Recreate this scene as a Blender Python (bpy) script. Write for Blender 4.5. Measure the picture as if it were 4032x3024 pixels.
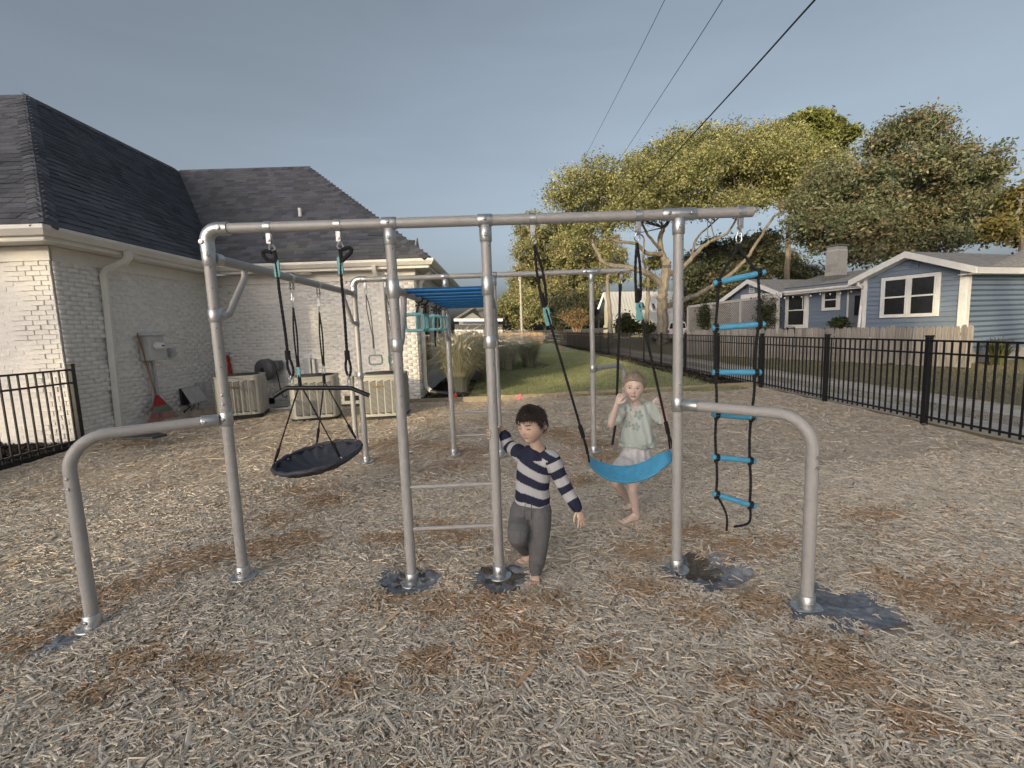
import bpy, math, random
import numpy as np
from mathutils import Vector, Matrix
for o in list(bpy.data.objects): bpy.data.objects.remove(o)
scene = bpy.context.scene
COL = scene.collection
rng = np.random.default_rng(7); random.seed(7)
# ---------------------------------------------------------------- camera
F_PX, PITCH, YAW, ROLL, CAM_H = 1816.4, .1160, .0182, -.0362, 1.5
fwd = np.array([math.sin(YAW)*math.cos(PITCH), math.cos(YAW)*math.cos(PITCH), -math.sin(PITCH)])
rt = np.array([math.cos(YAW), -math.sin(YAW), 0.]); up = np.cross(rt, fwd)
rt2 = math.cos(ROLL)*rt+math.sin(ROLL)*up; up2 = -math.sin(ROLL)*rt+math.cos(ROLL)*up
CAMP = np.array([0, 0, CAM_H])
cd = bpy.data.cameras.new('camera'); co = bpy.data.objects.new('camera', cd); COL.objects.link(co)
cd.sensor_fit = 'HORIZONTAL'; cd.sensor_width = 36; cd.lens = F_PX/4032*36; cd.clip_start = .05; cd.clip_end = 2000
co.matrix_world = Matrix(((rt2[0], up2[0], -fwd[0], 0), (rt2[1], up2[1], -fwd[1], 0), (rt2[2], up2[2], -fwd[2], CAM_H), (0, 0, 0, 1)))
scene.camera = co
# ---------------------------------------------------------------- sky, sun, exposure
SUN_EL, SUN_AZ = math.radians(8.5), math.radians(209)
W = bpy.data.worlds.new('World'); scene.world = W; W.use_nodes = True
wn = W.node_tree.nodes; wl = W.node_tree.links; wn.clear()
sky = wn.new('ShaderNodeTexSky'); sky.sky_type = 'NISHITA'; sky.sun_disc = False
sky.sun_elevation = SUN_EL; sky.sun_rotation = SUN_AZ; sky.altitude = 0; sky.air_density = .55; sky.dust_density = 6.0; sky.ozone_density = 1.0
hs = wn.new('ShaderNodeHueSaturation'); hs.inputs['Saturation'].default_value = .55; hs.inputs['Hue'].default_value = .482
bg = wn.new('ShaderNodeBackground'); bg.inputs[1].default_value = .12
wo = wn.new('ShaderNodeOutputWorld')
wl.new(sky.outputs[0], hs.inputs['Color']); # faint streaks of high thin cloud, all round the sky
wt = wn.new('ShaderNodeTexCoord'); wm = wn.new('ShaderNodeMapping'); wm.inputs['Scale'].default_value = (1.2, 2.6, 7.0); wm.inputs['Rotation'].default_value = (0, .12, .5)
wz = wn.new('ShaderNodeTexNoise'); wz.inputs['Scale'].default_value = 1.6; wz.inputs['Detail'].default_value = 7; wz.inputs['Roughness'].default_value = .55; wz.inputs['Distortion'].default_value = .6
wr = wn.new('ShaderNodeMapRange'); wr.inputs[1].default_value = .38; wr.inputs[2].default_value = .72; wr.inputs[3].default_value = .98; wr.inputs[4].default_value = 1.055
wx = wn.new('ShaderNodeVectorMath'); wx.operation = 'SCALE'
wl.new(wt.outputs['Generated'], wm.inputs[0]); wl.new(wm.outputs[0], wz.inputs['Vector']); wl.new(wz.outputs['Fac'], wr.inputs[0]); wl.new(hs.outputs[0], wx.inputs[0]); wl.new(wr.outputs[0], wx.inputs['Scale']); wl.new(wx.outputs[0], bg.inputs[0]); wl.new(bg.outputs[0], wo.inputs[0])
sd = bpy.data.lights.new('sun', 'SUN'); so = bpy.data.objects.new('sun', sd); COL.objects.link(so)
sd.energy = 2.0; sd.angle = math.radians(.6); sd.color = (1, .82, .50)
SUND = np.array([.485*math.cos(SUN_EL), .875*math.cos(SUN_EL), -math.sin(SUN_EL)])   # way the light travels
so.rotation_euler = Vector(SUND).to_track_quat('-Z', 'Y').to_euler(); so.location = (-20, -30, 12)
vs = scene.view_settings; vs.view_transform = 'Standard'; vs.look = 'None'; vs.gamma = 1; vs.exposure = 1.08; vs.use_curve_mapping = False
scene.render.engine = 'CYCLES'
# ---------------------------------------------------------------- pixels (4032 x 3024) to places
def ray(px, py): return fwd+rt2*(px-2016)/F_PX-up2*(py-1512)/F_PX
def at(px, py, ax, v):
    d = ray(px, py); return CAMP+d*((v-CAMP[ax])/d[ax])
def AX(px, py, v): return at(px, py, 0, v)
def AY(px, py, v): return at(px, py, 1, v)
def AG(px, py, z=0.): return at(px, py, 2, z)
def AP(px, py, p0, n):
    d = ray(px, py); n = np.asarray(n, float); return CAMP+d*(((np.asarray(p0, float)-CAMP)@n)/(d@n))
def dz(x, y): return x*4032/2212, y*4032/2212
# ---------------------------------------------------------------- mesh helpers
V3 = lambda *a: np.array(a, float)
def unit(v): v = np.asarray(v, float); return v/max(1e-9, np.linalg.norm(v))
class MB:
    def __init__(s): s.v = []; s.f = []; s.n = 0; s.c = []
    def add(s, vs, fs, col=None):
        vs = np.asarray(vs, float).reshape(-1, 3); b = s.n; s.v.append(vs); s.n += len(vs)
        s.f += [[i+b for i in f] for f in fs]
        s.c.append(np.tile(np.array(col if col is not None else (1, 1, 1), float), (len(vs), 1)) if np.ndim(col) < 2 else np.asarray(col))
        return s
    def box(s, c, size, ax=None, col=None):
        c = V3(*c); h = np.asarray(size, float)/2
        A = np.eye(3) if ax is None else np.asarray(ax, float)
        P = [c+A[0]*h[0]*i+A[1]*h[1]*j+A[2]*h[2]*k for i in (-1, 1) for j in (-1, 1) for k in (-1, 1)]
        return s.add(P, [(0, 1, 3, 2), (4, 6, 7, 5), (0, 4, 5, 1), (2, 3, 7, 6), (0, 2, 6, 4), (1, 5, 7, 3)], col)
    def bb(s, x0, x1, y0, y1, z0, z1, col=None): return s.box(((x0+x1)/2, (y0+y1)/2, (z0+z1)/2), (abs(x1-x0), abs(y1-y0), abs(z1-z0)), None, col)
    def bar(s, a, b, w, h, upv=(0, 0, 1), col=None):
        a = V3(*a); b = V3(*b); t = unit(b-a); sd_ = unit(np.cross(t, upv)); u = np.cross(sd_, t)
        return s.box((a+b)/2, (np.linalg.norm(b-a), w, h), (t, sd_, u), col)
    def tube(s, pts, r, n=10, caps=True, side=None, ry=None, col=None):
        P = np.asarray(pts, float); m = len(P)
        r = np.full(m, r, float) if np.ndim(r) == 0 else np.asarray(r, float)
        ry = r if ry is None else (np.full(m, ry, float) if np.ndim(ry) == 0 else np.asarray(ry, float))
        T = np.gradient(P, axis=0); T /= np.maximum(1e-9, np.linalg.norm(T, axis=1))[:, None]
        if side is None: side = (1, 0, 0) if abs(T[0][0]) < .8 else (0, 1, 0)
        S = unit(side); vs = []; a = np.arange(n)*2*math.pi/n
        for i in range(m):
            S = unit(S-T[i]*(S@T[i])); B = np.cross(T[i], S)
            vs.append(P[i]+np.outer(np.cos(a)*r[i], S)+np.outer(np.sin(a)*ry[i], B))
        fs = [(i*n+j, i*n+(j+1) % n, (i+1)*n+(j+1) % n, (i+1)*n+j) for i in range(m-1) for j in range(n)]
        if caps: fs += [tuple(range(n))[::-1], tuple(range((m-1)*n, m*n))]
        return s.add(np.concatenate(vs), fs, col)
    def cyl(s, a, b, r, n=14, r2=None): return s.tube([a, b], [r, r if r2 is None else r2], n)
    def lathe(s, prof, o, ax=(0, 0, 1), n=18, col=None):
        ax = unit(ax); S = unit(np.cross(ax, (1, 0, 0) if abs(ax[0]) < .8 else (0, 1, 0))); B = np.cross(ax, S); a = np.arange(n)*2*math.pi/n
        vs = np.concatenate([V3(*o)+ax*z+np.outer(np.cos(a)*r, S)+np.outer(np.sin(a)*r, B) for r, z in prof]); m = len(prof)
        fs = [(i*n+j, i*n+(j+1) % n, (i+1)*n+(j+1) % n, (i+1)*n+j) for i in range(m-1) for j in range(n)]
        fs += [tuple(range(n))[::-1], tuple(range((m-1)*n, m*n))]
        return s.add(vs, fs, col)
    def prism(s, poly, ext, col=None):
        P = np.asarray(poly, float); e = V3(*ext); n = len(P)
        return s.add(np.concatenate([P, P+e]), [tuple(range(n))[::-1], tuple(range(n, 2*n))]+[(i, (i+1) % n, n+(i+1) % n, n+i) for i in range(n)], col)
    def torus(s, c, R, r, nrm, n=18, m=6, sx=1., sy=1., u=None):
        nrm = unit(nrm); S = unit(np.cross(nrm, (0, 0, 1) if abs(nrm[2]) < .9 else (1, 0, 0))) if u is None else unit(u); B = np.cross(nrm, S)
        a = np.arange(n+1)*2*math.pi/n
        return s.tube([V3(*c)+S*math.cos(t)*R*sx+B*math.sin(t)*R*sy for t in a], r, m, False, side=nrm)
    def ell(s, c, rad, n=12, m=8, ax=None, col=None):
        A = np.eye(3) if ax is None else np.asarray(ax, float); vs = []
        for i in range(m+1):
            t = math.pi*i/m
            for j in range(n): p = 2*math.pi*j/n; vs.append(V3(*c)+A[0]*rad[0]*math.sin(t)*math.cos(p)+A[1]*rad[1]*math.sin(t)*math.sin(p)+A[2]*rad[2]*math.cos(t))
        return s.add(vs, [(i*n+j, (i+1)*n+j, (i+1)*n+(j+1) % n, i*n+(j+1) % n) for i in range(m) for j in range(n)], col)
    def build(s, name, m, parent=None, smooth=True, local=False, bevel=0, ang=38, col=False):
        v = np.concatenate(s.v) if s.v else np.zeros((0, 3))
        if parent is not None and not local: v = v-wloc(parent)
        me = bpy.data.meshes.new(name); me.from_pydata(v.tolist(), [], s.f)
        if col:
            ca = me.color_attributes.new('Col', 'FLOAT_COLOR', 'POINT'); c = np.concatenate(s.c)
            ca.data.foreach_set('color', np.concatenate([c, np.ones((len(c), 1))], 1).ravel())
        return link(name, me, m, parent, smooth, bevel, ang)
def wloc(p):
    L = np.zeros(3)
    while p is not None: L = L+np.array(p.location); p = p.parent
    return L
def link(name, me, m, parent=None, smooth=True, bevel=0, ang=38):
    me.materials.append(m); me.update()
    if smooth and len(me.polygons):
        me.polygons.foreach_set('use_smooth', np.ones(len(me.polygons), bool)); me.set_sharp_from_angle(angle=math.radians(ang))
    o = bpy.data.objects.new(name, me); COL.objects.link(o); o.parent = parent
    if bevel:
        b = o.modifiers.new('bevel', 'BEVEL'); b.width = bevel; b.segments = 2; b.limit_method = 'ANGLE'; b.angle_limit = math.radians(40)
    return o
def raw(name, v, f, m, parent=None, col=None, smooth=False):
    """big meshes straight from arrays: v (n,3), f (k,3|4)"""
    me = bpy.data.meshes.new(name); v = np.asarray(v, np.float32); f = np.asarray(f, np.int32)
    if parent is not None: v = v-wloc(parent).astype(np.float32)
    me.vertices.add(len(v)); me.vertices.foreach_set('co', v.ravel()); k = f.shape[1]
    me.loops.add(f.size); me.loops.foreach_set('vertex_index', f.ravel())
    me.polygons.add(len(f)); me.polygons.foreach_set('loop_start', np.arange(0, f.size, k, dtype=np.int32))
    me.update(calc_edges=True)
    if col is not None:
        ca = me.color_attributes.new('Col', 'FLOAT_COLOR', 'POINT')
        ca.data.foreach_set('color', np.concatenate([col, np.ones((len(col), 1))], 1).astype(np.float32).ravel())
    me.materials.append(m)
    if smooth: me.polygons.foreach_set('use_smooth', np.ones(len(f), bool))
    o = bpy.data.objects.new(name, me); COL.objects.link(o); o.parent = parent
    return o
def tag(o, label=None, cat=None, group=None, kind=None):
    if label: o['label'] = label
    if cat: o['category'] = cat
    if group: o['group'] = group
    if kind: o['kind'] = kind
    return o
def thing(name, label, cat, loc=(0, 0, 0), group=None):
    o = bpy.data.objects.new(name, None); COL.objects.link(o); o.location = [float(x) for x in loc]; o.empty_display_size = .2
    return tag(o, label, cat, group)
def piece(src, name, parent, loc, rot=None, scale=None):
    """a copy that shares mesh data; loc in world"""
    o = src.copy(); o.name = name; COL.objects.link(o); o.parent = parent
    o.location = Vector((V3(*loc)-(wloc(parent) if parent else 0)).tolist())
    if rot is not None: o.rotation_euler = rot
    if scale is not None: o.scale = scale
    return o
def copy_tree(o, loc, label=None, rotz=None):
    r = o.copy(); COL.objects.link(r); r.location = loc
    if rotz is not None: r.rotation_euler = (0, 0, rotz)
    if label: r['label'] = label
    for ch in list(o.children):
        c = ch.copy(); COL.objects.link(c); c.parent = r
        for g in list(ch.children):
            d = g.copy(); COL.objects.link(d); d.parent = c
    return r
# ---------------------------------------------------------------- materials
MATS = {}
def pm(name, col, rough=.6, metal=0., var=.12, scale=8., bump=0., bscale=60., attr=False, rnd=0., spec=.5, stretch=(1, 1, 1), col2=None, trans=0., dirt=0., world=False):
    m = bpy.data.materials.new(name); m.use_nodes = True; nt = m.node_tree; N = nt.nodes; L = nt.links
    b = N['Principled BSDF']; b.inputs['Roughness'].default_value = rough; b.inputs['Metallic'].default_value = metal
    b.inputs['Specular IOR Level'].default_value = spec
    tc = N.new('ShaderNodeTexCoord'); mp = N.new('ShaderNodeMapping'); mp.inputs['Scale'].default_value = stretch
    if world: 
        g = N.new('ShaderNodeNewGeometry'); L.new(g.outputs['Position'], mp.inputs[0])
    else: L.new(tc.outputs['Object'], mp.inputs[0])
    nz = N.new('ShaderNodeTexNoise'); nz.inputs['Scale'].default_value = scale; nz.inputs['Detail'].default_value = 5; nz.inputs['Roughness'].default_value = .62
    L.new(mp.outputs[0], nz.inputs['Vector'])
    rp = N.new('ShaderNodeValToRGB'); rp.color_ramp.elements[0].position = .3; rp.color_ramp.elements[1].position = .7
    c = np.array(col); c2 = np.array(col2) if col2 is not None else None
    rp.color_ramp.elements[0].color = (*np.clip(c*(1-var), 0, 1), 1); rp.color_ramp.elements[1].color = (*np.clip(c*(1+var) if c2 is None else c2, 0, 1), 1)
    L.new(nz.outputs['Fac'], rp.inputs[0]); out = rp.outputs[0]
    if attr:
        a = N.new('ShaderNodeAttribute'); a.attribute_name = 'Col'; x = N.new('ShaderNodeMix'); x.data_type = 'RGBA'; x.blend_type = 'MULTIPLY'; x.inputs[0].default_value = 1
        L.new(out, x.inputs[6]); L.new(a.outputs['Color'], x.inputs[7]); out = x.outputs[2]
    if rnd:
        oi = N.new('ShaderNodeObjectInfo'); mr = N.new('ShaderNodeMapRange'); mr.inputs[3].default_value = 1-rnd; mr.inputs[4].default_value = 1+rnd
        L.new(oi.outputs['Random'], mr.inputs[0]); x = N.new('ShaderNodeVectorMath'); x.operation = 'SCALE'; L.new(out, x.inputs[0]); L.new(mr.outputs[0], x.inputs['Scale']); out = x.outputs[0]
    if dirt:
        n2 = N.new('ShaderNodeTexNoise'); n2.inputs['Scale'].default_value = scale*.23; n2.inputs['Detail'].default_value = 8; n2.inputs['Roughness'].default_value = .7
        L.new(mp.outputs[0], n2.inputs['Vector']); r2 = N.new('ShaderNodeMapRange'); r2.inputs[1].default_value = .42; r2.inputs[2].default_value = .68; r2.inputs[3].default_value = 1-dirt; r2.inputs[4].default_value = 1
        L.new(n2.outputs['Fac'], r2.inputs[0]); x = N.new('ShaderNodeVectorMath'); x.operation = 'SCALE'; L.new(out, x.inputs[0]); L.new(r2.outputs[0], x.inputs['Scale']); out = x.outputs[0]
    L.new(out, b.inputs['Base Color'])
    if bump:
        nb = N.new('ShaderNodeTexNoise'); nb.inputs['Scale'].default_value = bscale; nb.inputs['Detail'].default_value = 4; L.new(mp.outputs[0], nb.inputs['Vector'])
        bp = N.new('ShaderNodeBump'); bp.inputs['Strength'].default_value = bump; bp.inputs['Distance'].default_value = .01; L.new(nb.outputs['Fac'], bp.inputs['Height']); L.new(bp.outputs[0], b.inputs['Normal'])
    if trans:
        tr = N.new('ShaderNodeBsdfTranslucent'); L.new(out, tr.inputs[0]); mx = N.new('ShaderNodeMixShader'); mx.inputs[0].default_value = trans
        L.new(b.outputs[0], mx.inputs[1]); L.new(tr.outputs[0], mx.inputs[2]); L.new(mx.outputs[0], N['Material Output'].inputs[0])
    MATS[name] = m
    return m
pm('pipe_upper', (.42, .412, .40), .5, .22, .06, 30, dirt=.1)
pm('pipe_lower', (.40, .392, .38), .56, .06, .05, 40, dirt=.1)
pm('chrome', (.52, .535, .54), .38, .85, .12, 25, bump=.1, bscale=40)
pm('screw', (.36, .37, .38), .4, .8, .1)
pm('rope', (.014, .014, .016), .8, 0, .5, 160, bump=.8, bscale=350)
pm('rope_grey', (.10, .10, .085), .8, 0, .3, 160, bump=.8, bscale=350)
pm('web', (.02, .021, .026), .6, 0, .3, 60)
pm('swing_blue', (.08, .35, .58), .42, 0, .1, 30, dirt=.15)
pm('rung_blue', (.09, .37, .58), .45, 0, .1, 30, dirt=.12)
pm('bar_blue', (.012, .13, .34), .33, .3, .08, 30)
pm('teal', (.16, .40, .42), .45, 0, .08, 30)
pm('teal_grey', (.16, .25, .25), .5, 0, .1, 30)
pm('black_metal', (.012, .0125, .014), .38, .3, .2, 30)
pm('fence_black', (.011, .011, .013), .38, .2, .25, 15)
pm('saucer', (.046, .051, .066), .62, 0, .22, 18, bump=.3, bscale=60)
pm('brick_white', (.76, .742, .705), .75, 0, .08, 14, bump=.5, bscale=45, rnd=.03, attr=False, dirt=.06)
pm('mortar', (.75, .732, .695), .9, 0, .08, 30, bump=.4, bscale=70)
pm('trim_cream', (.70, .685, .64), .5, 0, .05, 6, dirt=.06)
pm('shingle', (.088, .093, .108), .85, 0, .35, 40, bump=.5, bscale=200, attr=True)
pm('shingle_piece', (.088, .093, .108), .85, 0, .35, 40, bump=.5, bscale=200, rnd=.27)
pm('ac_body', (.33, .325, .30), .45, .1, .06, 10, dirt=.1)
pm('ac_dark', (.06, .062, .06), .6, .3, .3, 60)
pm('box_grey', (.52, .53, .54), .5, .2, .06, 10, dirt=.12)
pm('conduit', (.45, .46, .47), .5, 0, .06, 10)
pm('collar_navy', (.03, .034, .062), .9)
pm('plastic_dark', (.035, .037, .04), .5, 0, .2, 20)
pm('reel_grey', (.09, .095, .10), .45, 0, .15, 20)
pm('rake_red', (.40, .035, .03), .5, 0, .15, 20)
pm('ladder_red', (.42, .03, .02), .5, 0, .15, 20)
pm('yellow', (.55, .42, .03), .5)
pm('handle_wood', (.30, .15, .09), .6, 0, .2, 40, stretch=(1, 1, .15))
pm('label_pale', (.5, .45, .36), .5, 0, .5, 25, col2=(.12, .2, .17))
pm('fabric', (.29, .31, .345), .85, 0, .35, 25, bump=.7, bscale=30, spec=.15, dirt=.35)
pm('soil', (.12, .10, .08), .95, 0, .5, 40, bump=1., bscale=90)
pm('dark_mulch', (.030, .026, .024), .95, 0, .5, 30, bump=1., bscale=60)
pm('timber', (.36, .30, .21), .8, 0, .2, 20, bump=.4, bscale=80, dirt=.3)
pm('concrete', (.66, .61, .54), .85, 0, .15, 6, bump=.3, bscale=120, dirt=.25)
pm('picket_wood', (.36, .33, .295), .85, 0, .3, 14, bump=.5, bscale=60, stretch=(1, 1, .12), rnd=.22, dirt=.3)
pm('cedar_wood', (.34, .22, .13), .8, 0, .25, 14, stretch=(1, 1, .12), rnd=.25)
pm('lattice_grey', (.42, .40, .37), .85, 0, .2, 20)
pm('blue_siding', (.155, .20, .262), .6, 0, .06, 12, rnd=.05, dirt=.08)
pm('blue_back', (.06, .09, .14), .7)
pm('white_paint', (.70, .70, .68), .5, 0, .05, 10, dirt=.08)
pm('door_grey', (.16, .17, .19), .5)
pm('roof_grey', (.27, .262, .25), .9, 0, .35, 5, bump=.6, bscale=40, stretch=(1, 1, 6))
pm('glass', (.02, .022, .025), .06, 0, .3, 2, spec=.8)
pm('block', (.30, .29, .27), .9, 0, .15, 12, rnd=.18, bump=.4)
pm('flash', (.5, .51, .52), .5, .3, .1, 6)
pm('lawn', (.26, .285, .145), .95, 0, .35, 3.2, bump=.8, bscale=60, col2=(.35, .37, .20))
pm('lawn_neighbour', (.26, .255, .15), .95, 0, .4, 2.2, bump=.8, bscale=50, col2=(.22, .19, .12))
pm('sand', (.56, .485, .395), .95, 0, .3, 4, bump=.5, bscale=80, dirt=.3)
pm('earth', (.06, .062, .03), .95, 0, .4, .5)
pm('grass_blade', (.085, .12, .028), .8, 0, .2, 3, attr=True, trans=.3)
pm('pampas', (.17, .165, .105), .85, 0, .2, 6, attr=True, trans=.25)
pm('leaf', (1, 1, 1), .7, 0, .12, 1.2, attr=True, spec=.2, trans=.42, world=True)
pm('bark', (.155, .132, .105), .9, 0, .3, 5, bump=1., bscale=18, stretch=(1, 1, .3), col2=(.25, .22, .18))
pm('bark_pale', (.21, .19, .16), .9, 0, .25, 5, bump=.7, bscale=18, stretch=(1, 1, .3))
pm('pole', (.34, .33, .31), .8, 0, .15, 6)
pm('wire', (.02, .022, .026), .5)
pm('flag_orange', (.85, .13, .05), .6)
pm('flag_pink', (.85, .13, .20), .6)
pm('white_plastic', (.72, .72, .70), .4)
pm('metal_roof', (.62, .62, .60), .5, .0, .08, 4)
pm('pale_siding', (.62, .60, .46), .7)
pm('grey_siding', (.20, .21, .23), .7)
pm('far_roof', (.13, .125, .12), .9, 0, .2, 10)
pm('bronze', (.16, .115, .06), .35, .7)
# ================================================================ the ground
X1, X2, X3, X4 = -1.677, -.627, -.072, 1.061; YF, YB, HB = 2.7746, 5.4264, 2.139
LOWL, LOWR = V3(-2.25, 2.36, 0), V3(1.56, 2.26, 0)
FEET = [(X1, YF), (X2, YF), (X3, YF), (X4, YF), (X1, YB), (X2, YB), (X3, YB), (X4, YB), (-2.25, 2.36), (1.56, 2.26)]
WA, WAY, WB, WBX = -6.45, 6.95, 10.7, -1.93            # house walls
BORDER = [(-2.3, 10.0), (-1.2, 10.0), (1.2, 10.15), (4.0, 10.45), (6.0, 10.66)]
def sstep(a, b, x): t = np.clip((x-a)/(b-a), 0, 1); return t*t*(3-2*t)
_ph = rng.uniform(0, 6.28, (14, 2)); _k = rng.normal(0, 1, (14, 2))*np.linspace(1.2, 7, 14)[:, None]; _a = .012/np.linspace(1, 5, 14)
def wob(x, y):
    s = 0
    for i in range(14): s = s+_a[i]*np.sin(_k[i, 0]*x+_k[i, 1]*y+_ph[i, 0])
    return s
PITS = [(X2, YF-.02, .19, .055), (X3+.03, YF-.03, .19, .055), (X4+.05, YF-.02, .17, .05), (X4+.2, YF-.18, .17, .025), (LOWR[0]+.16, LOWR[1]-.04, .24, .02), (-2.33, 2.26, .16, .015)]
MOUNDS = [(.12, 2.28, .24, .05), (-.25, 2.95, .3, .03), (-1.8, 2.55, .4, .025), (1.25, 3.2, .35, .035), (-.9, 2.95, .25, .03), (2.6, 2.5, .5, .03), (-1.3, 3.05, .3, .02), (1.75, 1.9, .4, .03), (-.6, 5.6, .35, .04), (.9, 5.5, .35, .04)]
def gh(x, y):
    z = wob(x, y)+.11*sstep(-5.0, -6.4, x)*sstep(6, 8, y)
    for a, b, r, h in PITS: z = z-h*np.exp(-(((x-a)**2+(y-b)**2)/r**2)**1.6)
    for a, b, r, h in MOUNDS: z = z+h*np.exp(-((x-a)**2+(y-b)**2)/r**2)
    return z
def border_y(x): return np.interp(x, [p[0] for p in BORDER], [p[1] for p in BORDER])
def mat_mulch():
    m = pm('mulch', (.52, .43, .335), .95, 0, .25, 70, bump=.25, bscale=90, col2=(.84, .74, .60)); return m
mat_mulch()
g = MB(); g.bb(-400, 400, -300, 700, -1.2, -.07)
tag(g.build('ground', MATS['earth'], smooth=False), kind='structure')
# mulch sheet
xs = np.unique(np.concatenate([np.linspace(-9.5, -3.5, 40), np.linspace(-3.5, 3.6, 140), np.linspace(3.6, 6.0, 22)]))
ys = np.unique(np.concatenate([np.linspace(-6, .8, 14), np.linspace(.8, 4.2, 90), np.linspace(4.2, 10.66, 70)]))
gx, gy = np.meshgrid(xs, ys, indexing='ij'); gy = np.minimum(gy, border_y(gx)); gz = gh(gx, gy)-.012
n1, n2 = gx.shape; idx = np.arange(n1*n2).reshape(n1, n2)
q = np.stack([idx[:-1, :-1], idx[1:, :-1], idx[1:, 1:], idx[:-1, 1:]], -1).reshape(-1, 4)
tag(raw('mulch_ground', np.stack([gx, gy, gz], -1).reshape(-1, 3), q, MATS['mulch'], smooth=True), kind='structure')
# brown, freshly turned patches (picture places turned into ground places)
BR = []
for x, y, r in [(60, 1385, .22), (170, 1330, .2), (270, 1270, .24), (360, 1235, .25), (450, 1205, .25), (560, 1190, .25), (640, 1165, .2), (300, 1420, .12), (840, 1165, .22), (960, 1140, .22), (1010, 1160, .16), (1060, 1290, .17), (1100, 1330, .24), (1110, 1380, .22), (960, 1300, .18), (850, 1290, .2), (1180, 1310, .16), (1390, 1190, .24), (1500, 1150, .22), (1580, 1180, .24), (1690, 1165, .15), (1400, 1270, .2), (1500, 1320, .18), (1640, 1290, .2), (1800, 1440, .22), (1740, 1470, .2), (1980, 1270, .25), (2060, 1275, .3), (2100, 1330, .2), (1900, 1115, .2), (640, 1055, .25), (700, 1075, .2), (600, 1120, .2), (830, 960, .4), (850, 990, .3), (940, 965, .4), (1010, 980, .4), (980, 1010, .3), (1200, 935, .4), (1270, 955, .4), (1300, 985, .3), (1180, 985, .3), (1250, 1030, .25), (1600, 1460, .12), (760, 1480, .1), (430, 1430, .15), (930, 1420, .13), (1290, 1420, .12), (200, 1500, .12), (1700, 1550, .14), (1980, 1560, .12)]:
    p = AG(*dz(x, y)); BR.append((p[0], p[1], r))
def brown(x, y):
    b = np.zeros_like(x)
    for a, c, r in BR: b = np.maximum(b, np.exp(-(((x-a)/1.25)**2+(y-c)**2)/r**2*1.45))
    return np.clip(b*1.15+.25*wob(x*3.1, y*3.1)/.03, 0, 1)
def patchcov(x, y):
    """1 where bare fabric or soil shows"""
    c = np.zeros_like(x); w = wob(x*4, y*4)*6
    for a, b, rx, ry in FABS: c = np.maximum(c, 1-sstep(.7, 1.12, ((x-a)/rx)**2+((y-b)/ry)**2+w))
    return c
FABS = [(X2, YF-.04, .19, .15), (X3+.02, YF-.06, .17, .15), (X3+.05, YF-.2, .1, .07), (X4+.04, YF-.02, .15, .14), (X4+.2, YF-.17, .22, .15), (LOWR[0]+.14, LOWR[1]-.0, .27, .12), (LOWR[0]+.27, LOWR[1]-.13, .13, .17), (-2.32, 2.25, .09, .08)]
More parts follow.
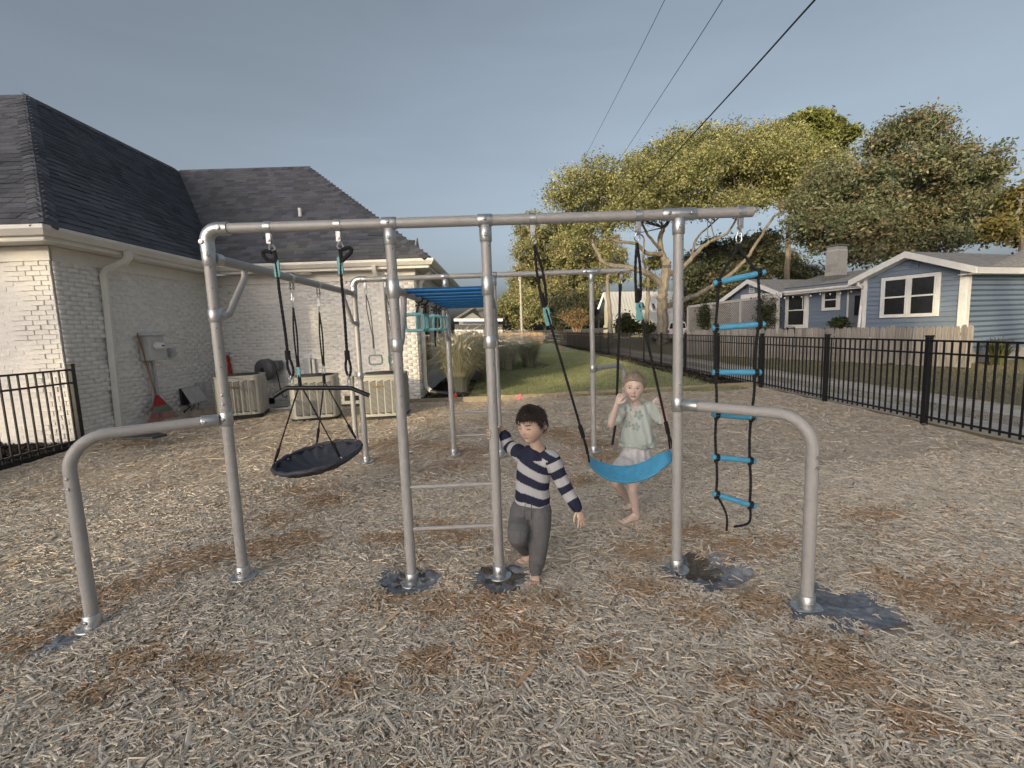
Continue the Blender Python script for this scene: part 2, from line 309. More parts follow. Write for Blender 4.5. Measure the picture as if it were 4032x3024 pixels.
def chips(n, y0, y1, quads, lmin, lmax):
    X = rng.uniform(-9.4, 5.9, n*4); Y = rng.uniform(y0, y1, n*4)
    k = (np.abs(X) < 1.32*Y+.9) & (Y < border_y(X)-.03) & ~((X < WA+.02) & (Y > WAY-.05)) & ~((X < -6.3)) & ~((X < WBX) & (Y > WB))
    e_ = .8 if y1 > 4.6 else .25; k &= rng.random(len(Y)) < np.clip((Y-y0)/e_ if y0 > 2 else 1, 0, 1)*np.clip((y1-Y)/e_ if y1 < 10 else 1, 0, 1)
    X, Y = X[k][:n], Y[k][:n]; pc = patchcov(X, Y); k = rng.random(len(X)) > pc*.975; X, Y = X[k], Y[k]; n = len(X)
    L = np.clip(rng.lognormal(math.log((lmin+lmax)/2.4), .5, n), lmin*.7, lmax*1.6); Wd = L*rng.uniform(.14, .34, n); Wd = np.clip(Wd, .003, .014*(lmax/.06)); T = rng.uniform(.0015, .004, n)*(lmax/.06)
    big = rng.random(n) < .012; L[big] *= 1.7; Wd[big] *= 1.6; yaw = rng.uniform(0, 2*math.pi, n); pt = rng.normal(0, .09, n); rl = rng.normal(0, .18, n)
    tx = np.stack([np.cos(yaw)*np.cos(pt), np.sin(yaw)*np.cos(pt), np.sin(pt)], -1); s0 = np.stack([-np.sin(yaw), np.cos(yaw), 0*yaw], -1); u0 = np.cross(tx, s0)
    s1 = s0*np.cos(rl)[:, None]+u0*np.sin(rl)[:, None]; u1 = np.cross(tx, s1)
    C = np.stack([X, Y, gh(X, Y)+rng.uniform(-.005, .006, n)+np.abs(np.sin(pt))*L*.3], -1)
    b = brown(X, Y); isb = rng.random(n) < b*.85+.06
    tone = np.clip(rng.normal(.92, .15, n), .45, 1.14)[:, None]
    tan_ = np.where(rng.random((n, 1)) < .4, V3(.84, .755, .64), V3(.90, .775, .605))
    br_ = np.where(rng.random((n, 1)) < .5, V3(.58, .39, .24), V3(.66, .47, .31))
    c = np.where(isb[:, None], br_, tan_)*tone; dk = rng.random(n) < .02; c[dk] *= .3
    hl, hw = (tx*(L/2)[:, None]), (s1*(Wd/2)[:, None]); ht = u1*T[:, None]
    tw = rng.uniform(.25, 1, n)[:, None]; tw2 = rng.uniform(.4, 1, n)[:, None]
    if quads:
        P = np.stack([C-hl-hw*tw, C-hl+hw*tw, C+hl+hw*tw2, C+hl-hw*tw2], 1); k = 4; fq = np.array([[0, 3, 2, 1]])
    else:
        rg = rng.uniform(-.5, .5, n)[:, None]      # split chips: a low ridge along each piece
        P = np.stack([C-hl-hw*tw, C-hl*.97+hw*rg*tw+ht*1.3, C-hl+hw*tw, C+hl+hw*tw2, C+hl*.96+hw*rg*tw2+ht*1.3, C+hl-hw*tw2], 1); k = 6
        fq = np.array([[0, 1, 4, 5], [1, 2, 3, 4]])
    f = (fq[None]+(np.arange(n)*k)[:, None, None]).reshape(-1, 4)
    return P.reshape(-1, 3), f, np.repeat(c, k, 0)
pm('chip', (1, 1, 1), .9, 0, .14, 90, attr=True, spec=.2, world=True)
vv, ff, cc, off = [], [], [], 0
for a in ((108000, 1.05, 2.85, False, .020, .056), (118000, 2.55, 4.9, False, .023, .06), (72000, 4.2, 7.8, True, .033, .076), (56000, 6.2, 10.64, True, .04, .095)):
    v, f, c = chips(*a); vv.append(v); ff.append(f+off); cc.append(c); off += len(v)
tag(raw('wood_chips', np.concatenate(vv), np.concatenate(ff), MATS['chip'], col=np.concatenate(cc)), 'loose pale tan and brown wood chips covering the play area', 'wood chips', kind='stuff')
# bare landscape fabric and soil round the post feet
def blob(cx, cy, rx, ry, seed, lift, n=26, rings=5):
    r_ = np.random.default_rng(seed); ph = r_.uniform(0, 6.28, 4); b = MB(); vs = [(cx, cy, float(gh(V3(cx), V3(cy))[0])+lift)]
    for k in range(1, rings+1):
        for j in range(n):
            a = 2*math.pi*j/n; w = 1+.16*math.sin(2*a+ph[0])+.1*math.sin(3*a+ph[1])+.07*math.sin(5*a+ph[2])+.05*math.sin(9*a+ph[3]); t = k/rings
            x, y = cx+rx*w*t*math.cos(a), cy+ry*w*t*math.sin(a)
            vs.append((x, y, float(gh(V3(x), V3(y))[0])+lift*(1-.6*t)+.008*math.sin(7*a+ph[1])*t))
    fs = [(0, 1+j, 1+(j+1) % n) for j in range(n)]+[(1+k*n+j, 1+(k+1)*n+j, 1+(k+1)*n+(j+1) % n, 1+k*n+(j+1) % n) for k in range(rings-1) for j in range(n)]
    return b.add(vs, fs)
for cx, cy, rx, ry, sd_, lab in [(X2, YF-.04, .2, .16, 1, 'dark weed fabric pit round the ladder post foot beside soil'), (X3+.03, YF-.08, .19, .18, 2, 'cut weed fabric pit round the ladder post foot near the barefoot boy'), (X4+.13, YF-.1, .27, .22, 3, 'torn weed fabric patch round the post foot under the swing beam'), (LOWR[0]+.17, LOWR[1]-.04, .31, .21, 4, 'bare grey weed fabric patch beside the foot of the bent rail under the rope ladder'), (-2.33, 2.24, .12, .10, 5, 'small weed fabric patch showing at the foot of the bent rail beside the web swing')]:
    t = thing('weed_fabric', lab, 'ground fabric', (cx, cy, 0), 'weed fabric showing round post feet')
    blob(cx, cy, rx, ry, sd_, .006).build('fabric_sheet', MATS['fabric'], t)
    if sd_ in (1, 2, 3):
        blob(cx-.02, cy+.06, rx*.62, ry*.6, sd_+20, .014).build('soil', MATS['soil'], t)
        for k in range(3):   # folded flaps of the cut fabric
            a = [2.5, .35, -.8][k]+.3*sd_; c = V3(cx+rx*.62*math.cos(a), cy+ry*.62*math.sin(a), float(gh(V3(cx), V3(cy))[0])+.014)
            d = V3(-math.sin(a), math.cos(a), 0); o = V3(math.cos(a), math.sin(a), 0); w = .085; fl = MB()
            fl.add([c-d*w*1.2, c+d*w, c+d*w*.9+o*.03+V3(0, 0, .026), c-d*w*.9+o*.03+V3(0, 0, .022), c+d*w*.8+o*.075+V3(0, 0, .008), c-d*w*.9+o*.075+V3(0, 0, .006)], [(0, 1, 2, 3), (3, 2, 4, 5)])
            fo = fl.build('fold', MATS['fabric'], t); sm = fo.modifiers.new('s', 'SOLIDIFY'); sm.thickness = .004; ss = fo.modifiers.new('u', 'SUBSURF'); ss.levels = ss.render_levels = 2
# lawn, beds, drive strips
def sheet(name, poly, z, m, kind='structure', th=.05):
    b = MB(); b.prism([(x, y, z-th) for x, y in poly], (0, 0, th)); return tag(b.build(name, MATS[m], smooth=False), kind=kind)
sheet('lawn', [(-2.3, 10.06), (1.2, 10.2), (5.95, 10.7), (5.95, 49), (-30, 49), (-30, 30), (-2.3, 30)], -.008, 'lawn')
sheet('neighbour_lawn', [(5.99, -6), (60, -6), (60, 60), (5.99, 60)], -.012, 'lawn_neighbour')
sheet('fence_bed', [(5.3, 10.72), (5.94, 10.74), (5.94, 48.6), (5.15, 48.6), (5.35, 30), (5.1, 20), (5.2, 15), (5.0, 12)], .006, 'dark_mulch', th=.03)
sheet('house_bed', [(-1.93, 10.07), (-1.0, 10.08), (-.85, 12.5), (-.3, 15), (-.2, 17.2), (1.5, 17.6), (2.0, 19), (1.5, 22), (-1.93, 22)], .006, 'dark_mulch', th=.03)
sheet('side_bed', [(-12, 4.5), (-6.36, 4.5), (-6.36, 6.95), (-12, 6.95)], .05, 'dark_mulch', th=.12)
sheet('drive_dirt', [(6.0, -6), (8.25, -6), (8.35, 32), (6.0, 32)], -.002, 'sand', th=.03)
sheet('drive_strip', [(6.2, -6), (6.68, -6), (6.72, 30), (6.24, 30)], .008, 'concrete', th=.03)
sheet('drive_strip', [(7.38, -6), (7.86, -6), (7.9, 30), (7.42, 30)], .008, 'concrete', th=.03)
# dark bark lumps in the beds
def lumps(n, poly_fn, smin, smax, zb, seed):
    r_ = np.random.default_rng(seed); P = poly_fn(r_, n); n = len(P); yaw = r_.uniform(0, 6.28, n); L = r_.uniform(smin, smax, n); Wd = L*r_.uniform(.3, .7, n); tl = r_.normal(0, .4, n)
    tx = np.stack([np.cos(yaw)*np.cos(tl), np.sin(yaw)*np.cos(tl), np.sin(tl)], -1); s0 = np.stack([-np.sin(yaw), np.cos(yaw), r_.normal(0, .4, n)], -1)
    C = np.stack([P[:, 0], P[:, 1], np.full(n, zb)+r_.uniform(0, .03, n)], -1); hl = tx*(L/2)[:, None]; hw = s0*(Wd/2)[:, None]
    v = np.stack([C-hl, C-hw, C+hl, C+hw], 1).reshape(-1, 3); f = np.arange(4*n).reshape(-1, 4); c = np.repeat(r_.uniform(.4, 1.6, (n, 1))*V3(.035, .029, .025), 4, 0)
    return v, f, c
def bed1(r_, n): y = 10.8+(r_.random(n)**2)*30; x = r_.uniform(5.1, 5.95, n); return np.stack([x, y], -1)
def bed2(r_, n): return np.stack([r_.uniform(-1.9, -.8, n), r_.uniform(10.1, 14, n)], -1)
def bed3(r_, n): return np.stack([r_.uniform(-9, -6.4, n), r_.uniform(5, 6.9, n)], -1)
parts = [lumps(9000, bed1, .04, .13, .01, 1), lumps(2000, bed2, .03, .1, .01, 2), lumps(4000, bed3, .03, .12, .06, 3)]
v_ = np.concatenate([p[0] for p in parts]); o_ = np.cumsum([0]+[len(p[0]) for p in parts[:-1]]); f_ = np.concatenate([p[1]+k for p, k in zip(parts, o_)])
tag(raw('bark_mulch', v_, f_, MATS['chip'], col=np.concatenate([p[2] for p in parts])), 'dark shredded bark mulch in the planting beds', 'bark mulch', kind='stuff')
# grass blades
def blades(n, y0, y1, xf, h0, h1, w, zb, seed, c0, c1):
    r_ = np.random.default_rng(seed); Y = y0+(y1-y0)*r_.random(n)**1.35; x0, x1 = xf(Y); X = x0+(x1-x0)*r_.random(n); sc = (1+.05*(Y-y0))
    a = r_.uniform(0, 6.28, n); h = r_.uniform(h0, h1, n); ww = w*sc; ln = r_.normal(0, .5, (n, 2))*h[:, None]
    A = np.stack([X-np.cos(a)*ww, Y-np.sin(a)*ww, np.full(n, zb)], -1); B = np.stack([X+np.cos(a)*ww, Y+np.sin(a)*ww, np.full(n, zb)], -1); C = np.stack([X+ln[:, 0], Y+ln[:, 1], zb+h], -1)
    t = np.clip(r_.random(n)*.6+.5*(np.sin(X*1.7+1)*np.sin(Y*.9)*.5+.5), 0, 1)[:, None]; c = (V3(*c0)*(1-t)+V3(*c1)*t)*r_.uniform(.6, 1.3, (n, 1))
    return np.stack([A, B, C], 1).reshape(-1, 3), np.arange(3*n).reshape(-1, 3), np.repeat(c, 3, 0)
pm('blade', (1, 1, 1), .7, 0, .1, 3, attr=True, trans=.35, spec=.2)
pr = [blades(120000, 10.15, 30, lambda Y: (np.where(Y < 15, -1.0, -.5), np.full_like(Y, 5.5)), .03, .075, .0045, -.008, 11, (.28, .31, .155), (.46, .465, .26)),
      blades(50000, 4, 22, lambda Y: (np.full_like(Y, 8.2), 8.3+Y*.62), .02, .05, .005, -.01, 12, (.17, .17, .095), (.32, .28, .18)),
      blades(5000, 4, 20, lambda Y: (np.full_like(Y, 6.75), np.full_like(Y, 7.35)), .01, .04, .004, -.01, 13, (.13, .12, .07), (.27, .22, .15))]
o_ = np.cumsum([0]+[len(p[0]) for p in pr[:-1]])
tag(raw('lawn_grass', np.concatenate([p[0] for p in pr]), np.concatenate([p[1]+k for p, k in zip(pr, o_)]), MATS['blade'], col=np.concatenate([p[2] for p in pr])), 'short green lawn grass behind the play area and over the neighbour yard', 'grass', kind='stuff')
# timber border: boards end to end
tb = thing('timber_border', 'low pale timber edging between wood chips and lawn', 'edging', (-2, 10, 0))
for i in range(len(BORDER)-1):
    a, b = V3(*BORDER[i], 0), V3(*BORDER[i+1], 0); d = unit(b-a)
    MB().bar(a+d*.006+V3(0, .03, .015), b-d*.006+V3(0, .03, .015), .04, .14).build('board', MATS['timber'], tb, bevel=.004)
# ================================================================ the white brick house
house = thing('brick_house', 'white painted brick house with dark shingle hip roof and cream gutters', 'house', (-6, 11, 0))
EZ = 3.13
wal = MB(); wal.bb(-12, WA, WAY, 17.8, -.3, 2.95).bb(WA, WBX, WB, 17.8, -.3, 2.95)
wall = wal.build('wall', MATS['mortar'], house, smooth=False)
VENTS = []
def brick_mesh(seed, L=.2, Hh=.0693, D=.0024):
    r_ = np.random.default_rng(seed); b = MB(); h = D
    x, z = L/2, Hh/2; j = lambda s: r_.normal(0, s)
    f = [(-x+.004+j(.002), h+j(.002), -z+.004+j(.002)), (x-.004+j(.002), h+j(.002), -z+.004+j(.002)), (x-.004+j(.002), h+j(.002), z-.003+j(.002)), (-x+.004+j(.002), h+j(.002), z-.003+j(.002))]
    bk = [(-x, -.01, -z), (x, -.01, -z), (x, -.01, z), (-x, -.01, z)]
    return b.add(f+bk, [(0, 1, 2, 3), (4, 5, 1, 0), (5, 6, 2, 1), (6, 7, 3, 2), (7, 4, 0, 3)])
BP = []      # (centre, dir, normal, length, proud)
def bricks(o, d, n, width, z0, z1, q0=0, q1=0, holes=()):
    o, d, n = V3(*o), unit(d), unit(n); row = 0; z = z0; pitch = .0705
    while z < z1-.03:
        x = -.1 if row % 2 else 0.
        while x < width-.02:
            L = .2; a, b = max(x, 0), min(x+L, width)
            if b-a > .04 and not any(h[0]-.02 < (a+b)/2 < h[1]+.02 and h[2] < z < h[3] for h in holes):
                blk = int((z-z0)//(pitch*6)); inblk = ((z-z0)/pitch) % 6 < 5.02
                qa, qb = (q0, q0*.72)[blk % 2] if q0 else 0, (q1, q1*.72)[blk % 2] if q1 else 0
                pr_ = .024 if inblk and ((q0 and (a+b)/2 < qa) or (q1 and (a+b)/2 > width-qb)) else 0
                BP.append((o+d*(a+b)/2+V3(0, 0, z+.0315), d, n, b-a-.001, pr_+rng.normal(0, .0014)))
            x += L+.008
        z += pitch; row += 1
bricks((WA, WAY, 0), (0, 1, 0), (1, 0, 0), WB-WAY, -.08, 2.74, q0=.78)
bricks((-9.2, WAY, 0), (1, 0, 0), (0, -1, 0), 9.2+WA, -.08, 2.74, q1=.62)
bricks((WA, WB, 0), (1, 0, 0), (0, -1, 0), WBX-WA, -.08, 2.74, q1=.62)
bricks((WBX, WB, 0), (0, 1, 0), (1, 0, 0), 17.8-WB, -.08, 2.74, q0=.7, holes=((.75, 1.75, .85, 2.45), (3.2, 4.2, .85, 2.45)))
BP.sort(key=lambda b: np.linalg.norm(b[0]-CAMP)-(1.5 if b[2][1] < 0 else 0)+(6 if b[0][0] < -8.2 else 0))
protos = [brick_mesh(k) for k in range(5)]
pmesh = []
for p in protos:
    me = bpy.data.meshes.new('brick'); me.from_pydata(np.concatenate(p.v).tolist(), [], p.f); me.materials.append(MATS['brick_white']); pmesh.append(me)
rv, rf, off = [], [], 0
for k, (c, d, n, L, pr_) in enumerate(BP):
    if k < 300:
        o = bpy.data.objects.new('brick', pmesh[k % 5]); COL.objects.link(o); o.parent = wall
        R = Matrix(((d[0], n[0], 0), (d[1], n[1], 0), (d[2], n[2], 1))).transposed()
        M = Matrix(((d[0]*L/.2, n[0], 0, 0), (d[1]*L/.2, n[1], 0, 0), (0, 0, 1, 0), (0, 0, 0, 1))); M.translation = Vector((c+n*pr_-wloc(wall)).tolist())
        o.matrix_basis = M
    else:
        v = np.concatenate(protos[k % 5].v); w = c+np.outer(v[:, 0]*L/.2, d)+np.outer(v[:, 1]+pr_, n)+np.outer(v[:, 2], (0, 0, 1))
        rv.append(w); rf.append(np.array(protos[k % 5].f)+off); off += len(v)
tag(raw('brickwork', np.concatenate(rv), np.concatenate(rf), MATS['brick_white'], wall), kind='stuff')
# trim: frieze, soffit, fascia, gutters
def edge_run(a, b, nrm, wall_off):
    a, b, n = V3(*a), V3(*b), unit(nrm); d = unit(b-a)
    return a, b, n, d
tr = MB()
tr.bb(WA-.01, WA+.03, WAY-.03, WB, 2.73, 2.94).bb(-12, WA+.03, WAY-.045, WAY-.005, 2.73, 2.94).bb(WA+.03, WBX+.03, WB-.035, WB-.005, 2.73, 2.94).bb(WBX-.01, WBX+.035, WB-.03, 17.8, 2.73, 2.94)
tr.build('frieze_board', MATS['trim_cream'], house, bevel=.006)
sf = MB(); sf.bb(WA-.02, -6.1, WAY-.43, 10.36, 2.945, 2.965).bb(-12, WA-.02, WAY-.43, WAY+.02, 2.945, 2.965).bb(WA+.36, WBX+.4, 10.36, WB+.02, 2.942, 2.968).bb(WBX-.02, WBX+.36, WB+.02, 17.9, 2.945, 2.965)
sf.build('soffit', MATS['trim_cream'], house, smooth=False)
GP = [(0, -.0), (.055, 0), (.115, .075), (.115, .125), (.1, .125), (.1, .115), (0, .115)]    # outwards, up
def gutter(a, b, n, name='gutter', m0=0, m1=0):
    a, b, n = V3(*a), V3(*b), V3(*n); d = unit(b-a); mb = MB(); vs = []
    for e, mt in ((a, m0), (b, m1)): vs += [e+n*p[0]+V3(0, 0, p[1])+d*p[0]*mt for p in GP]
    k = len(GP); mb.add(vs, [tuple(range(k))[::-1], tuple(range(k, 2*k))]+[(i, (i+1) % k, k+(i+1) % k, k+i) for i in range(k)])
    return mb.build(name, MATS['trim_cream'], house, ang=25)
GZ = EZ-.14
gutter((-6.1, 6.52, GZ), (-6.1, 10.36, GZ), (1, 0, 0), m0=-1, m1=-1)
gutter((-12, 6.52, GZ), (-6.1, 6.52, GZ), (0, -1, 0), m1=1)
gutter((-6.1, 10.36, GZ), (-1.53, 10.36, GZ), (0, -1, 0), m0=1, m1=1)
gutter((-1.53, 10.36, GZ), (-1.53, 17.9, GZ), (1, 0, 0), m0=-1)
fc = MB(); fc.bb(-6.125, -6.103, 6.54, 10.37, 2.93, 3.11).bb(-12, -6.12, 6.53, 6.55, 2.93, 3.11).bb(-6.1, -1.55, 10.364, 10.384, 2.93, 3.11).bb(-1.555, -1.535, 10.39, 17.9, 2.93, 3.11)
fc.build('fascia', MATS['trim_cream'], house, smooth=False)
# roof
K0, K1, K2, K3 = V3(-6.02, 6.47, EZ), V3(-6.02, 10.28, EZ), V3(-1.5, 10.28, EZ), V3(-1.5, 17.5, EZ)
RA, RM, RB = V3(-8.97, 9.65, 6.3), V3(-8.97, 13.85, 6.3), V3(-5.3, 13.85, 6.3)
K9 = V3(-12, 6.47, EZ); R9 = V3(-12, 9.65, 6.25)
planes = [('A', [K0, K1, RM, RA], K0, K1), ('F', [K9, K0, RA, R9], K9, K0), ('B', [K1, K2, RB, RM], K1, K2), ('C', [K2, K3, RB], K2, K3), ('D', [K3, V3(-9, 17.5, EZ), RM, RB], K3, V3(-9, 17.5, EZ))]
rd = MB()
for nm, P, a, b in planes: rd.add([p-V3(0, 0, .02) for p in P], [tuple(range(len(P)))])
roof = rd.build('roof', MATS['far_roof'], house, smooth=False)
SH = []
def inpoly(pt, poly):
    c = False; n = len(poly)
    for i in range(n):
        x1, y1 = poly[i]; x2, y2 = poly[i-1]
        if (y1 > pt[1]) != (y2 > pt[1]) and pt[0] < (x2-x1)*(pt[1]-y1)/(y2-y1)+x1: c = not c
    return c
def xr(poly, y):
    """where a level line crosses the roof plane"""
    X_ = []; n = len(poly)
    for i in range(n):
        (x1, y1), (x2, y2) = poly[i], poly[i-1]
        if (y1 > y) != (y2 > y): X_.append((x2-x1)*(y-y1)/(y2-y1)+x1)
    return (min(X_), max(X_)) if len(X_) > 1 else (0, 0)
for nm, P, a, b in planes[:4]:
    ex = unit(b-a); nrm = unit(np.cross(P[1]-P[0], P[2]-P[1])); nrm = nrm if nrm[2] > 0 else -nrm; ey = unit(np.cross(nrm, ex)); ey = ey if ey[2] > 0 else -ey
    p2 = [((p-a)@ex, (p-a)@ey) for p in P]; W0, W1 = min(p[0] for p in p2), max(p[0] for p in p2); Hh = max(p[1] for p in p2); r = 0; y = -.01
    while y < Hh:
        x = W0-rng.uniform(0, .3)
        while x < W1:
            w = rng.uniform(.13, .34)
            lo_, hi_ = xr(p2, y+.07); xa_, xb_ = max(x, lo_), min(x+w, hi_)
            if xb_-xa_ > .04:
                lo = .024 if rng.random() < .5 else .015
                SH.append((a+ex*(xa_+xb_)/2+ey*y, ex, ey, nrm, xb_-xa_, lo))
            x += w+.004
        y += .137; r += 1
def front(s): return (s[3]@(CAMP-s[0])) > 0
SH.sort(key=lambda s: np.linalg.norm(s[0]-CAMP)+(0 if front(s) else 30)+(5 if s[0][0] < -8 else 0))
shv = np.array([(-.5, 0, 1), (.5, 0, 1), (.5, .2, .15), (-.5, .2, .15), (-.5, 0, -.6), (.5, 0, -.6)]); shf = [(0, 1, 2, 3), (4, 5, 1, 0)]
sme = bpy.data.meshes.new('shingle'); sme.from_pydata([(a, b, c*.012) for a, b, c in shv], [], [(0, 1, 2, 3), (4, 5, 1, 0)]); sme.materials.append(MATS['shingle_piece'])
rv, rf, rc, off = [], [], [], 0
for k, (c, ex, ey, nn, w, lo) in enumerate(SH):
    if k < 300:
        o = bpy.data.objects.new('shingle', sme); COL.objects.link(o); o.parent = roof; s = lo/.012
        M = Matrix(((ex[0]*w, ey[0], nn[0]*s, 0), (ex[1]*w, ey[1], nn[1]*s, 0), (ex[2]*w, ey[2], nn[2]*s, 0), (0, 0, 0, 1))); M.translation = Vector((c-wloc(roof)).tolist()); o.matrix_basis = M
    else:
        rv.append(c+np.outer(shv[:, 0]*w, ex)+np.outer(shv[:, 1], ey)+np.outer(shv[:, 2]*lo, nn)); rf.append(np.array(shf)+off); off += 6
        rc.append(np.tile(rng.uniform(.72, 1.3)*V3(1, 1, rng.uniform(.95, 1.08)), (6, 1)))
tag(raw('shingle_courses', np.concatenate(rv), np.concatenate(rf), MATS['shingle'], roof, col=np.concatenate(rc)), kind='stuff')
def caps(a, b, n1, n2):
    """overlapping cap shingles folded over a hip or ridge"""
    a, b = V3(*a), V3(*b); d = unit(b-a); L = np.linalg.norm(b-a); mb = MB(); k = int(L/.16); up_ = unit(n1+n2)
    s1 = np.cross(d, n1); s1 = s1 if s1@n2 < 0 else -s1; s2 = np.cross(d, n2); s2 = s2 if s2@n1 < 0 else -s2
    for i in range(k):
        p = a+d*(i*.16); q = a+d*min(L, i*.16+.19); c = V3(1, 1, 1)*rng.uniform(.6, 1.35); w = .15
        P1, P0, P2 = p+s1*w+n1*.03, p+up_*.036, p+s2*w+n2*.03; Q1, Q0, Q2 = q+s1*w+n1*.020, q+up_*.026, q+s2*w+n2*.020
        mb.add([P1, P0, P2, Q1, Q0, Q2, p+s1*w, p, p+s2*w], [(0, 1, 4, 3), (1, 2, 5, 4), (6, 7, 1, 0), (7, 8, 2, 1), (6, 0, 3), (8, 5, 2)], col=c)
    return mb.build('ridge_cap', MATS['shingle'], roof, smooth=False, col=True)
nA = unit(np.cross(K1-K0, RA-K0)); nF = unit(np.cross(K0-K9, RA-K0)); nB = unit(np.cross(K2-K1, RB-K2)); nC = unit(np.cross(K3-K2, RB-K2))
fx = lambda n: n if n[2] > 0 else -n
nA, nF, nB, nC = map(fx, (nA, nF, nB, nC))
caps(K0, RA, nF, nA); caps(RA, RM, nA, V3(-1, 0, 1)); caps(RM+V3(.4, 0, 0), RB, nB, V3(0, 1, 1)); caps(K2, RB, nB, nC); caps(R9, RA, nF, V3(0, 1, 1))
# small gable further back on the roof and a vent pipe
gb = MB(); gb.add([(-2.75, 15.1, 3.75), (-2.75, 16, 4.62), (-2.75, 16.9, 3.75), (-5.2, 15.1, 3.75), (-5.2, 16, 4.62), (-5.2, 16.9, 3.75)], [(0, 1, 4, 3), (1, 2, 5, 4), (0, 2, 1)])
gb.build('dormer', MATS['far_roof'], house, smooth=False)
ga = MB(); ga.bar((-2.73, 15.0, 3.69), (-2.73, 16, 4.66), .05, .12).bar((-2.73, 17.0, 3.69), (-2.73, 16, 4.66), .05, .12); ga.build('gable_trim', MATS['trim_cream'], house)
p = AP(*dz(649, 468), K2, nB); vp = MB(); vp.cyl(p, p+V3(0, 0, .2), .045).build('vent_pipe', MATS['white_plastic'], house)
# downspouts
def spout(pts, w=.075, d=.055, side=(0, 1, 0), name='downspout'):
    mb = MB(); mb.tube(pts, w/1.2, 4, True, side=unit(V3(*side)+.9999*np.cross(side, (0, 0, 1))))
    return mb.build(name, MATS['trim_cream'], house, ang=50, bevel=.006)
y0 = AX(412, 1150, WA+.05)[1]; y1 = AX(465, 1670, WA+.05)[1]
spout([(-6.03, y0+.1, 3.0), (-6.03, y0+.1, 2.9), (-6.08, y0+.08, 2.83), (WA+.12, y0+.02, 2.7), (WA+.07, y0, 2.62), (WA+.065, y0, 2.2), (WA+.065, (y0+y1)/2, 1.2), (WA+.065, y1, .05)])
x0 = AY(1515, 1300, WB-.05)[0]
spout([(x0-.06, 10.3, 3.0), (x0-.06, 10.32, 2.9), (x0-.04, 10.45, 2.8), (x0, WB-.08, 2.7), (x0, WB-.07, 2.5), (x0+.02, WB-.07, .08)], side=(1, 0, 0))
yc = WB+.3
spout([(-1.6, yc, 3.0), (-1.62, yc, 2.9), (-1.75, yc, 2.78), (WBX+.08, yc, 2.66), (WBX+.07, yc, 2.5), (WBX+.07, yc, .28), (WBX+.1, yc-.03, .2), (WBX+.2, yc-.08, .13)])
dr = MB(); pts = [V3(WBX+.18, yc-.07, .13), V3(WBX+.35, yc-.1, .09), V3(WBX+.75, yc-.12, .05), V3(WBX+1.05, yc-.1, .0)]
pp = [pts[i]+(pts[i+1]-pts[i])*t for i in range(3) for t in np.linspace(0, .95, 9)]
tag(dr.tube(pp, [.05+.006*(i % 2) for i in range(len(pp))], 12).build('drain_pipe', MATS['plastic_dark']), 'black corrugated drain pipe running from downspout into the bed', 'drain pipe')
# window on the far side wall
for k, (h0, h1) in enumerate(((11.45, 12.45), (13.9, 14.9))):
    wf = MB(); X = WBX; wf.bb(X-.02, X+.05, h0-.09, h0, .8, 2.5).bb(X-.02, X+.05, h1, h1+.09, .8, 2.5).bb(X-.02, X+.05, h0, h1, 2.42, 2.5).bb(X-.02, X+.09, h0-.12, h1+.12, .74, .82)
    w = wf.build('window', MATS['trim_cream'], house, bevel=.005); MB().bb(X+.005, X+.02, h0, h1, .82, 2.42).build('pane', MATS['glass'], w, smooth=False)
    MB().bb(X+.01, X+.04, h0, h1, 1.6, 1.64).bb(X+.01, X+.038, (h0+h1)/2-.012, (h0+h1)/2+.012, .82, 2.42).build('sash', MATS['black_metal'], w)
for nm, pa, pb in (('vent', (1357, 1560), (1420, 1592)), ('vent', (1060, 1568), (1083, 1600))):
    a = AY(*pa, WB-.02); b = AY(*pb, WB-.02); mb = MB(); mb.bb(a[0], b[0], WB-.028, WB-.005, max(b[2], .02), a[2]); v = mb.build('crawl_vent', MATS['plastic_dark'], house)
    sl = MB(); zz = np.linspace(max(b[2], .02), a[2], 8)
    for z in zz: sl.bb(a[0], b[0], WB-.04, WB-.026, z-.006, z+.006)
    sl.build('vent_slat', MATS['black_metal'], v)
# floodlights under the soffit
def flood(px, py, lab, k):
    p = AY(px, py, WB-.16); t = thing('floodlight', lab, 'light', p, 'floodlights under the eave')
    m = MATS['trim_cream']; MB().lathe([(.05, 0), (.055, .015), (.05, .03)], p+V3(0, 0, .02)).build('mount', m, t)
    for s in (-1, 1): MB().lathe([(.012, 0), (.03, .03), (.042, .09), (.046, .12), (.04, .125)], p+V3(s*.02, 0, .01), (s*.7, -.5, -.5)).build('lamp_head', m, t)
flood(1480+30, 1075, 'cream twin floodlight under the eave by the house corner', 0)
pf = AY(1193, 1068, 10.5); t = thing('soffit_light', 'flat cream light fitting set under the house eave above the condensers', 'light', pf); MB().bb(pf[0]-.16, pf[0]+.16, 10.42, 10.62, 2.9, 2.945).build('housing', MATS['trim_cream'], t, bevel=.01)
MB().bb(pf[0]-.1, pf[0]+.1, 10.46, 10.58, 2.885, 2.9).build('lens', MATS['white_plastic'], t, bevel=.004)
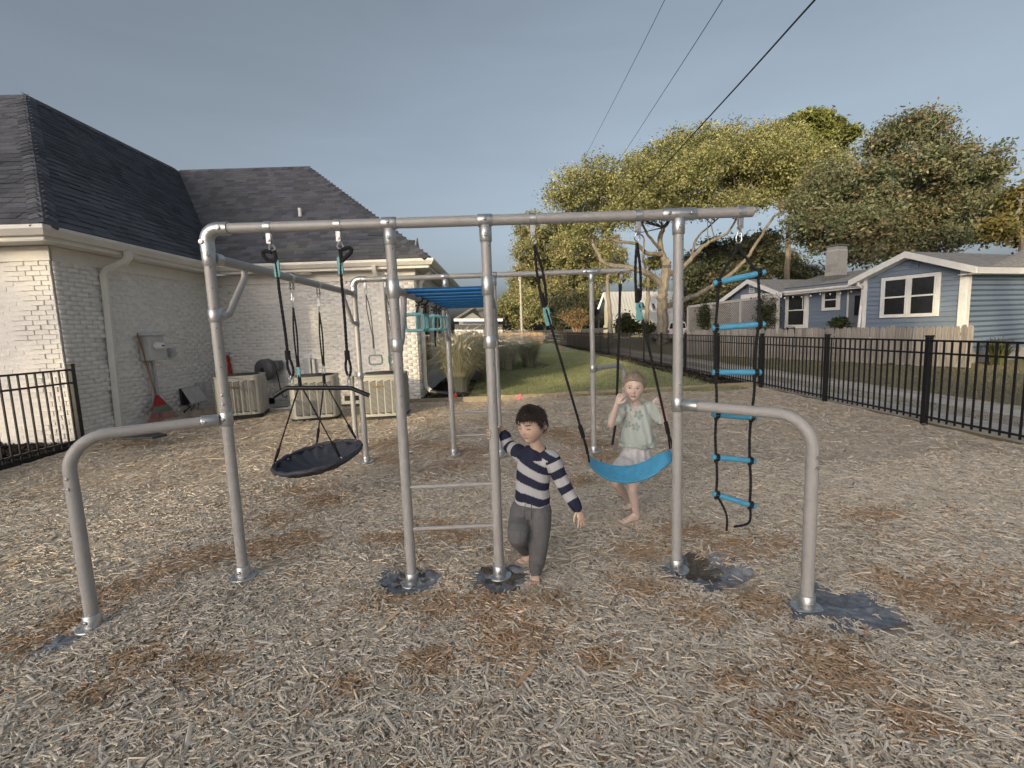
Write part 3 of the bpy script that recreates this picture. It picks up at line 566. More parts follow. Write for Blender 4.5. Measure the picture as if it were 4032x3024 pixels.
# ---- things on and against the house
def ax_y(px, py, off): return AX(px, py, WA+off)
a, b = ax_y(583, 1322, .2), ax_y(655, 1415, .2)
mt = thing('electric_meter', 'grey electric meter box with round glass meter on brick wall', 'meter box', (WA, (a[1]+b[1])/2, b[2]))
MB().bb(WA+.01, WA+.2, a[1], b[1], b[2], a[2]).build('box', MATS['box_grey'], mt, bevel=.008)
MB().bb(WA, WA+.24, a[1]-.02, b[1]+.02, a[2], a[2]+.018).build('lid', MATS['box_grey'], mt, bevel=.004)
mc = V3(WA+.2, a[1]*.55+b[1]*.45, a[2]*.58+b[2]*.42); me_ = MB().lathe([(.075, 0), (.075, .03), (.066, .035), (.06, .1), (.05, .12)], mc, (1, 0, 0)).build('meter', MATS['white_plastic'], mt)
MB().bb(mc[0]+.12, mc[0]+.128, mc[1]-.03, mc[1]+.03, mc[2]-.012, mc[2]+.012).build('dial', MATS['plastic_dark'], me_)
for dy, r in ((-.05, .02), (.06, .028)): MB().cyl((WA+.06, mc[1]+dy, b[2]+.02), (WA+.06, mc[1]+dy+.02, .02), r).build('conduit', MATS['conduit'], mt)
a, b = ax_y(670, 1370, .07), ax_y(690, 1405, .07); t = thing('outlet_box', 'small pale box beside the electric meter', 'outlet box', (WA, a[1], b[2]))
MB().bb(WA+.01, WA+.08, a[1], b[1]+.03, b[2], a[2]).build('box', MATS['conduit'], t, bevel=.006); MB().bb(WA+.08, WA+.095, a[1]+.02, b[1], b[2]+.03, a[2]-.03).build('cover', MATS['box_grey'], t, bevel=.004)
# rake
rb = AX(635, 1690, WA+.22); rb[2] = .1; rt_ = AX(541, 1312, WA+.06); rm = AX(613, 1553, WA+.14)
t = thing('leaf_rake', 'red plastic leaf rake leaning against brick wall below the meter', 'rake', rb)
MB().cyl(rt_, rm, .013).build('handle', MATS['handle_wood'], t)
c0 = AX(577, 1690, WA+.2); c1 = AX(703, 1672, WA+.2); c0[2] = c1[2] = .09; hd = MB()
for i in range(23):
    e = c0+(c1-c0)*i/22; hd.tube([rm+(e-rm)*.02, rm+(e-rm)*.5+V3(.03, 0, 0), rm+(e-rm)*.96+V3(.03, 0, 0), e-V3(.03, 0, 0)], .0045, 5)
hd.build('tines', MATS['rake_red'], t)
q = [rm+(c0-rm)*.42, rm+(c1-rm)*.42, rm+(c1-rm)*.66, rm+(c0-rm)*.66]; MB().prism([p+V3(.045, 0, 0) for p in q], (.004, 0, 0)).build('label_card', MATS['label_pale'], t, smooth=False)
q = [rm, rm+(c0-rm)*.42, rm+(c1-rm)*.42]; MB().prism([p+V3(.035, 0, 0) for p in q], (.004, 0, 0)).build('web', MATS['rake_red'], t, smooth=False)
# broken utility box
a, b = ax_y(722, 1530, .1), ax_y(790, 1582, .1); t = thing('utility_box', 'grey utility box hanging open low on brick wall with loose wires', 'utility box', (WA, a[1], b[2]))
MB().bb(WA+.01, WA+.05, a[1], b[1], b[2], a[2]).build('back_box', MATS['plastic_dark'], t, bevel=.004)
mb = MB(); mb.prism([(WA+.05, a[1], a[2]), (WA+.09, a[1], a[2]), (WA+.27, a[1], b[2]+.03), (WA+.22, a[1], b[2])], (0, b[1]-a[1], 0)); mb.build('cover', MATS['box_grey'], t, bevel=.006)
MB().bb(WA+.01, WA+.13, b[1]+.03, b[1]+.2, b[2]+.07, a[2]+.06).build('junction_box', MATS['conduit'], t, bevel=.006)
for k in range(3): y = a[1]+.06+k*.14; MB().tube([(WA+.06, y, b[2]+.04), (WA+.12, y+.04, b[2]-.05), (WA+.07, y+.08*(k-1), b[2]-.12), (WA+.04, y, .05)], .007 if k else .014, 6).build('cable', MATS['black_metal'], t)
# stepladder folded against the wall
lp = [AY(825, 1400, 10.45), AY(875, 1398, 10.45)]
t = thing('stepladder', 'folded red stepladder with yellow feet leaning at the house inner corner', 'stepladder', (lp[0][0], 10.4, .1))
zt = lp[0][2]; xa = lp[0][0]; w = lp[1][0]-lp[0][0]
for s in (0, 1):
    MB().bar((xa+w*s, WB-.06, zt), (xa+w*s+(.16 if s else -.1), WB-.32, .1), .07, .03, (1, 0, 0)).build('rail', MATS['ladder_red'], t, bevel=.004)
    MB().bar((xa+w*s+.02, WB-.06, zt-.05), (xa+w*s+(.13 if s else -.07), WB-.12, .1), .05, .025, (1, 0, 0)).build('rear_rail', MATS['ladder_red'], t)
    MB().bar((xa+w*s+(.1 if s else -.06), WB-.25, .42), (xa+w*s+(.165 if s else -.105), WB-.33, .1), .075, .036, (1, 0, 0)).build('foot', MATS['yellow'], t)
for k in range(4):
    f_ = .2+.22*k; MB().bb(xa-.1*f_-.01, xa+w+.16*f_+.01, WB-.06-.26*f_-.05, WB-.06-.26*f_+.03, zt-(zt-.1)*f_, zt-(zt-.1)*f_+.03).build('step', MATS['conduit'], t)
MB().bb(xa-.03, xa+w+.03, WB-.12, WB-.02, zt-.02, zt+.06).build('top_cap', MATS['conduit'], t, bevel=.01)
# condensers
def rrect(w, d, r, n=6):
    P = []
    for cx, cy, a0 in ((w/2-r, d/2-r, 0), (-w/2+r, d/2-r, 90), (-w/2+r, -d/2+r, 180), (w/2-r, -d/2+r, 270)):
        for k in range(n+1): a = math.radians(a0+90*k/n); P.append((cx+r*math.cos(a), cy+r*math.sin(a)))
    return P
def condenser(loc, lab, rz):
    t = thing('air_conditioner', lab, 'air conditioner', loc, 'condensers along the house wall'); Wd, Hh = .80, .78
    bp = MB().prism([(x*1.03, y*1.03, -.05) for x, y in rrect(Wd, Wd, .1)], (0, 0, .06)); bp.build('base_pad', MATS['black_metal'], t, local=True)
    MB().prism([(x, y, .02) for x, y in rrect(Wd, Wd, .12)], (0, 0, Hh-.07)).build('cabinet', MATS['ac_body'], t, local=True, ang=25)
    tp = MB().prism([(x*1.02, y*1.02, Hh-.052) for x, y in rrect(Wd, Wd, .13)], (0, 0, .045)).build('top_cover', MATS['ac_body'], t, local=True, bevel=.012, ang=25)
    gr = MB()
    for r in np.linspace(.04, .33, 11): gr.torus((0, 0, Hh+.004+.02*(1-r/.33)), r, .004, (0, 0, 1), 28, 4)
    for k in range(6): a = k*math.pi/3; gr.tube([(0, 0, Hh+.024), (.33*math.cos(a), .33*math.sin(a), Hh)], .005, 4)
    gr.build('fan_grille', MATS['ac_dark'], tp, local=True)
    MB().lathe([(.34, 0), (.34, .003)], (0, 0, Hh-.006), n=28).build('fan_opening', MATS['ac_dark'], tp, local=True)
    for face in (0, 1, 2):
        for k in range(5):
            x = -.31+k*.128; y = -Wd/2; w = .104
            if face != 0 and k in (0,): continue
            rot = (0, math.pi/2, -math.pi/2)[face]; cs, sn = math.cos(rot), math.sin(rot); rv_ = lambda p: (p[0]*cs-p[1]*sn, p[0]*sn+p[1]*cs, p[2])
            if face == 0:
                pn = MB().prism([rv_((x, y-.004, .08)), rv_((x+w, y-.004, .06)), rv_((x+w, y-.004, Hh-.1)), rv_((x, y-.004, Hh-.13))], (0, .01, 0)).build('louvre_panel', MATS['ac_dark'], t, local=True, smooth=False)
                lv = MB()
                for z in np.linspace(.1, Hh-.14, 26): lv.prism([rv_((x, y-.003, z)), rv_((x+w, y-.003, z+.012)), rv_((x+w, y-.009, z+.006)), rv_((x, y-.009, z-.006))], (0, 0, .003))
                lv.build('louvre', MATS['ac_body'], pn, local=True, smooth=False)
            else:
                MB().prism([rv_((x, y-.006, .08)), rv_((x+w*1.1, y-.006, .08)), rv_((x+w*1.1, y-.006, Hh-.1)), rv_((x, y-.006, Hh-.1))], rv_((0, .01, 0))).build('side_panel', MATS['ac_body'], t, local=True, bevel=.003)
    MB().bb(-.13, .06, -Wd/2-.02, -Wd/2-.012, Hh-.235, Hh-.2).build('name_badge', MATS['bronze'], t, local=True)
    t.rotation_euler = (0, 0, rz); return t
c1 = condenser((-5.2, 9.2, .05), 'beige condenser unit beside the red stepladder', math.radians(18))
copy_tree(c1, (-3.56, 8.75, .02), 'beige condenser unit behind the web swing between the other two', math.radians(15))
copy_tree(c1, (-2.24, 8.66, .02), 'beige condenser unit nearest the house corner with pampas grass', math.radians(4))
# hose reel
p = AY(1048, 1455, WB-.25); t = thing('hose_reel', 'dark grey round retractable hose reel on brick wall', 'hose reel', p)
MB().lathe([(.05, -.12), (.2, -.115), (.235, -.09), (.24, .06), (.215, .1), (.05, .105)], p, (.25, 1, 0), 28).build('casing', MATS['reel_grey'], t, bevel=.004)
MB().lathe([(.02, 0), (.045, .01), (.045, .03), (.02, .035)], p-V3(.03, .15, 0), (.25, 1, 0)).build('hub', MATS['black_metal'], t)
MB().bb(p[0]+.02, p[0]+.3, WB-.25, WB-.05, p[2]-.02, p[2]+.19).build('mount', MATS['reel_grey'], t, bevel=.02)
MB().tube([p+V3(.22, -.02, .02), p+V3(.25, 0, -.2), p+V3(.27, .02, -.5), p+V3(.3, .02, -.62), p+V3(.37, .02, -.66), p+V3(.4, .02, -.6)], .011, 8).build('hose', MATS['black_metal'], t)
MB().tube([p+V3(-.05, -.16, 0), p+V3(-.1, -.17, -.09), p+V3(-.12, -.15, -.2)], .008, 6).build('power_cord', MATS['black_metal'], t)
# disconnect box
a, b = AY(1192, 1412, WB-.12), AY(1240, 1468, WB-.12); t = thing('disconnect_box', 'pale grey electrical disconnect box on wall above the middle condenser', 'electrical box', (a[0], WB, b[2]))
MB().bb(a[0], b[0]-.08, WB-.13, WB-.0, b[2]-.05, a[2]).build('box', MATS['conduit'], t, bevel=.008); MB().bb(b[0]-.07, b[0], WB-.09, WB-.0, b[2]-.03, a[2]-.02).build('side_box', MATS['box_grey'], t, bevel=.006)
p = AG(1085, 1612, .04); t = thing('condensate_pipe', 'white plastic drain pipe lying at the wall between condensers', 'pipe', p); MB().tube([p+V3(-.35, .25, .02), p, p+V3(.28, .05, .02), p+V3(.33, .04, .06)], .02, 8).build('pipe', MATS['white_plastic'], t); MB().tube([p+V3(.25, .055, .02), p+V3(.33, .04, .022), p+V3(.335, .04, .09)], .028, 8).build('elbow', MATS['white_plastic'], t)
p = AG(560, 1722, .12); t = thing('splash_block', 'black plastic drain mat lying on wood chips below the downspout', 'drain mat', p); mb = MB()
mb.prism([p+V3(-.36, -.1, 0), p+V3(.28, -.16, 0), p+V3(.36, .02, 0), p+V3(.05, .16, .03), p+V3(-.36, .1, .02)], (0, 0, .03)); mb.build('mat', MATS['plastic_dark'], t, bevel=.008)
# side fence at the left
def fence_run(name, label, p0, p1, gaps, height, npick, limit, foot=0.02, first_post=True):
    t = thing(name, label, 'fence', p0)
    return t
t = thing('metal_fence', 'black metal picket fence panel ending at the white house corner', 'fence', (-6.3, 5, 0))
fx_ = -6.3
for k, y in enumerate((6.86, 5.03, 3.2)):
    ps = MB().bb(fx_-.03, fx_+.03, y-.03, y+.03, -.05, 1.22).build('post', MATS['fence_black'], t, bevel=.004)
    MB().bb(fx_-.035, fx_+.035, y-.035, y+.035, 1.22, 1.245).build('post_cap', MATS['fence_black'], ps, bevel=.004)
for z in (.12, .97, 1.16): 
    for y0_, y1_ in ((3.23, 5.0), (5.06, 6.83)): MB().bb(fx_-.013, fx_+.013, y0_, y1_, z-.013, z+.013).build('rail', MATS['fence_black'], t)
pk = MB().bb(-.009, .009, -.009, .009, .05, 1.15).build('picket', MATS['fence_black'], t, local=True, smooth=False); pk.location = (0, .13, 0)
for k in range(1, 32):
    y = 3.3+k*.112
    if abs(y-5.03) > .06 and y < 6.8: piece(pk, 'picket', t, (fx_, y, 0))
pk.location = (0, 3.32-5, 0)
# ================================================================ the swing set frame
PR = .0295
setf = thing('swing_set', 'grey tubular metal swing set with monkey bars and chrome fittings', 'swing set', (0, 4, 0))
UP, LO, CH = MATS['pipe_upper'], MATS['pipe_lower'], MATS['chrome']
def pipe(name, pts, m=UP, r=PR, n=18, parent=setf): return MB().tube(pts, r, n).build(name, m, parent)
def arc(p, d1, d2, R, n=10):
    """smooth bend of radius R at corner p between unit directions d1 (in) and d2 (out)"""
    p, d1, d2 = V3(*p), unit(d1), unit(d2); a = p-d1*R; c = a+d2*R
    return [c+(-d2)*R*math.cos(t)+d1*R*math.sin(t) for t in np.linspace(0, math.pi/2, n)]
def collar(p, ax, L=.09, r=PR+.0065, screws=(), parent=setf):
    p, ax = V3(*p), unit(ax); o = MB().lathe([(r-.003, -L/2), (r, -L/2+.004), (r, L/2-.004), (r-.003, L/2)], p, ax, 20).build('fitting', CH, parent)
    if len(screws):
        for q, d in screws: MB().lathe([(.011, 0), (.011, .006), (.008, .008), (.005, .008), (.005, .003)], V3(*q), d, 12).build('set_screw', MATS['screw'], o)
    return o
def flange(x, y, name='base_flange', lean=0):
    z = float(gh(V3(x), V3(y))[0])
    o = MB().lathe([(.075, 0), (.078, .004), (.075, .009), (.042, .012), (.041, .07), (.037, .075)], (x, y, z+.004), (0, 0, 1), 24).build(name, CH, setf)
    MB().lathe([(.009, 0), (.009, .008), (.005, .01)], (x, y-.04, z+.048), (0, -1, 0), 10).build('set_screw', MATS['screw'], o)
    for k in range(4): a = .6+k*math.pi/2; MB().lathe([(.008, 0), (.008, .006)], (x+.058*math.cos(a), y+.058*math.sin(a), z+.012), n=6).build('bolt', MATS['screw'], o)
zf = lambda px, py, Y=YF: float(AY(px, py, Y)[2])
xf = lambda px, py, Y=YF: float(AY(px, py, Y)[0])
XE = xf(2962, 840); ZJ = zf(1580, 1610); ZM = zf(1734, 1132); ZS = zf(822, 1014)-.0; ZL = zf(866, 1650)
def post(x, y, top, zj=None):
    zj = zj or ZJ; z0 = float(gh(V3(x), V3(y))[0])+.02
    pl = pipe('post', [(x, y, z0), (x, y, zj)], LO, PR+.0012)
    MB().lathe([(PR+.0012, 0), (PR, .004)], (x, y, zj), (0, 0, 1), 18).build('joint_ring', LO, pl)
    pu = pipe('post', [(x, y, zj), (x, y, top)], UP, PR)
    for dz_ in (.03, .085): MB().lathe([(.008, 0), (.007, .005), (.003, .006)], (x+.006, y-PR, zj+dz_), (.15, -1, 0), 8).build('screw_head', MATS['screw'], pu)
    hl = MB()
    for z in np.arange(zj+.25, top-.1, .115): hl.lathe([(.0035, 0), (.0035, .0015)], (x+PR*.55, y-PR*.84, z), (.55, -.84, 0), 6)
    hl.build('adjust_hole', MATS['black_metal'], pu)
    flange(x, y)
for y in (YF, YB):
    for x in (X2, X3, X4): post(x, y, HB-.03, )
    post(X1, y, HB-.12, zf(866, 1610))
    # beam with elbow
    R = .07
    MB().tube([(X1, y, HB-.13)]+arc((X1, y, HB), (0, 0, 1), (1, 0, 0), R)+[(X1+.13, y, HB)], PR+.008, 18).build('elbow', CH, setf)
    xa = xf(1580, 875) if y == YF else X2+.12; xb = xf(2250, 862) if y == YF else X3+.3
    pipe('beam', [(X1+.07, y, HB), (X2+.09, y, HB)]); pipe('beam', [(X2+.09, y, HB), (xb, y, HB)], r=PR+.001); pipe('beam', [(xb, y, HB), (XE, y, HB)])
    MB().lathe([(PR-.004, 0), (PR, .003), (PR, .006)], (XE-.004, y, HB), (1, 0, 0)).build('end_cap', LO, setf)
    for x in (X2, X3):
        collar((x, y, HB), (1, 0, 0), .085, screws=[((x, y-PR-.008, HB+.004), (0, -1, .1))]); collar((x, y, HB-.08), (0, 0, 1), .085, screws=[((x, y-PR-.008, HB-.085), (0, -1, 0))])
    collar((X4, y, HB), (1, 0, 0), .2, screws=[((X4-.065, y-PR-.008, HB), (0, -1, 0)), ((X4+.065, y-PR-.008, HB), (0, -1, 0))]); collar((X4, y, HB-.07), (0, 0, 1), .09, screws=[((X4, y-PR-.008, HB-.075), (0, -1, 0))])
    for q, d in (((X1-.01, y-PR-.008, HB-.075), (0, -1, 0)), ((X1+.09, y-PR-.008, HB), (0, -1, 0))): MB().lathe([(.013, 0), (.013, .008), (.006, .009)], q, d, 12).build('set_screw', MATS['screw'], setf)
# side beam on the left with its braces
pipe('side_beam', [(X1, YF+.05, ZS), (X1, YB-.05, ZS)], LO)
for y, s in ((YF, 1), (YB, -1)):
    collar((X1, y, ZS), (0, 0, 1), .1, screws=[((X1+.02, y-PR-.008, ZS+.01), (0.4, -1, 0))]); collar((X1, y+s*.075, ZS), (0, 1, 0), .07)
    zb = zf(843, 1244); collar((X1, y, zb), (0, 0, 1), .075); collar((X1, y+s*.06, zb), (0, 1, 0), .05, r=.026)
    pipe('brace', [(X1, y+s*.05, zb), (X1, y+s*.1, zb), (X1, y+s*.15, zb+.02), (X1, y+s*.2, zb+.08), (X1, y+s*.33, zb+(ZS-zb)*.66), (X1, y+s*.36, zb+(ZS-zb)*.78), (X1, y+s*.365, zb+(ZS-zb)*.88), (X1, y+s*.365, ZS)], UP, .02, 14)
# monkey bars
for x in (X2, X3):
    pipe('monkey_rail', [(x, YF+.05, ZM), (x, YB-.05, ZM)], LO, .024)
    for y, s in ((YF, 1), (YB, -1)):
        collar((x, y, ZM), (0, 0, 1), .11); collar((x, y+s*.06, ZM), (0, 1, 0), .05, r=.031)
        zb = zf(1565, 1360); collar((x, y, zb), (0, 0, 1), .075); collar((x, y+s*.05, zb), (0, 1, 0), .04, r=.026)
        pipe('brace', [(x, y+s*.04, zb), (x, y+s*.09, zb), (x, y+s*.14, zb+.03), (x, y+s*.175, zb+.09), (x, y+s*.26, zb+(ZM-zb)*.68), (x, y+s*.28, zb+(ZM-zb)*.84), (x, y+s*.28, ZM)], UP, .02, 14)
for y in np.linspace(YF+.3, YB-.28, 8): pipe('monkey_rung', [(X2, y, ZM+.012), (X3, y, ZM+.012)], MATS['bar_blue'], .0175, 14)
# ladder rungs
for z in (zf(1780, 1911), zf(1790, 2075)): pipe('ladder_rung', [(X2, YF, z), (X3, YF, z)], LO, .0135, 12)
for z in (zf(1870, 1622, YB), zf(1870, 1713, YB)): pipe('ladder_rung', [(X2, YB, z), (X3, YB, z)], LO, .0135, 12)
# bent low rails
for (x, y, fx0, fy0) in ((X1, YF, LOWL[0], LOWL[1]), (X4, YF, LOWR[0], LOWR[1]), (X4, YB, 1.56, 5.9), (X1, YB, -1.95, 5.93)):
    zl = ZL if x < 0 else zf(2665, 1592); d = unit(V3(fx0-x, fy0-y, 0)); L = math.hypot(fx0-x, fy0-y); Rb = .17; zj = zl-.29; z0 = float(gh(V3(fx0), V3(fy0))[0])+.02
    collar((x, y, zl), (0, 0, 1), .085); collar(V3(x, y, zl)+d*.085, d, .09, screws=[(V3(x, y, zl)+d*.09+V3(0, -PR-.008, 0)*1., (0, -1, 0)), (V3(x, y-PR-.008, zl), (0, -1, 0))])
    ur = pipe('low_rail', [V3(x, y, zl)+d*.05]+[V3(x, y, zl)+d*k for k in np.linspace(.1, L-Rb-.02, 4)]+arc((fx0, fy0, zl), d, (0, 0, -1), Rb)+[V3(fx0, fy0, zj)], LO)
    pipe('low_post', [(fx0, fy0, zj), (fx0, fy0, z0)], LO, PR+.0015)
    for dz_ in (.03, .085): MB().lathe([(.008, 0), (.007, .005), (.003, .006)], (fx0+.004, fy0-PR, zj+dz_), (0, -1, 0), 8).build('screw_head', MATS['screw'], ur)
    flange(fx0, fy0)
# hanger clamps on the beams, and hooks for what hangs from them
def clamp(x, y, z, ax=(1, 0, 0)):
    ax = unit(ax); pn = unit(np.cross(ax, (0, 0, 1)))
    o = MB().lathe([(PR+.002, -.02), (PR+.005, -.018), (PR+.005, .018), (PR+.002, .02)], (x, y, z), ax, 18).build('hanger_clamp', CH, setf)
    for s in (-1, 1): MB().box(V3(x, y, z)+pn*s*.012+V3(0, 0, -.065), (.028, .004, .06), (ax, pn, V3(0, 0, 1))).build('clamp_plate', MATS['screw'], o, bevel=.006)
    MB().cyl(V3(x, y, z)+pn*-.022+V3(0, 0, -.075), V3(x, y, z)+pn*.022+V3(0, 0, -.075), .008, 10).build('bolt', MATS['screw'], o)
    return V3(x, y, z-.085)
def hook(mb, top, bot, nrm=(0, 1, 0), w=.016):
    """a snap hook from top to bottom: an eye and a long link"""
    top, bot = V3(*top), V3(*bot); d = unit(bot-top); L = np.linalg.norm(bot-top); nrm = unit(nrm)
    mb.torus(top+d*.014, .013, .0035, np.cross(d, nrm), 14, 6); c = top+d*(L*.6); s = unit(np.cross(d, nrm)); hl = L*.42
    P = [c+s*w*math.cos(a)*(1.1 if math.sin(a) > 0 else .8)+d*hl*math.sin(a) for a in np.linspace(0, 2*math.pi, 21)]
    mb.tube(P, .0042, 6, False, side=nrm)
def ropepts(P, k=6):
    """smooth polyline through P (Catmull-Rom)"""
    P = [V3(*p) for p in P]; Q = [2*P[0]-P[1]]+P+[2*P[-1]-P[-2]]; out = []
    for i in range(1, len(Q)-2):
        for t in np.linspace(0, 1, k, endpoint=False):
            a, b, c, d = Q[i-1:i+3]; out.append(.5*((2*b)+(c-a)*t+(2*a-5*b+4*c-d)*t*t+(-a+3*b-3*c+d)*t**3))
    return out+[P[-1]]
def rope(P, r=.0075, m='rope', name='rope', parent=None, k=6, smoothpath=True):
    pts = ropepts(P, k) if smoothpath else [V3(*p) for p in P]
    # twisted lay: radius pulses a little along the rope
    L = sum(np.linalg.norm(pts[i+1]-pts[i]) for i in range(len(pts)-1)); n = max(6, int(L/.012)); T = np.linspace(0, len(pts)-1, n)
    A = np.array(pts); I = np.minimum(T.astype(int), len(pts)-2); f_ = (T-I)[:, None]; Q = A[I]*(1-f_)+A[I+1]*f_
    return MB().tube(Q, [r*(1.08 if i % 2 else .9) for i in range(n)], 7).build(name, MATS[m], parent)
def figure8(p, d, m='teal', parent=None, s=1.):
    """teal rope adjuster: a slotted tapered plate"""
    p, d = V3(*p), unit(d); w = unit(np.cross(d, (0, 1, 0))); o = MB()
    out = [p+d*y*s+w*x*s for x, y in ((-.016, -.05), (.016, -.05), (.019, -.02), (.015, 0), (.019, .02), (.016, .05), (-.016, .05), (-.019, .02), (-.015, 0), (-.019, -.02))]
    o.prism([q-V3(0, .006, 0) for q in out], (0, .012, 0)); return o.build('adjuster', MATS[m], parent, bevel=.004)
def z4(x, y): return 700+x/1.659, 800+y/1.659
def on(Y): return lambda x, y: AY(x, y, Y)
F = on(YF)
# --- pull-down bar on two ropes
pb0, pb1 = F(*z4(720, 1208)), F(*z4(1125, 1208))
bar = thing('pull_down_bar', 'black angled pull-down bar hanging on two ropes from the front beam', 'exercise bar', (pb0+pb1)/2)
bm_ = MB().tube(ropepts([F(*z4(625, 1262)), F(*z4(690, 1222)), pb0, F(*z4(800, 1207)), F(*z4(1050, 1207)), pb1, F(*z4(1165, 1222)), F(*z4(1250, 1256))], 5), .0135, 12).build('bar', MATS['black_metal'], bar)
for k, (cx, hx, hy, ls, rp, eye) in enumerate([((590, 150), 620, 310, -1, [(652, 462), (662, 560), (680, 690), (703, 850), (718, 985)], (745, 1190)), ((1045, 130), 1062, 300, 1, [(1066, 448), (1076, 580), (1090, 750), (1099, 880), (1106, 985)], (1118, 1190))]):
    x = F(*z4(*cx))[0]; h0 = clamp(x, YF, HB); h1 = F(*z4(hx+4, hy)); hk = MB(); hook(hk, h0, h1, (0, 1, 0)); hk.build('snap_hook', CH, bar)
    q = lambda a, b: F(*z4(a, b))
    s = ls
    rope([q(hx+8, hy), q(hx+18, hy+30), q(hx+24, hy+75)] if s < 0 else [q(hx-2, hy), q(hx+4, hy+50), q(hx+6, hy+90)], .011, parent=bar)
    base = q(hx+24, hy+75) if s < 0 else q(hx+4, hy+85)
    rope([base, q(hx-30, hy+62) if s < 0 else q(hx+50, hy+40), q(hx-62, hy+28) if s < 0 else q(hx+72, hy+12), q(hx-55, hy+6) if s < 0 else q(hx+60, hy-8), q(hx-8, hy+8) if s < 0 else q(hx+8, hy+4)], .012, parent=bar, name='hand_loop')
    ad = q(*( (648, 428) if s < 0 else (1062, 408))); figure8(ad, V3(0, 0, -1), parent=bar)
    rope([q(*( (640, 385) if s < 0 else (1068, 365)))]+[q(*t) for t in rp], .0085, parent=bar)
    e = q(*rp[-1]); b = q(eye[0], eye[1]-60); MB().tube([e+V3(0, 0, .02), e-V3(0, 0, .035)], .0155, 10).build('rope_clip', MATS['rope'], bar)
    rope([e, (e+b)/2+V3(-.014, 0, 0), b+V3(-.011, 0, .02), b, b+V3(.011, 0, .02), (e+b)/2+V3(.014, 0, 0), e], .0075, parent=bar)
    hk = MB(); hook(hk, b+V3(0, 0, .01), q(eye[0], eye[1]-6), (0, 1, 0), .010); hk.torus(q(eye[0], eye[1]+2), .013, .004, (0, 1, 0)); hk.build('snap_hook', CH, bar)
# --- web saucer swing under the side beam
zz = lambda x, y: (1000+x/3.687, 1450+y/3.687)
ya, yb_ = AX(1148, 1122, X1)[1], AX(1254, 1157, X1)[1]; Ym = (ya+yb_)/2
dc = AY(*zz(935, 1275), Ym); sa = thing('web_swing', 'round black fabric saucer swing hanging on four ropes', 'saucer swing', dc)
nrm = unit(V3(-.13, -.10, 1)); e1 = unit(V3(1, 0, .13)); e2 = np.cross(nrm, e1); RD = .375
dv, df = [], []
nr, na = 9, 64
for i in range(nr+1):
    t = i/nr
    for j in range(na):
        a = 2*math.pi*j/na; pl = .022*t**3*math.sin(17*a+2*math.sin(3*a))+.008*t*t*math.sin(29*a); sag = -.12*(1-t**2.6)
        dv.append(dc+e1*RD*t*math.cos(a)*(1+.012*math.sin(9*a)*t)+e2*RD*t*math.sin(a)*(1+.012*math.sin(9*a)*t)+nrm*(sag+pl*.9))
df = [(i*na+j, (i+1)*na+j, (i+1)*na+(j+1) % na, i*na+(j+1) % na) for i in range(nr) for j in range(na)]
so_ = MB().add(dv, df).build('seat', MATS['saucer'], sa, ang=180); sm = so_.modifiers.new('s', 'SOLIDIFY'); sm.thickness = .006
rimp = [dc+e1*RD*math.cos(a)+e2*RD*math.sin(a)+nrm*.004*math.sin(14*a) for a in np.linspace(0, 2*math.pi, 65)]
MB().tube(rimp, [.019+.003*math.sin(23*i*.098) for i in range(65)], 9, False, side=nrm).build('rim', MATS['saucer'], sa)
MB().add([dc-e1*RD*.93-e2*.1-nrm*.02, dc-e1*RD*.72-e2*.22-nrm*.03, dc-e1*RD*.74-e2*.2-nrm*.1], [(0, 1, 2)]).build('flap', MATS['saucer'], sa)
tops = [AX(1179, 1490, X1), AX(1275, 1484, X1)]; clp = [AX(1148, 1122, X1), AX(1254, 1157, X1)]; kinks = [AX(1153, 1195, X1), AX(1256, 1216, X1)]; lows = [AX(1173, 1435, X1), AX(1273, 1432, X1)]
for k in range(2):
    h0 = clamp(X1, clp[k][1], ZS, (0, 1, 0)); hk = MB(); hook(hk, h0, kinks[k], (1, 0, 0), .016); hk.torus(kinks[k]-V3(0, 0, .015), .019, .0035, (1, .3, 0)); hk.build('snap_hook', CH, sa)
    c = kinks[k]-V3(0, 0, .03)
    for s in (-1, 1): rope([c, (c*.6+lows[k]*.4)+V3(s*.012, 0, 0), (c*.2+lows[k]*.8)+V3(s*.009, 0, 0), lows[k]], .007, parent=sa)
    MB().tube([lows[k]+V3(0, 0, .07), lows[k]+V3(0, 0, -.02)], .014, 10).build('rope_clip', MATS['rope'], sa)
    if k == 0: figure8(lows[k]-V3(0, 0, .06), V3(0, 0, -1), parent=sa, s=.9); rope([lows[k], tops[k]], .0075, parent=sa)
    else: hk = MB(); hook(hk, lows[k], tops[k]+V3(0, 0, .02), (0, 1, 0), .012); hk.build('snap_hook', CH, sa)
    MB().tube([tops[k]+V3(0, 0, .03), tops[k]-V3(0, 0, .05)], [.012, .016], 10).build('knot', MATS['rope'], sa)
for a, k in ((math.radians(188), 0), (math.radians(-40), 0), (math.radians(112), 1), (math.radians(42), 1)):
    e = dc+e1*RD*math.cos(a)+e2*RD*math.sin(a)+nrm*.02; t0 = tops[k]-V3(0, 0, .04); u = unit(e-t0); rope([t0, (t0+e)/2, e-u*.1], .0065, parent=sa)
    MB().tube([e-u*.16, e-u*.07], .0135, 10).build('rope_clip', MATS['rope'], sa); sd2 = unit(np.cross(u, nrm))*.01
    rope([e-u*.09+sd2, e-u*.02+sd2*.7, e, e-u*.02-sd2*.7, e-u*.09-sd2], .006, parent=sa); MB().torus(e, .012, .004, sd2).build('ring', CH, sa)
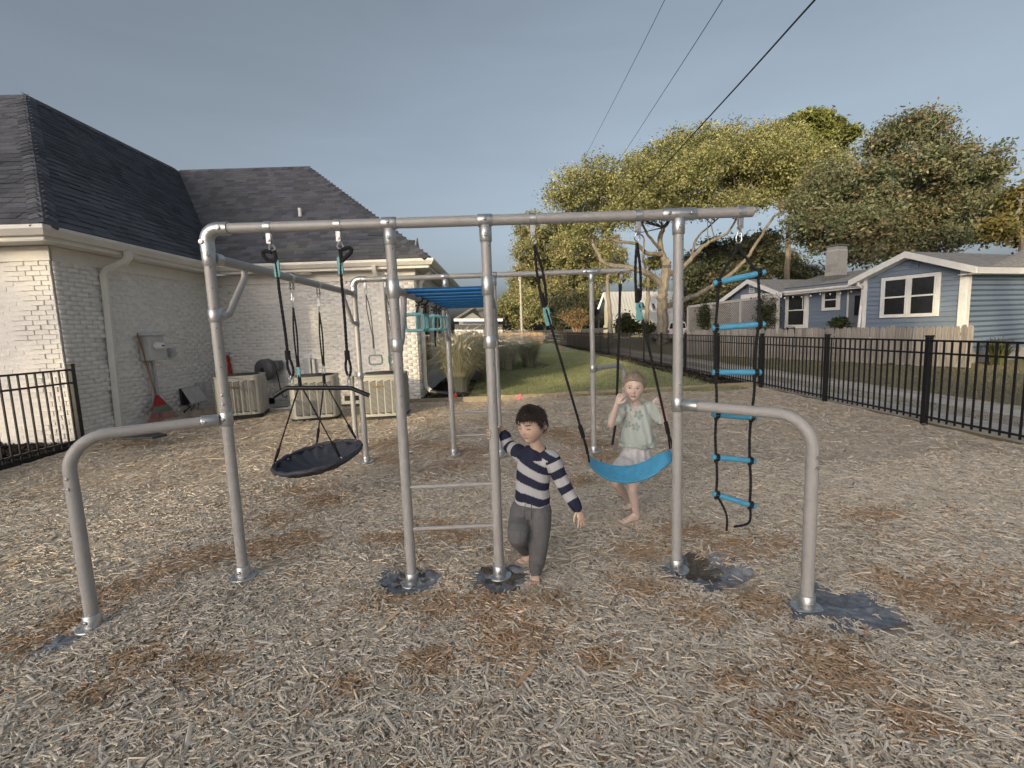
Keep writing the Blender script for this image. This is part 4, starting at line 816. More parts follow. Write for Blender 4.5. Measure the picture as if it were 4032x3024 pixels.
# --- belt swing the girl stands behind
YS = 3.02
z7 = lambda x, y: (1900+x/2.074, 1000+y/2.074)
sw = thing('belt_swing', 'bright blue flexible belt swing on two black ropes in front of the girl', 'swing', AY(2480, 1830, YS))
eL, eR = AY(2316, 1795, YS-.02), AY(2645, 1775, YS+.05)
tl = [AY(2300+x/1.843, 1300+y/1.843, YS) for x, y in ((25, 915), (60, 940), (110, 975), (180, 1003), (260, 1018), (330, 1018), (410, 1000), (480, 970), (540, 930), (600, 900), (648, 882))]
tl[0] = eL; tl[-1] = eR
sp = ropepts(tl, 5); n_ = len(sp); sv = []
for i, p in enumerate(sp):
    t = i/(n_-1); w = .068*(.55+.45*min(1, 3.2*min(t, 1-t)+.12)); tilt = .62
    d = V3(0, math.cos(tilt), math.sin(tilt)); dd = V3(0, math.sin(tilt), -math.cos(tilt))*.010
    c = p-V3(0, 0, .028); sv += [c-d*w-dd, c+d*w-dd, c+d*w+dd, c-d*w+dd]
sf_ = [(4*i+a, 4*i+(a+1) % 4, 4*i+4+(a+1) % 4, 4*i+4+a) for i in range(n_-1) for a in range(4)]+[(3, 2, 1, 0), (4*n_-4, 4*n_-3, 4*n_-2, 4*n_-1)]
MB().add(sv, sf_).build('belt_seat', MATS['swing_blue'], sw, bevel=.004)
for k, (cx, lt, ad, end) in enumerate([((2096, 878), (2104, 965), (2150, 1218), eL), ((2512, 860), (2508, 955), (2516, 1198), eR)]):
    x = F(*cx)[0]; h0 = clamp(x, YF, HB); top = AY(*lt, YF+.02); hk = MB(); hook(hk, h0, top+V3(0, 0, .01)); hk.build('snap_hook', CH, sw)
    a = AY(*ad, YF+.08); dn = unit(a-top); sdv = V3(.016, 0, 0)
    rope([top, top*.6+a*.4+sdv*(1.3 if k == 0 else .9), a*.85+top*.15+sdv*.8, a-dn*.02], .0085, parent=sw); rope([top, top*.6+a*.4-sdv*(.9 if k == 0 else .9), a*.85+top*.15-sdv*.9, a-dn*.03], .0085, parent=sw)
    MB().tube([a*.86+top*.14-sdv*.6-dn*.045, a*.86+top*.14-sdv*.6+dn*.04], .015, 10).build('rope_clip', MATS['rope'], sw)
    figure8(a+dn*.045, dn, parent=sw, s=1.15)
    e = end+V3(0, 0, .015); u = unit(e-a); rope([a, a*.5+e*.5, e-u*.17], .0085, parent=sw); MB().tube([e-u*.21, e-u*.12], .0145, 10).build('rope_clip', MATS['rope'], sw)
    for s in (-1, 1): rope([e-u*.14, e-u*.05+V3(0, s*.025, 0), e+V3(0, s*.035, s*.02-.03)], .007, parent=sw)
# --- rope ladder
rl = thing('rope_ladder', 'rope ladder with six bright blue plastic rungs hanging from the beam end', 'rope ladder', (1.25, YF, .5))
za = lambda x, y: F(2600+x/2.37, 800+y/2.37)
zb_ = lambda x, y: F(2600+x/1.843, 1500+y/1.843)
h0 = clamp(F(2915, 845)[0], YF, HB); kn = za(730, 405); hk = MB(); hook(hk, h0, kn+V3(0, 0, .02)); hk.build('snap_hook', CH, rl)
MB().ell(kn, (.016, .014, .02)).build('knot', MATS['rope'], rl)
LR = [(za(535, 740), za(890, 655), za(495, 748), za(958, 648)), (za(520, 1160), za(890, 1130), za(490, 1166), za(948, 1128)), (za(512, 1578), za(872, 1575), za(485, 1578), za(927, 1576)), (zb_(403, 245), zb_(668, 265), zb_(373, 243), zb_(710, 270)), (zb_(405, 555), zb_(655, 580), zb_(376, 551), zb_(696, 584)), (zb_(411, 825), zb_(640, 890), zb_(387, 820), zb_(683, 905))]
DEP = [(.0, -.05), (.02, -.06), (.0, -.03), (-.01, .03), (.0, .02), (.02, -.03)]
for s in (0, 1):
    P = [kn]+[LR[i][s]+V3(0, DEP[i][s]*.5, 0) for i in range(6)]; tail = [zb_(450, 900), zb_(478, 965), zb_(485, 1020), zb_(480, 1088)] if s == 0 else [zb_(655, 960), zb_(648, 1020), zb_(610, 1045), zb_(535, 1058)]
    for i in range(6): rope([P[i], (P[i]+P[i+1])/2+V3((.006 if i % 2 else -.005), 0, 0), P[i+1]], .0085, parent=rl)
    rope([P[6]]+tail, .0075, parent=rl)
for i in range(6):
    a, b = LR[i][2]+V3(0, DEP[i][0]*.5, 0), LR[i][3]+V3(0, DEP[i][1]*.5, 0); d = unit(b-a)
    rg = MB().lathe([(.014, 0), (.0175, .004), (.0175, np.linalg.norm(b-a)-.004), (.014, np.linalg.norm(b-a))], a, d, 14).build('rung', MATS['rung_blue'], rl)
    for s in (0, 1):
        c = LR[i][s]+V3(0, DEP[i][s]*.5, 0); MB().torus(c, .019, .008, d, 14, 7).torus(c+d*.012, .0185, .0065, d, 14, 6).build('knot', MATS['rope'], rl); MB().ell(c-V3(0, 0, .024), (.014, .013, .012)).build('knot', MATS['rope'], rl)
# --- climbing rope on the back beam
B_ = on(YB)
cr = thing('climbing_rope', 'plain black climbing rope hanging from the back beam behind the girl', 'rope', B_(2425, 1500))
xr = B_(2446, 1075)[0]; h0 = clamp(xr, YB, HB); k0 = B_(2442, 1125); hk = MB(); hook(hk, h0, k0+V3(0, 0, .02)); hk.build('snap_hook', CH, cr)
rope([k0, B_(2440, 1200), B_(2436, 1350), B_(2430, 1535), B_(2424, 1660), B_(2411, 1752)], .0155, parent=cr); MB().tube([k0+V3(0, 0, .02), k0-V3(0, 0, .06)], .02, 10).build('knot', MATS['rope'], cr)
# --- square ring handles on the back beam
def sq_ring(c, w, h, r, nrm, m, parent, name='handle'):
    n_ = unit(nrm); s = unit(np.cross((0, 0, 1), n_)); P = []
    for cx, cy, a0 in ((w/2, h/2, 0), (-w/2, h/2, 90), (-w/2, -h/2, 180), (w/2, -h/2, 270)):
        for k in range(6): a = math.radians(a0+90*k/5); P.append(V3(*c)+s*(cx*.62+w*.19*math.cos(a))+V3(0, 0, 1)*(cy*.55+h*.225*math.sin(a)))
    P.append(P[0]); P.append(P[1]); o = MB().tube(P, r, 8, False, side=n_); return o.build(name, MATS[m], parent)
for k, (px, py) in enumerate(((1479, 1417), (1556, 1415))):
    c = B_(px, py); t = thing('ring_handle', ('grey square trapeze handle hanging clear against the white brick wall', 'grey square trapeze handle half hidden behind the ladder post')[k], 'handle', c, 'square handles on the back beam')
    x = c[0]-.06; h0 = clamp(x, YB, HB); k0 = V3(x+.003, YB, HB-.17); hk = MB(); hook(hk, h0, k0); hk.build('hook', CH, t)
    j = c+V3(-.012, 0, .26)
    for s in (-1, 1): rope([k0, k0*.65+j*.35+V3(s*.018, 0, 0), k0*.2+j*.8+V3(s*.009, 0, 0), j], .0055, 'rope_grey', parent=t)
    MB().tube([j+V3(0, 0, .03), j-V3(0, 0, .13)], .011, 8).build('strap', MATS['rope_grey'], t); hk = MB(); hook(hk, j-V3(0, 0, .12), c+V3(0, 0, .055), (0, 1, 0), .009); hk.build('hook', CH, t)
    sq_ring(c, .15, .105, .009, (0, 1, 0), 'teal_grey', t)
# --- teal handles on the monkey bar rail
z1b = lambda x, y: (1500+x/3.318, 900+y/3.318)
for k, (sx, sy, cx, cy, w, ang, lab) in enumerate([(495, 930, 440, 1228, .105, -10, 'teal square handle strapped to the monkey bar rail, first from the ladder'), (565, 965, 545, 1228, .10, 62, 'teal square handle strapped to the monkey bar rail, turned edge on'), (690, 1000, 690, 1230, .10, -8, 'teal square handle strapped to the monkey bar rail, third from the ladder'), (745, 1020, 780, 1238, .10, 25, 'teal square handle strapped to the monkey bar rail farthest from the ladder')]):
    p = AX(*z1b(sx, sy), X2); p[2] = ZM; c = AY(*z1b(cx, cy), p[1]); c[0] = max(c[0], X2-.1)
    t = thing('grip_handle', lab, 'handle', c, 'teal handles under the monkey bars'); nr = V3(math.sin(math.radians(ang)), -math.cos(math.radians(ang)), 0)
    MB().torus((X2, p[1], ZM), .029, .008, (0, 1, 0), 16, 6).build('strap_loop', MATS['web'], t); rope([(X2, p[1], ZM-.03), (X2*.5+c[0]*.5, p[1], ZM-.1), c+V3(0, 0, .06)], .009, 'web', 'strap', t)
    MB().tube([(X2-.03, p[1]+.01, ZM-.05), (X2+.035, p[1]-.01, ZM-.045)], .008, 6).build('buckle_tail', MATS['web'], t)
    sq_ring(c, w*1.45, .125, .0125, nr, 'teal', t); MB().box(c+V3(0, 0, .066), (.035, .02, .03), (unit(np.cross((0, 0, 1), nr)), nr, V3(0, 0, 1))).build('grip_lug', MATS['teal'], t, bevel=.004)
p = AX(*z1b(712, 1000), X2); e = AY(*z1b(712, 1540), p[1]); t = thing('hanging_cord', 'thin black cord hanging from the monkey bars over the pampas grass', 'cord', e); rope([(X2, p[1]+.05, ZM-.02), (e[0], p[1]+.03, ZM-.3), (e[0], p[1], (ZM+e[2])/2-.05), e], .008, parent=t, name='cord')
# ================================================================ right-hand fence
rf_ = thing('metal_fence', 'long black metal picket fence running along the gravel drive', 'fence', (5.9, 6, 0))
FX = 5.9
posts = [(FX, y) for y in (2.1, 4.18, 6.27, 8.28, 10.39, 12.55, 14.8, 17.04, 19.17, 21.27, 23.45, 25.64, 27.8, 29.95, 32.1, 34.2, 36.25, 38.5)]+[(5.78, 41), (5.5, 43.4), (5.1, 45.7), (4.55, 47.9)]
p0 = MB().bb(-.032, .032, -.032, .032, -.05, 1.2).build('post', MATS['fence_black'], rf_, local=True, smooth=False, bevel=.004); cp0 = MB().bb(-.038, .038, -.038, .038, 1.2, 1.225).build('post_cap', MATS['fence_black'], p0, local=True, bevel=.005)
for k, (x, y) in enumerate(posts):
    if k == 0: p0.location = (x-5.9, y-6, 0)
    else:
        q = piece(p0, 'post', rf_, (x, y, 0)); c = cp0.copy(); COL.objects.link(c); c.parent = q
for (xa, ya_), (xb, yb2) in zip(posts[:-1], posts[1:]):
    d = unit(V3(xb-xa, yb2-ya_, 0))
    for z in (.09, .98, 1.15): MB().bar(V3(xa, ya_, z)+d*.033, V3(xb, yb2, z)-d*.033, .026, .026).build('rail', MATS['fence_black'], rf_, smooth=False)
pk0 = MB().bb(-.009, .009, -.009, .009, .04, 1.145).build('picket', MATS['fence_black'], rf_, local=True, smooth=False)
allp = []
for (xa, ya_), (xb, yb2) in zip(posts[:-1], posts[1:]):
    L = math.hypot(xb-xa, yb2-ya_); n = max(2, round((L-.06)/.108))
    for k in range(1, n): t = k/n; allp.append((xa+(xb-xa)*t, ya_+(yb2-ya_)*t))
allp.sort(key=lambda p: abs(p[1]-5.2) if p[1] < 5.2 else p[1]-5.2)
rest = MB()
for k, (x, y) in enumerate(allp):
    if k == 0: pk0.location = (x-5.9, y-6, 0)
    elif k < 300: piece(pk0, 'picket', rf_, (x, y, 0))
    else: rest.bb(x-.009, x+.009, y-.009, y+.009, .04, 1.145)
tag(rest.build('far_pickets', MATS['fence_black'], rf_, smooth=False), kind='stuff')
# ================================================================ the blue cottage
C0 = V3(13.8, 13.6, 0); U = V3(-.309, .951, 0); VV = V3(.951, .309, 0)
bh = thing('blue_cottage', 'blue clapboard cottage with white trim and grey shingle roof', 'house', C0)
def TZ(px, py, sb=0.): 
    p = AP(px, py, C0+VV*sb, VV); return float((p-C0)@U), float(p[2])
def PT(t, z, sb=0.): return C0+U*t+VV*sb+V3(0, 0, z)
def rect(name, m, t0, t1, z0, z1, sb, th=.03, parent=None, bevel=0):
    """a slab standing th proud of the wall plane set back sb"""
    return MB().box(PT((t0+t1)/2, (z0+z1)/2, sb-th/2), (abs(t1-t0), th, abs(z1-z0)), (U, VV, V3(0, 0, 1))).build(name, MATS[m], parent or bh, smooth=False, bevel=bevel)
def window(t0, t1, z0, z1, sb, cols=1, cas=.11, rows=2):
    w = rect('window', 'white_paint', t0, t1, z0, z1, sb-.02, .05, bevel=.006); n = cols; cw = (t1-t0-cas*(n+1))/n
    for k in range(n):
        a = t0+cas+k*(cw+cas); zm = (z0+z1)/2; r_ = .035
        rect('sash', 'white_paint', a-.012, a+cw+.012, zm-.025, zm+.025, sb-.073, .018, w)
        for b0, b1 in ((z0+cas, zm-.025), (zm+.025, z1-cas)):
            rect('pane', 'glass', a, a+cw, b0, b1, sb-.072, .006, w); 
            rect('sash', 'white_paint', a, a+r_, b0, b1, sb-.079, .014, w); rect('sash', 'white_paint', a+cw-r_, a+cw, b0, b1, sb-.079, .014, w)
    return w
tL, _ = TZ(3402, 1200); tP, zP = TZ(3591, 1003); _, zE = TZ(3832, 1052); _, zE2 = TZ(3402, 1092); zE = (zE+zE2)/2; zF = .36
core = MB(); top = [PT(0, .3, .03), PT(tL, .3, .03), PT(tL, zE, .03), PT(tP, zP, .03), PT(0, zE, .03)]; core.prism(top, VV*8); core.build('wall_core', MATS['blue_back'], bh, smooth=False)
z = zF
while z < zP-.06:
    h = .155; zt_ = z+h
    if zt_ < zE: a, b = 0, tL
    else: f = (zt_-zE)/(zP-zE); a, b = tP*f, tL+(tP-tL)*f
    if b-a > .15: MB().add([PT(a, z, -.024), PT(b, z, -.024), PT(b, z+h+.02, .012), PT(a, z+h+.02, .012), PT(a, z, .03), PT(b, z, .03)], [(0, 1, 2, 3), (4, 5, 1, 0)]).build('siding_board', MATS['blue_siding'], bh, smooth=False)
    z += h
# right wall, running away from the corner
def PV(v, z, o=0.): return C0+VV*v-U*o+V3(0, 0, z)
z = zF
while z < zE-.05:
    h = .155; MB().add([PV(.02, z, .014), PV(7, z, .014), PV(7, z+h+.02, -.012), PV(.02, z+h+.02, -.012), PV(.02, z, -.03), PV(7, z, -.03)], [(3, 2, 1, 0), (0, 1, 5, 4)]).build('siding_board', MATS['blue_siding'], bh, smooth=False); z += h
MB().prism([PV(.03, .3, -.03), PV(7, .3, -.03), PV(7, zE, -.03), PV(.03, zE, -.03)], U*1).build('wall_core', MATS['blue_back'], bh, smooth=False)
MB().prism([PT(-.0, -.1, .01), PT(tL, -.1, .01), PT(tL, zF, .01), PT(0, zF, .01)], VV*1.5).build('foundation', MATS['block'], bh, smooth=False)
MB().prism([PV(.0, -.1, .005), PV(7, -.1, .005), PV(7, zF, .005), PV(0, zF, .005)], U*.4).build('foundation', MATS['block'], bh, smooth=False)
rect('corner_board', 'white_paint', -.02, .14, .22, zE, -.022, .03); MB().prism([PV(-.02, .22, .022), PV(.14, .22, .022), PV(.14, zE, .022), PV(-.02, zE, .022)], -U*.03).build('corner_board', MATS['white_paint'], bh, smooth=False)
rect('corner_board', 'white_paint', tL-.1, tL+.02, .3, zE, -.022, .03)
a, b = TZ(3467, 1250), TZ(3711, 1066); window(b[0], a[0], TZ(3590, 1248)[1], TZ(3600, 1082)[1], 0., 2)
gv = TZ(3602, 1030); gw = rect('gable_vent', 'blue_siding', gv[0]-.13, gv[0]+.13, gv[1]-.17, gv[1]+.14, -.02, .03)
for k in range(5): rect('vent_slat', 'blue_back', gv[0]-.08, gv[0]+.08, gv[1]-.12+k*.05, gv[1]-.10+k*.05, -.052, .012, gw)
# roofs
def slab(name, pts, th=.07, m='roof_grey'):
    n_ = unit(np.cross(V3(*pts[1])-pts[0], V3(*pts[2])-pts[1])); n_ = n_ if n_[2] > 0 else -n_
    return MB().prism(pts, -n_*th).build(name, MATS[m], bh, smooth=False)
ov = .32; sl_ = (zP-zE)/(tL-tP); sr_ = (zP-zE)/tP
pk_ = zP+.1
slab('roof', [PT(tP, pk_, -ov), PT(tL+.35, pk_-sl_*(tL+.35-tP), -ov), PT(tL+.35, pk_-sl_*(tL+.35-tP), 8), PT(tP, pk_, 8)])
slab('roof', [PT(tP, pk_, -ov), PT(-.35, pk_-sr_*(tP+.35), -ov), PT(-.35, pk_-sr_*(tP+.35), 9), PT(tP, pk_, 9)])
for tt, sg in ((tL+.36, sl_), (-.36, sr_)):
    ze_ = pk_-sg*abs(tt-tP); MB().prism([PT(tP, pk_-.0, -ov-.03), PT(tt, ze_, -ov-.03), PT(tt, ze_-.2, -ov-.03), PT(tP, pk_-.2, -ov-.03)], VV*.03).build('rake_board', MATS['white_paint'], bh, smooth=False)
    MB().prism([PT(tP, pk_-.2, -ov), PT(tt, ze_-.2, -ov), PT(tt, ze_-.2, .02), PT(tP, pk_-.2, .02)], (0, 0, .015)).build('soffit', MATS['white_paint'], bh, smooth=False)
ze_ = pk_-sr_*(tP+.36); MB().prism([PT(-.36, ze_-.02, -ov), PT(-.36, ze_-.2, -ov), PT(-.36, ze_-.2, 9), PT(-.36, ze_-.02, 9)], -U*.03).build('fascia', MATS['white_paint'], bh, smooth=False)
MB().prism([PT(-.36, ze_-.2, -ov), PT(.05, ze_-.2, -ov), PT(.05, ze_-.2, 9), PT(-.36, ze_-.2, 9)], (0, 0, .015)).build('soffit', MATS['white_paint'], bh, smooth=False)
slab('roof', [PV(.3, ze_+.01, .37), PV(12, ze_+.01, .37), PV(12, 4.35, -1.6), PV(8, 4.3, -1.6)])
# porch wall set back, with windows and door
SB = 2.4
tA, _ = TZ(3402, 1200, SB); tB, _ = TZ(3060, 1200, SB); _, zpe = TZ(3215, 1145, SB-.5)
z = .3
MB().prism([PT(tL-.2, .1, SB+.04), PT(tB+1, .1, SB+.04), PT(tB+1, zpe+.3, SB+.04), PT(tL-.2, zpe+.3, SB+.04)], VV*2).build('wall_core', MATS['blue_back'], bh, smooth=False)
while z < zpe+.1:
    h = .155; MB().add([PT(tL, z, SB-.024), PT(tB+.8, z, SB-.024), PT(tB+.8, z+h+.02, SB+.012), PT(tL, z+h+.02, SB+.012), PT(tL, z, SB+.03), PT(tB+.8, z, SB+.03)], [(0, 1, 2, 3), (4, 5, 1, 0)]).build('siding_board', MATS['blue_siding'], bh, smooth=False); z += h
def span(x0, x1, y0, y1, sb): a = TZ(x0, (y0+y1)/2, sb); b = TZ(x1, (y0+y1)/2, sb); xm = (x0+x1)/2; return b[0], a[0], TZ(xm, y1, sb)[1], TZ(xm, y0, sb)[1]
w1 = window(*span(3095, 3186, 1150, 1292, SB), SB, 1, .16); s_ = span(3165, 3166, 1160, 1215, SB); rect('muntin', 'white_paint', s_[0]-.012, s_[0]+.012, s_[2], s_[3], SB-.079, .012, w1)
window(*span(3240, 3312, 1138, 1222, SB), SB, 1, .12)
d0 = span(3345, 3392, 1140, 1300, SB); dr_ = rect('door', 'door_grey', d0[0]-.1, d0[1], .15, d0[3], SB-.02, .05); rect('door_pane', 'glass', d0[0], (d0[0]+d0[1])/2, d0[2]+.6, d0[3]-.25, SB-.072, .006, dr_); rect('door_trim', 'white_paint', d0[1], d0[1]+.07, .15, d0[3], SB-.03, .05, dr_)
MB().ell(PT(d0[1]-.1, 1.05, SB-.12), (.035, .035, .035)).build('knob', MATS['black_metal'], dr_)
pe0, pe1 = PT(tL-.3, zpe+.02, SB-.55), PT(tB+.6, zpe+.02, SB-.55)
MB().bar(pe0, pe1, .03, .17).build('fascia', MATS['white_paint'], bh); MB().tube([pe0-VV*.05+V3(0, 0, .03), pe1-VV*.05+V3(0, 0, .03)], .055, 6).build('gutter', MATS['white_paint'], bh)
slab('roof', [pe0+V3(0, 0, .1), pe1+V3(0, 0, .1), pe1+VV*4.2+V3(0, 0, 1.02), pe0+VV*4.2+V3(0, 0, 1.02)])
MB().prism([pe0+V3(0, 0, -.07), pe1+V3(0, 0, -.07), pe1+VV*.55+V3(0, 0, -.07), pe0+VV*.55+V3(0, 0, -.07)], (0, 0, .012)).build('soffit', MATS['white_paint'], bh, smooth=False)
g0 = PT(tL+.12, zE-.1, -.18); g1 = PT(tL+.1, zE-.35, .05); g2 = PT(tL-.05, .95, -.08)
MB().tube([g0, g0-V3(0, 0, .12), g1, g1-V3(0, 0, .2), PT(tL+.1, 1.2, -.06), PT(tL+.08, .95, -.08), PT(tL-.25, .78, -.1), PT(tL-.45, .72, -.1)], .05, 8).build('downspout', MATS['white_paint'], bh)
# left small gable
SL = 2.0
l0, l1, lp_ = TZ(2880, 1165, SL), TZ(3072, 1150, SL), TZ(2965, 1105, SL); ze = (l0[1]+l1[1])/2
MB().prism([PT(l1[0], .2, SL), PT(l0[0], .2, SL), PT(l0[0], ze-.05, SL), PT(lp_[0], lp_[1]-.1, SL), PT(l1[0], ze-.05, SL)], VV*5).build('wall_core', MATS['blue_back'], bh, smooth=False)
z = .3
while z < lp_[1]-.25:
    h = .19; zt_ = z+h
    if zt_ < ze: a, b = l1[0], l0[0]
    else: f = (zt_-ze)/(lp_[1]-ze); a, b = l1[0]+(lp_[0]-l1[0])*f, l0[0]+(lp_[0]-l0[0])*f
    if b-a > .2: MB().add([PT(a, z, SL-.02), PT(b, z, SL-.02), PT(b, z+h+.02, SL-.002), PT(a, z+h+.02, SL-.002)], [(0, 1, 2, 3)]).build('siding_board', MATS['blue_siding'], bh, smooth=False)
    z += h
for tt in (l0[0]+.45, l1[0]-.4):
    zz_ = lp_[1]+(ze-lp_[1])*abs(tt-lp_[0])/abs((l0 if tt > lp_[0] else l1)[0]-lp_[0]); slab('roof', [PT(lp_[0], lp_[1]+.06, SL-.35), PT(tt, zz_+.06, SL-.35), PT(tt, zz_+.06, SL+5), PT(lp_[0], lp_[1]+.06, SL+5)])
    MB().prism([PT(lp_[0], lp_[1]+.07, SL-.38), PT(tt, zz_+.07, SL-.38), PT(tt, zz_-.15, SL-.38), PT(lp_[0], lp_[1]-.15, SL-.38)], VV*.03).build('rake_board', MATS['white_paint'], bh, smooth=False)
gv = TZ(2963, 1135, SL); gw = rect('gable_vent', 'white_paint', gv[0]-.16, gv[0]+.16, gv[1]-.22, gv[1]+.22, SL-.03, .03)
for k in range(4): rect('vent_slat', 'blue_back', gv[0]-.11, gv[0]+.11, gv[1]-.16+k*.09, gv[1]-.12+k*.09, SL-.062, .012, gw)
s_ = span(2920, 3002, 1157, 1176, SL); rect('trim_board', 'white_paint', s_[0], s_[1], s_[2], s_[3], SL-.03, .03)
# chimney: courses of blocks with a metal band
cb = AP(*(3290, 1095), C0+VV*(SB+1.6), VV); ch = MB(); z0 = cb[2]-.5; wdt = .62
chm = MB().box(cb+V3(0, 0, .2), (wdt-.03, wdt-.03, 2.0), (U, VV, V3(0, 0, 1))).build('chimney', MATS['block'], bh, smooth=False)
ztop = AP(3305, 960, C0+VV*(SB+1.6), VV)[2]
z = cb[2]-.3; k = 0
while z < ztop-.12:
    w_ = wdt*(1.0-.12*max(0, (z-cb[2])/(ztop-cb[2])))
    for s in ((-.25, .25) if k % 2 else (0.,)):
        MB().box(V3(cb[0], cb[1], z+.095)+U*s*w_, (w_*(.49 if k % 2 else .98), w_, .18), (U, VV, V3(0, 0, 1))).build('block', MATS['block'], chm, bevel=.006)
    z += .19; k += 1
MB().box(V3(cb[0], cb[1], z+.03), (wdt*1.08, wdt*1.08, .06), (U, VV, V3(0, 0, 1))).build('chimney_cap', MATS['far_roof'], chm)
MB().box(V3(cb[0], cb[1], z-.32), (wdt*.93, wdt*.93, .32), (U, VV, V3(0, 0, 1))).build('flashing', MATS['flash'], chm); MB().box(V3(cb[0], cb[1], cb[2]-.02), (wdt*1.12, wdt*1.12, .25), (U, VV, V3(0, 0, 1))).build('base_flashing', MATS['far_roof'], chm)
# string lights along the porch eave
sl2 = thing('string_lights', 'string of small white bulbs sagging along the porch eave', 'string lights', (pe0+pe1)/2); NP = 26
pts = [pe0+(pe1-pe0)*(.08+.86*k/NP)+V3(0, 0, -.13-.05*math.sin(math.pi*((k % 6.5)/6.5)))-VV*.02 for k in range(NP+1)]; MB().tube(pts, .008, 5).build('cable', MATS['wire'], sl2)
for k in range(1, NP, 2): MB().ell(pts[k]-V3(0, 0, .05), (.03, .03, .04), 8, 6).build('bulb', MATS['white_plastic'], sl2)
# lattice screen with vines
LSB = 1.0
lt = thing('lattice_screen', 'weathered grey wooden lattice screen beside the blue cottage', 'lattice', PT(6, 0, LSB)); xsL = (2712, 2803, 2920, 3068); tops_ = []
for px, py in zip(xsL, (1208, 1196, 1182, 1165)): t_, z_ = TZ(px, py, LSB); tops_.append((t_, z_)); rect('post', 'lattice_grey', t_-.05, t_+.05, 0, z_, LSB, .09, lt)
for i in range(3):
    (ta, za_), (tb_, zb2) = tops_[i], tops_[i+1]; MB().bar(PT(ta-.045, za_, LSB-.045), PT(tb_+.045, zb2, LSB-.045), .1, .12).build('rail', MATS['lattice_grey'], lt); MB().bar(PT(ta-.05, .25, LSB-.045), PT(tb_+.05, .25, LSB-.045), .06, .08).build('rail', MATS['lattice_grey'], lt)
    la = MB(); zt_ = (za_+zb2)/2-.06; z0 = .3; H_ = zt_-z0; w = ta-tb_
    for sgn, sb_ in ((1, LSB-.04), (-1, LSB-.052)):
        x = -H_
        while x < w:
            a0, a1 = max(0, x), min(w, x+H_)
            if a1-a0 > .05:
                zz0, zz1 = z0+(a0-x), z0+(a1-x)
                if sgn < 0: zz0, zz1 = zt_-(a0-x), zt_-(a1-x)
                la.bar(PT(tb_+a0, zz0, sb_), PT(tb_+a1, zz1, sb_), .008, .042, upv=VV)
            x += .125
    tag(la.build('lattice', MATS['lattice_grey'], lt, smooth=False), kind='stuff')
# wooden picket fence in front of the cottage
wf0 = V3(12.75, 12.35, 0); WD = unit(V3(-.36, .933, 0)); WN = V3(-WD[1], WD[0], 0); wf = thing('picket_fence', 'weathered grey wooden dog-ear picket fence in front of the blue cottage', 'fence', wf0)
pm_ = MB().prism([(-.066, 0, .03), (.066, 0, .03), (.066, 0, 1.12), (.035, 0, 1.19), (-.035, 0, 1.19), (-.066, 0, 1.12)], (0, .018, 0))
base = pm_.build('picket', MATS['picket_wood'], wf, local=True, smooth=False)
for k in range(76):
    p = wf0+WD*(k*.1425)+V3(0, 0, rng.normal(0, .012)); rot = (rng.normal(0, .01), rng.normal(0, .012), math.atan2(WD[1], WD[0]))
    if k == 0: base.rotation_euler = rot
    else: piece(base, 'picket', wf, p, rot, (rng.uniform(.93, 1.02), 1, rng.uniform(.98, 1.015)))
for z in (.3, .95): MB().bar(wf0+V3(0, 0, z)+V3(WD[1], -WD[0], 0)*.035, wf0+WD*10.8+V3(0, 0, z)+V3(WD[1], -WD[0], 0)*.035, .04, .085).build('rail', MATS['picket_wood'], wf)
# patio chairs and folding table behind the pickets
def patio_chair(p, rz, lab):
    t = thing('patio_chair', lab, 'chair', p, 'metal chairs on the porch'); m = MATS['black_metal']
    MB().bb(-.24, .24, -.24, .22, .43, .455).build('seat', m, t, local=True, bevel=.008)
    bk = MB(); bk.tube([(-.24, .22, .45), (-.25, .3, .7), (-.22, .36, .95), (0, .38, 1.0), (.22, .36, .95), (.25, .3, .7), (.24, .22, .45)], .013, 6); bk.build('back_frame', m, t, local=True)
    MB().prism([(-.22, .27, .62), (.22, .27, .62), (.2, .36, .94), (-.2, .36, .94)], (0, .012, 0)).build('backrest', m, t, local=True)
    for s in (-1, 1):
        MB().tube([(s*.25, -.2, 0), (s*.25, -.2, .64), (s*.25, .3, .68)], .012, 6).build('arm', m, t, local=True); MB().tube([(s*.24, .24, 0), (s*.24, .2, .45)], .012, 6).build('leg', m, t, local=True); MB().tube([(s*.24, -.2, 0), (s*.24, -.2, .45)], .012, 6).build('leg', m, t, local=True)
    t.rotation_euler = (0, 0, rz)
c = AP(3090, 1290, C0+VV*1.5, VV); patio_chair((c[0], c[1], .22), math.radians(-70), 'dark metal patio chair by the tall porch window')
c = AP(3258, 1290, C0+VV*1.5, VV); patio_chair((c[0], c[1], .25), math.radians(-130), 'dark metal patio chair with rounded back under the small porch window')
c = AP(3130, 1295, C0+VV*1.4, VV); t = thing('folding_table', 'small folding metal table with crossed legs on the porch', 'table', (c[0], c[1], .2))
MB().lathe([(.3, 0), (.3, .02)], (c[0], c[1], .92), n=20).build('table_top', MATS['black_metal'], t)
for s in (-1, 1):
    for q in (-.2, .2): MB().cyl(V3(c[0], c[1], .2)-U*s*.25+VV*q, V3(c[0], c[1], .92)+U*s*.25+VV*q, .012, 6).build('leg', MATS['black_metal'], t)
MB().prism([PT(tL, -.02, .6), PT(tB+1.5, -.02, .6), PT(tB+1.5, -.02, SB+.1), PT(tL, -.02, SB+.1)], (0, 0, .22)).build('porch_floor', MATS['concrete'], bh, smooth=False)
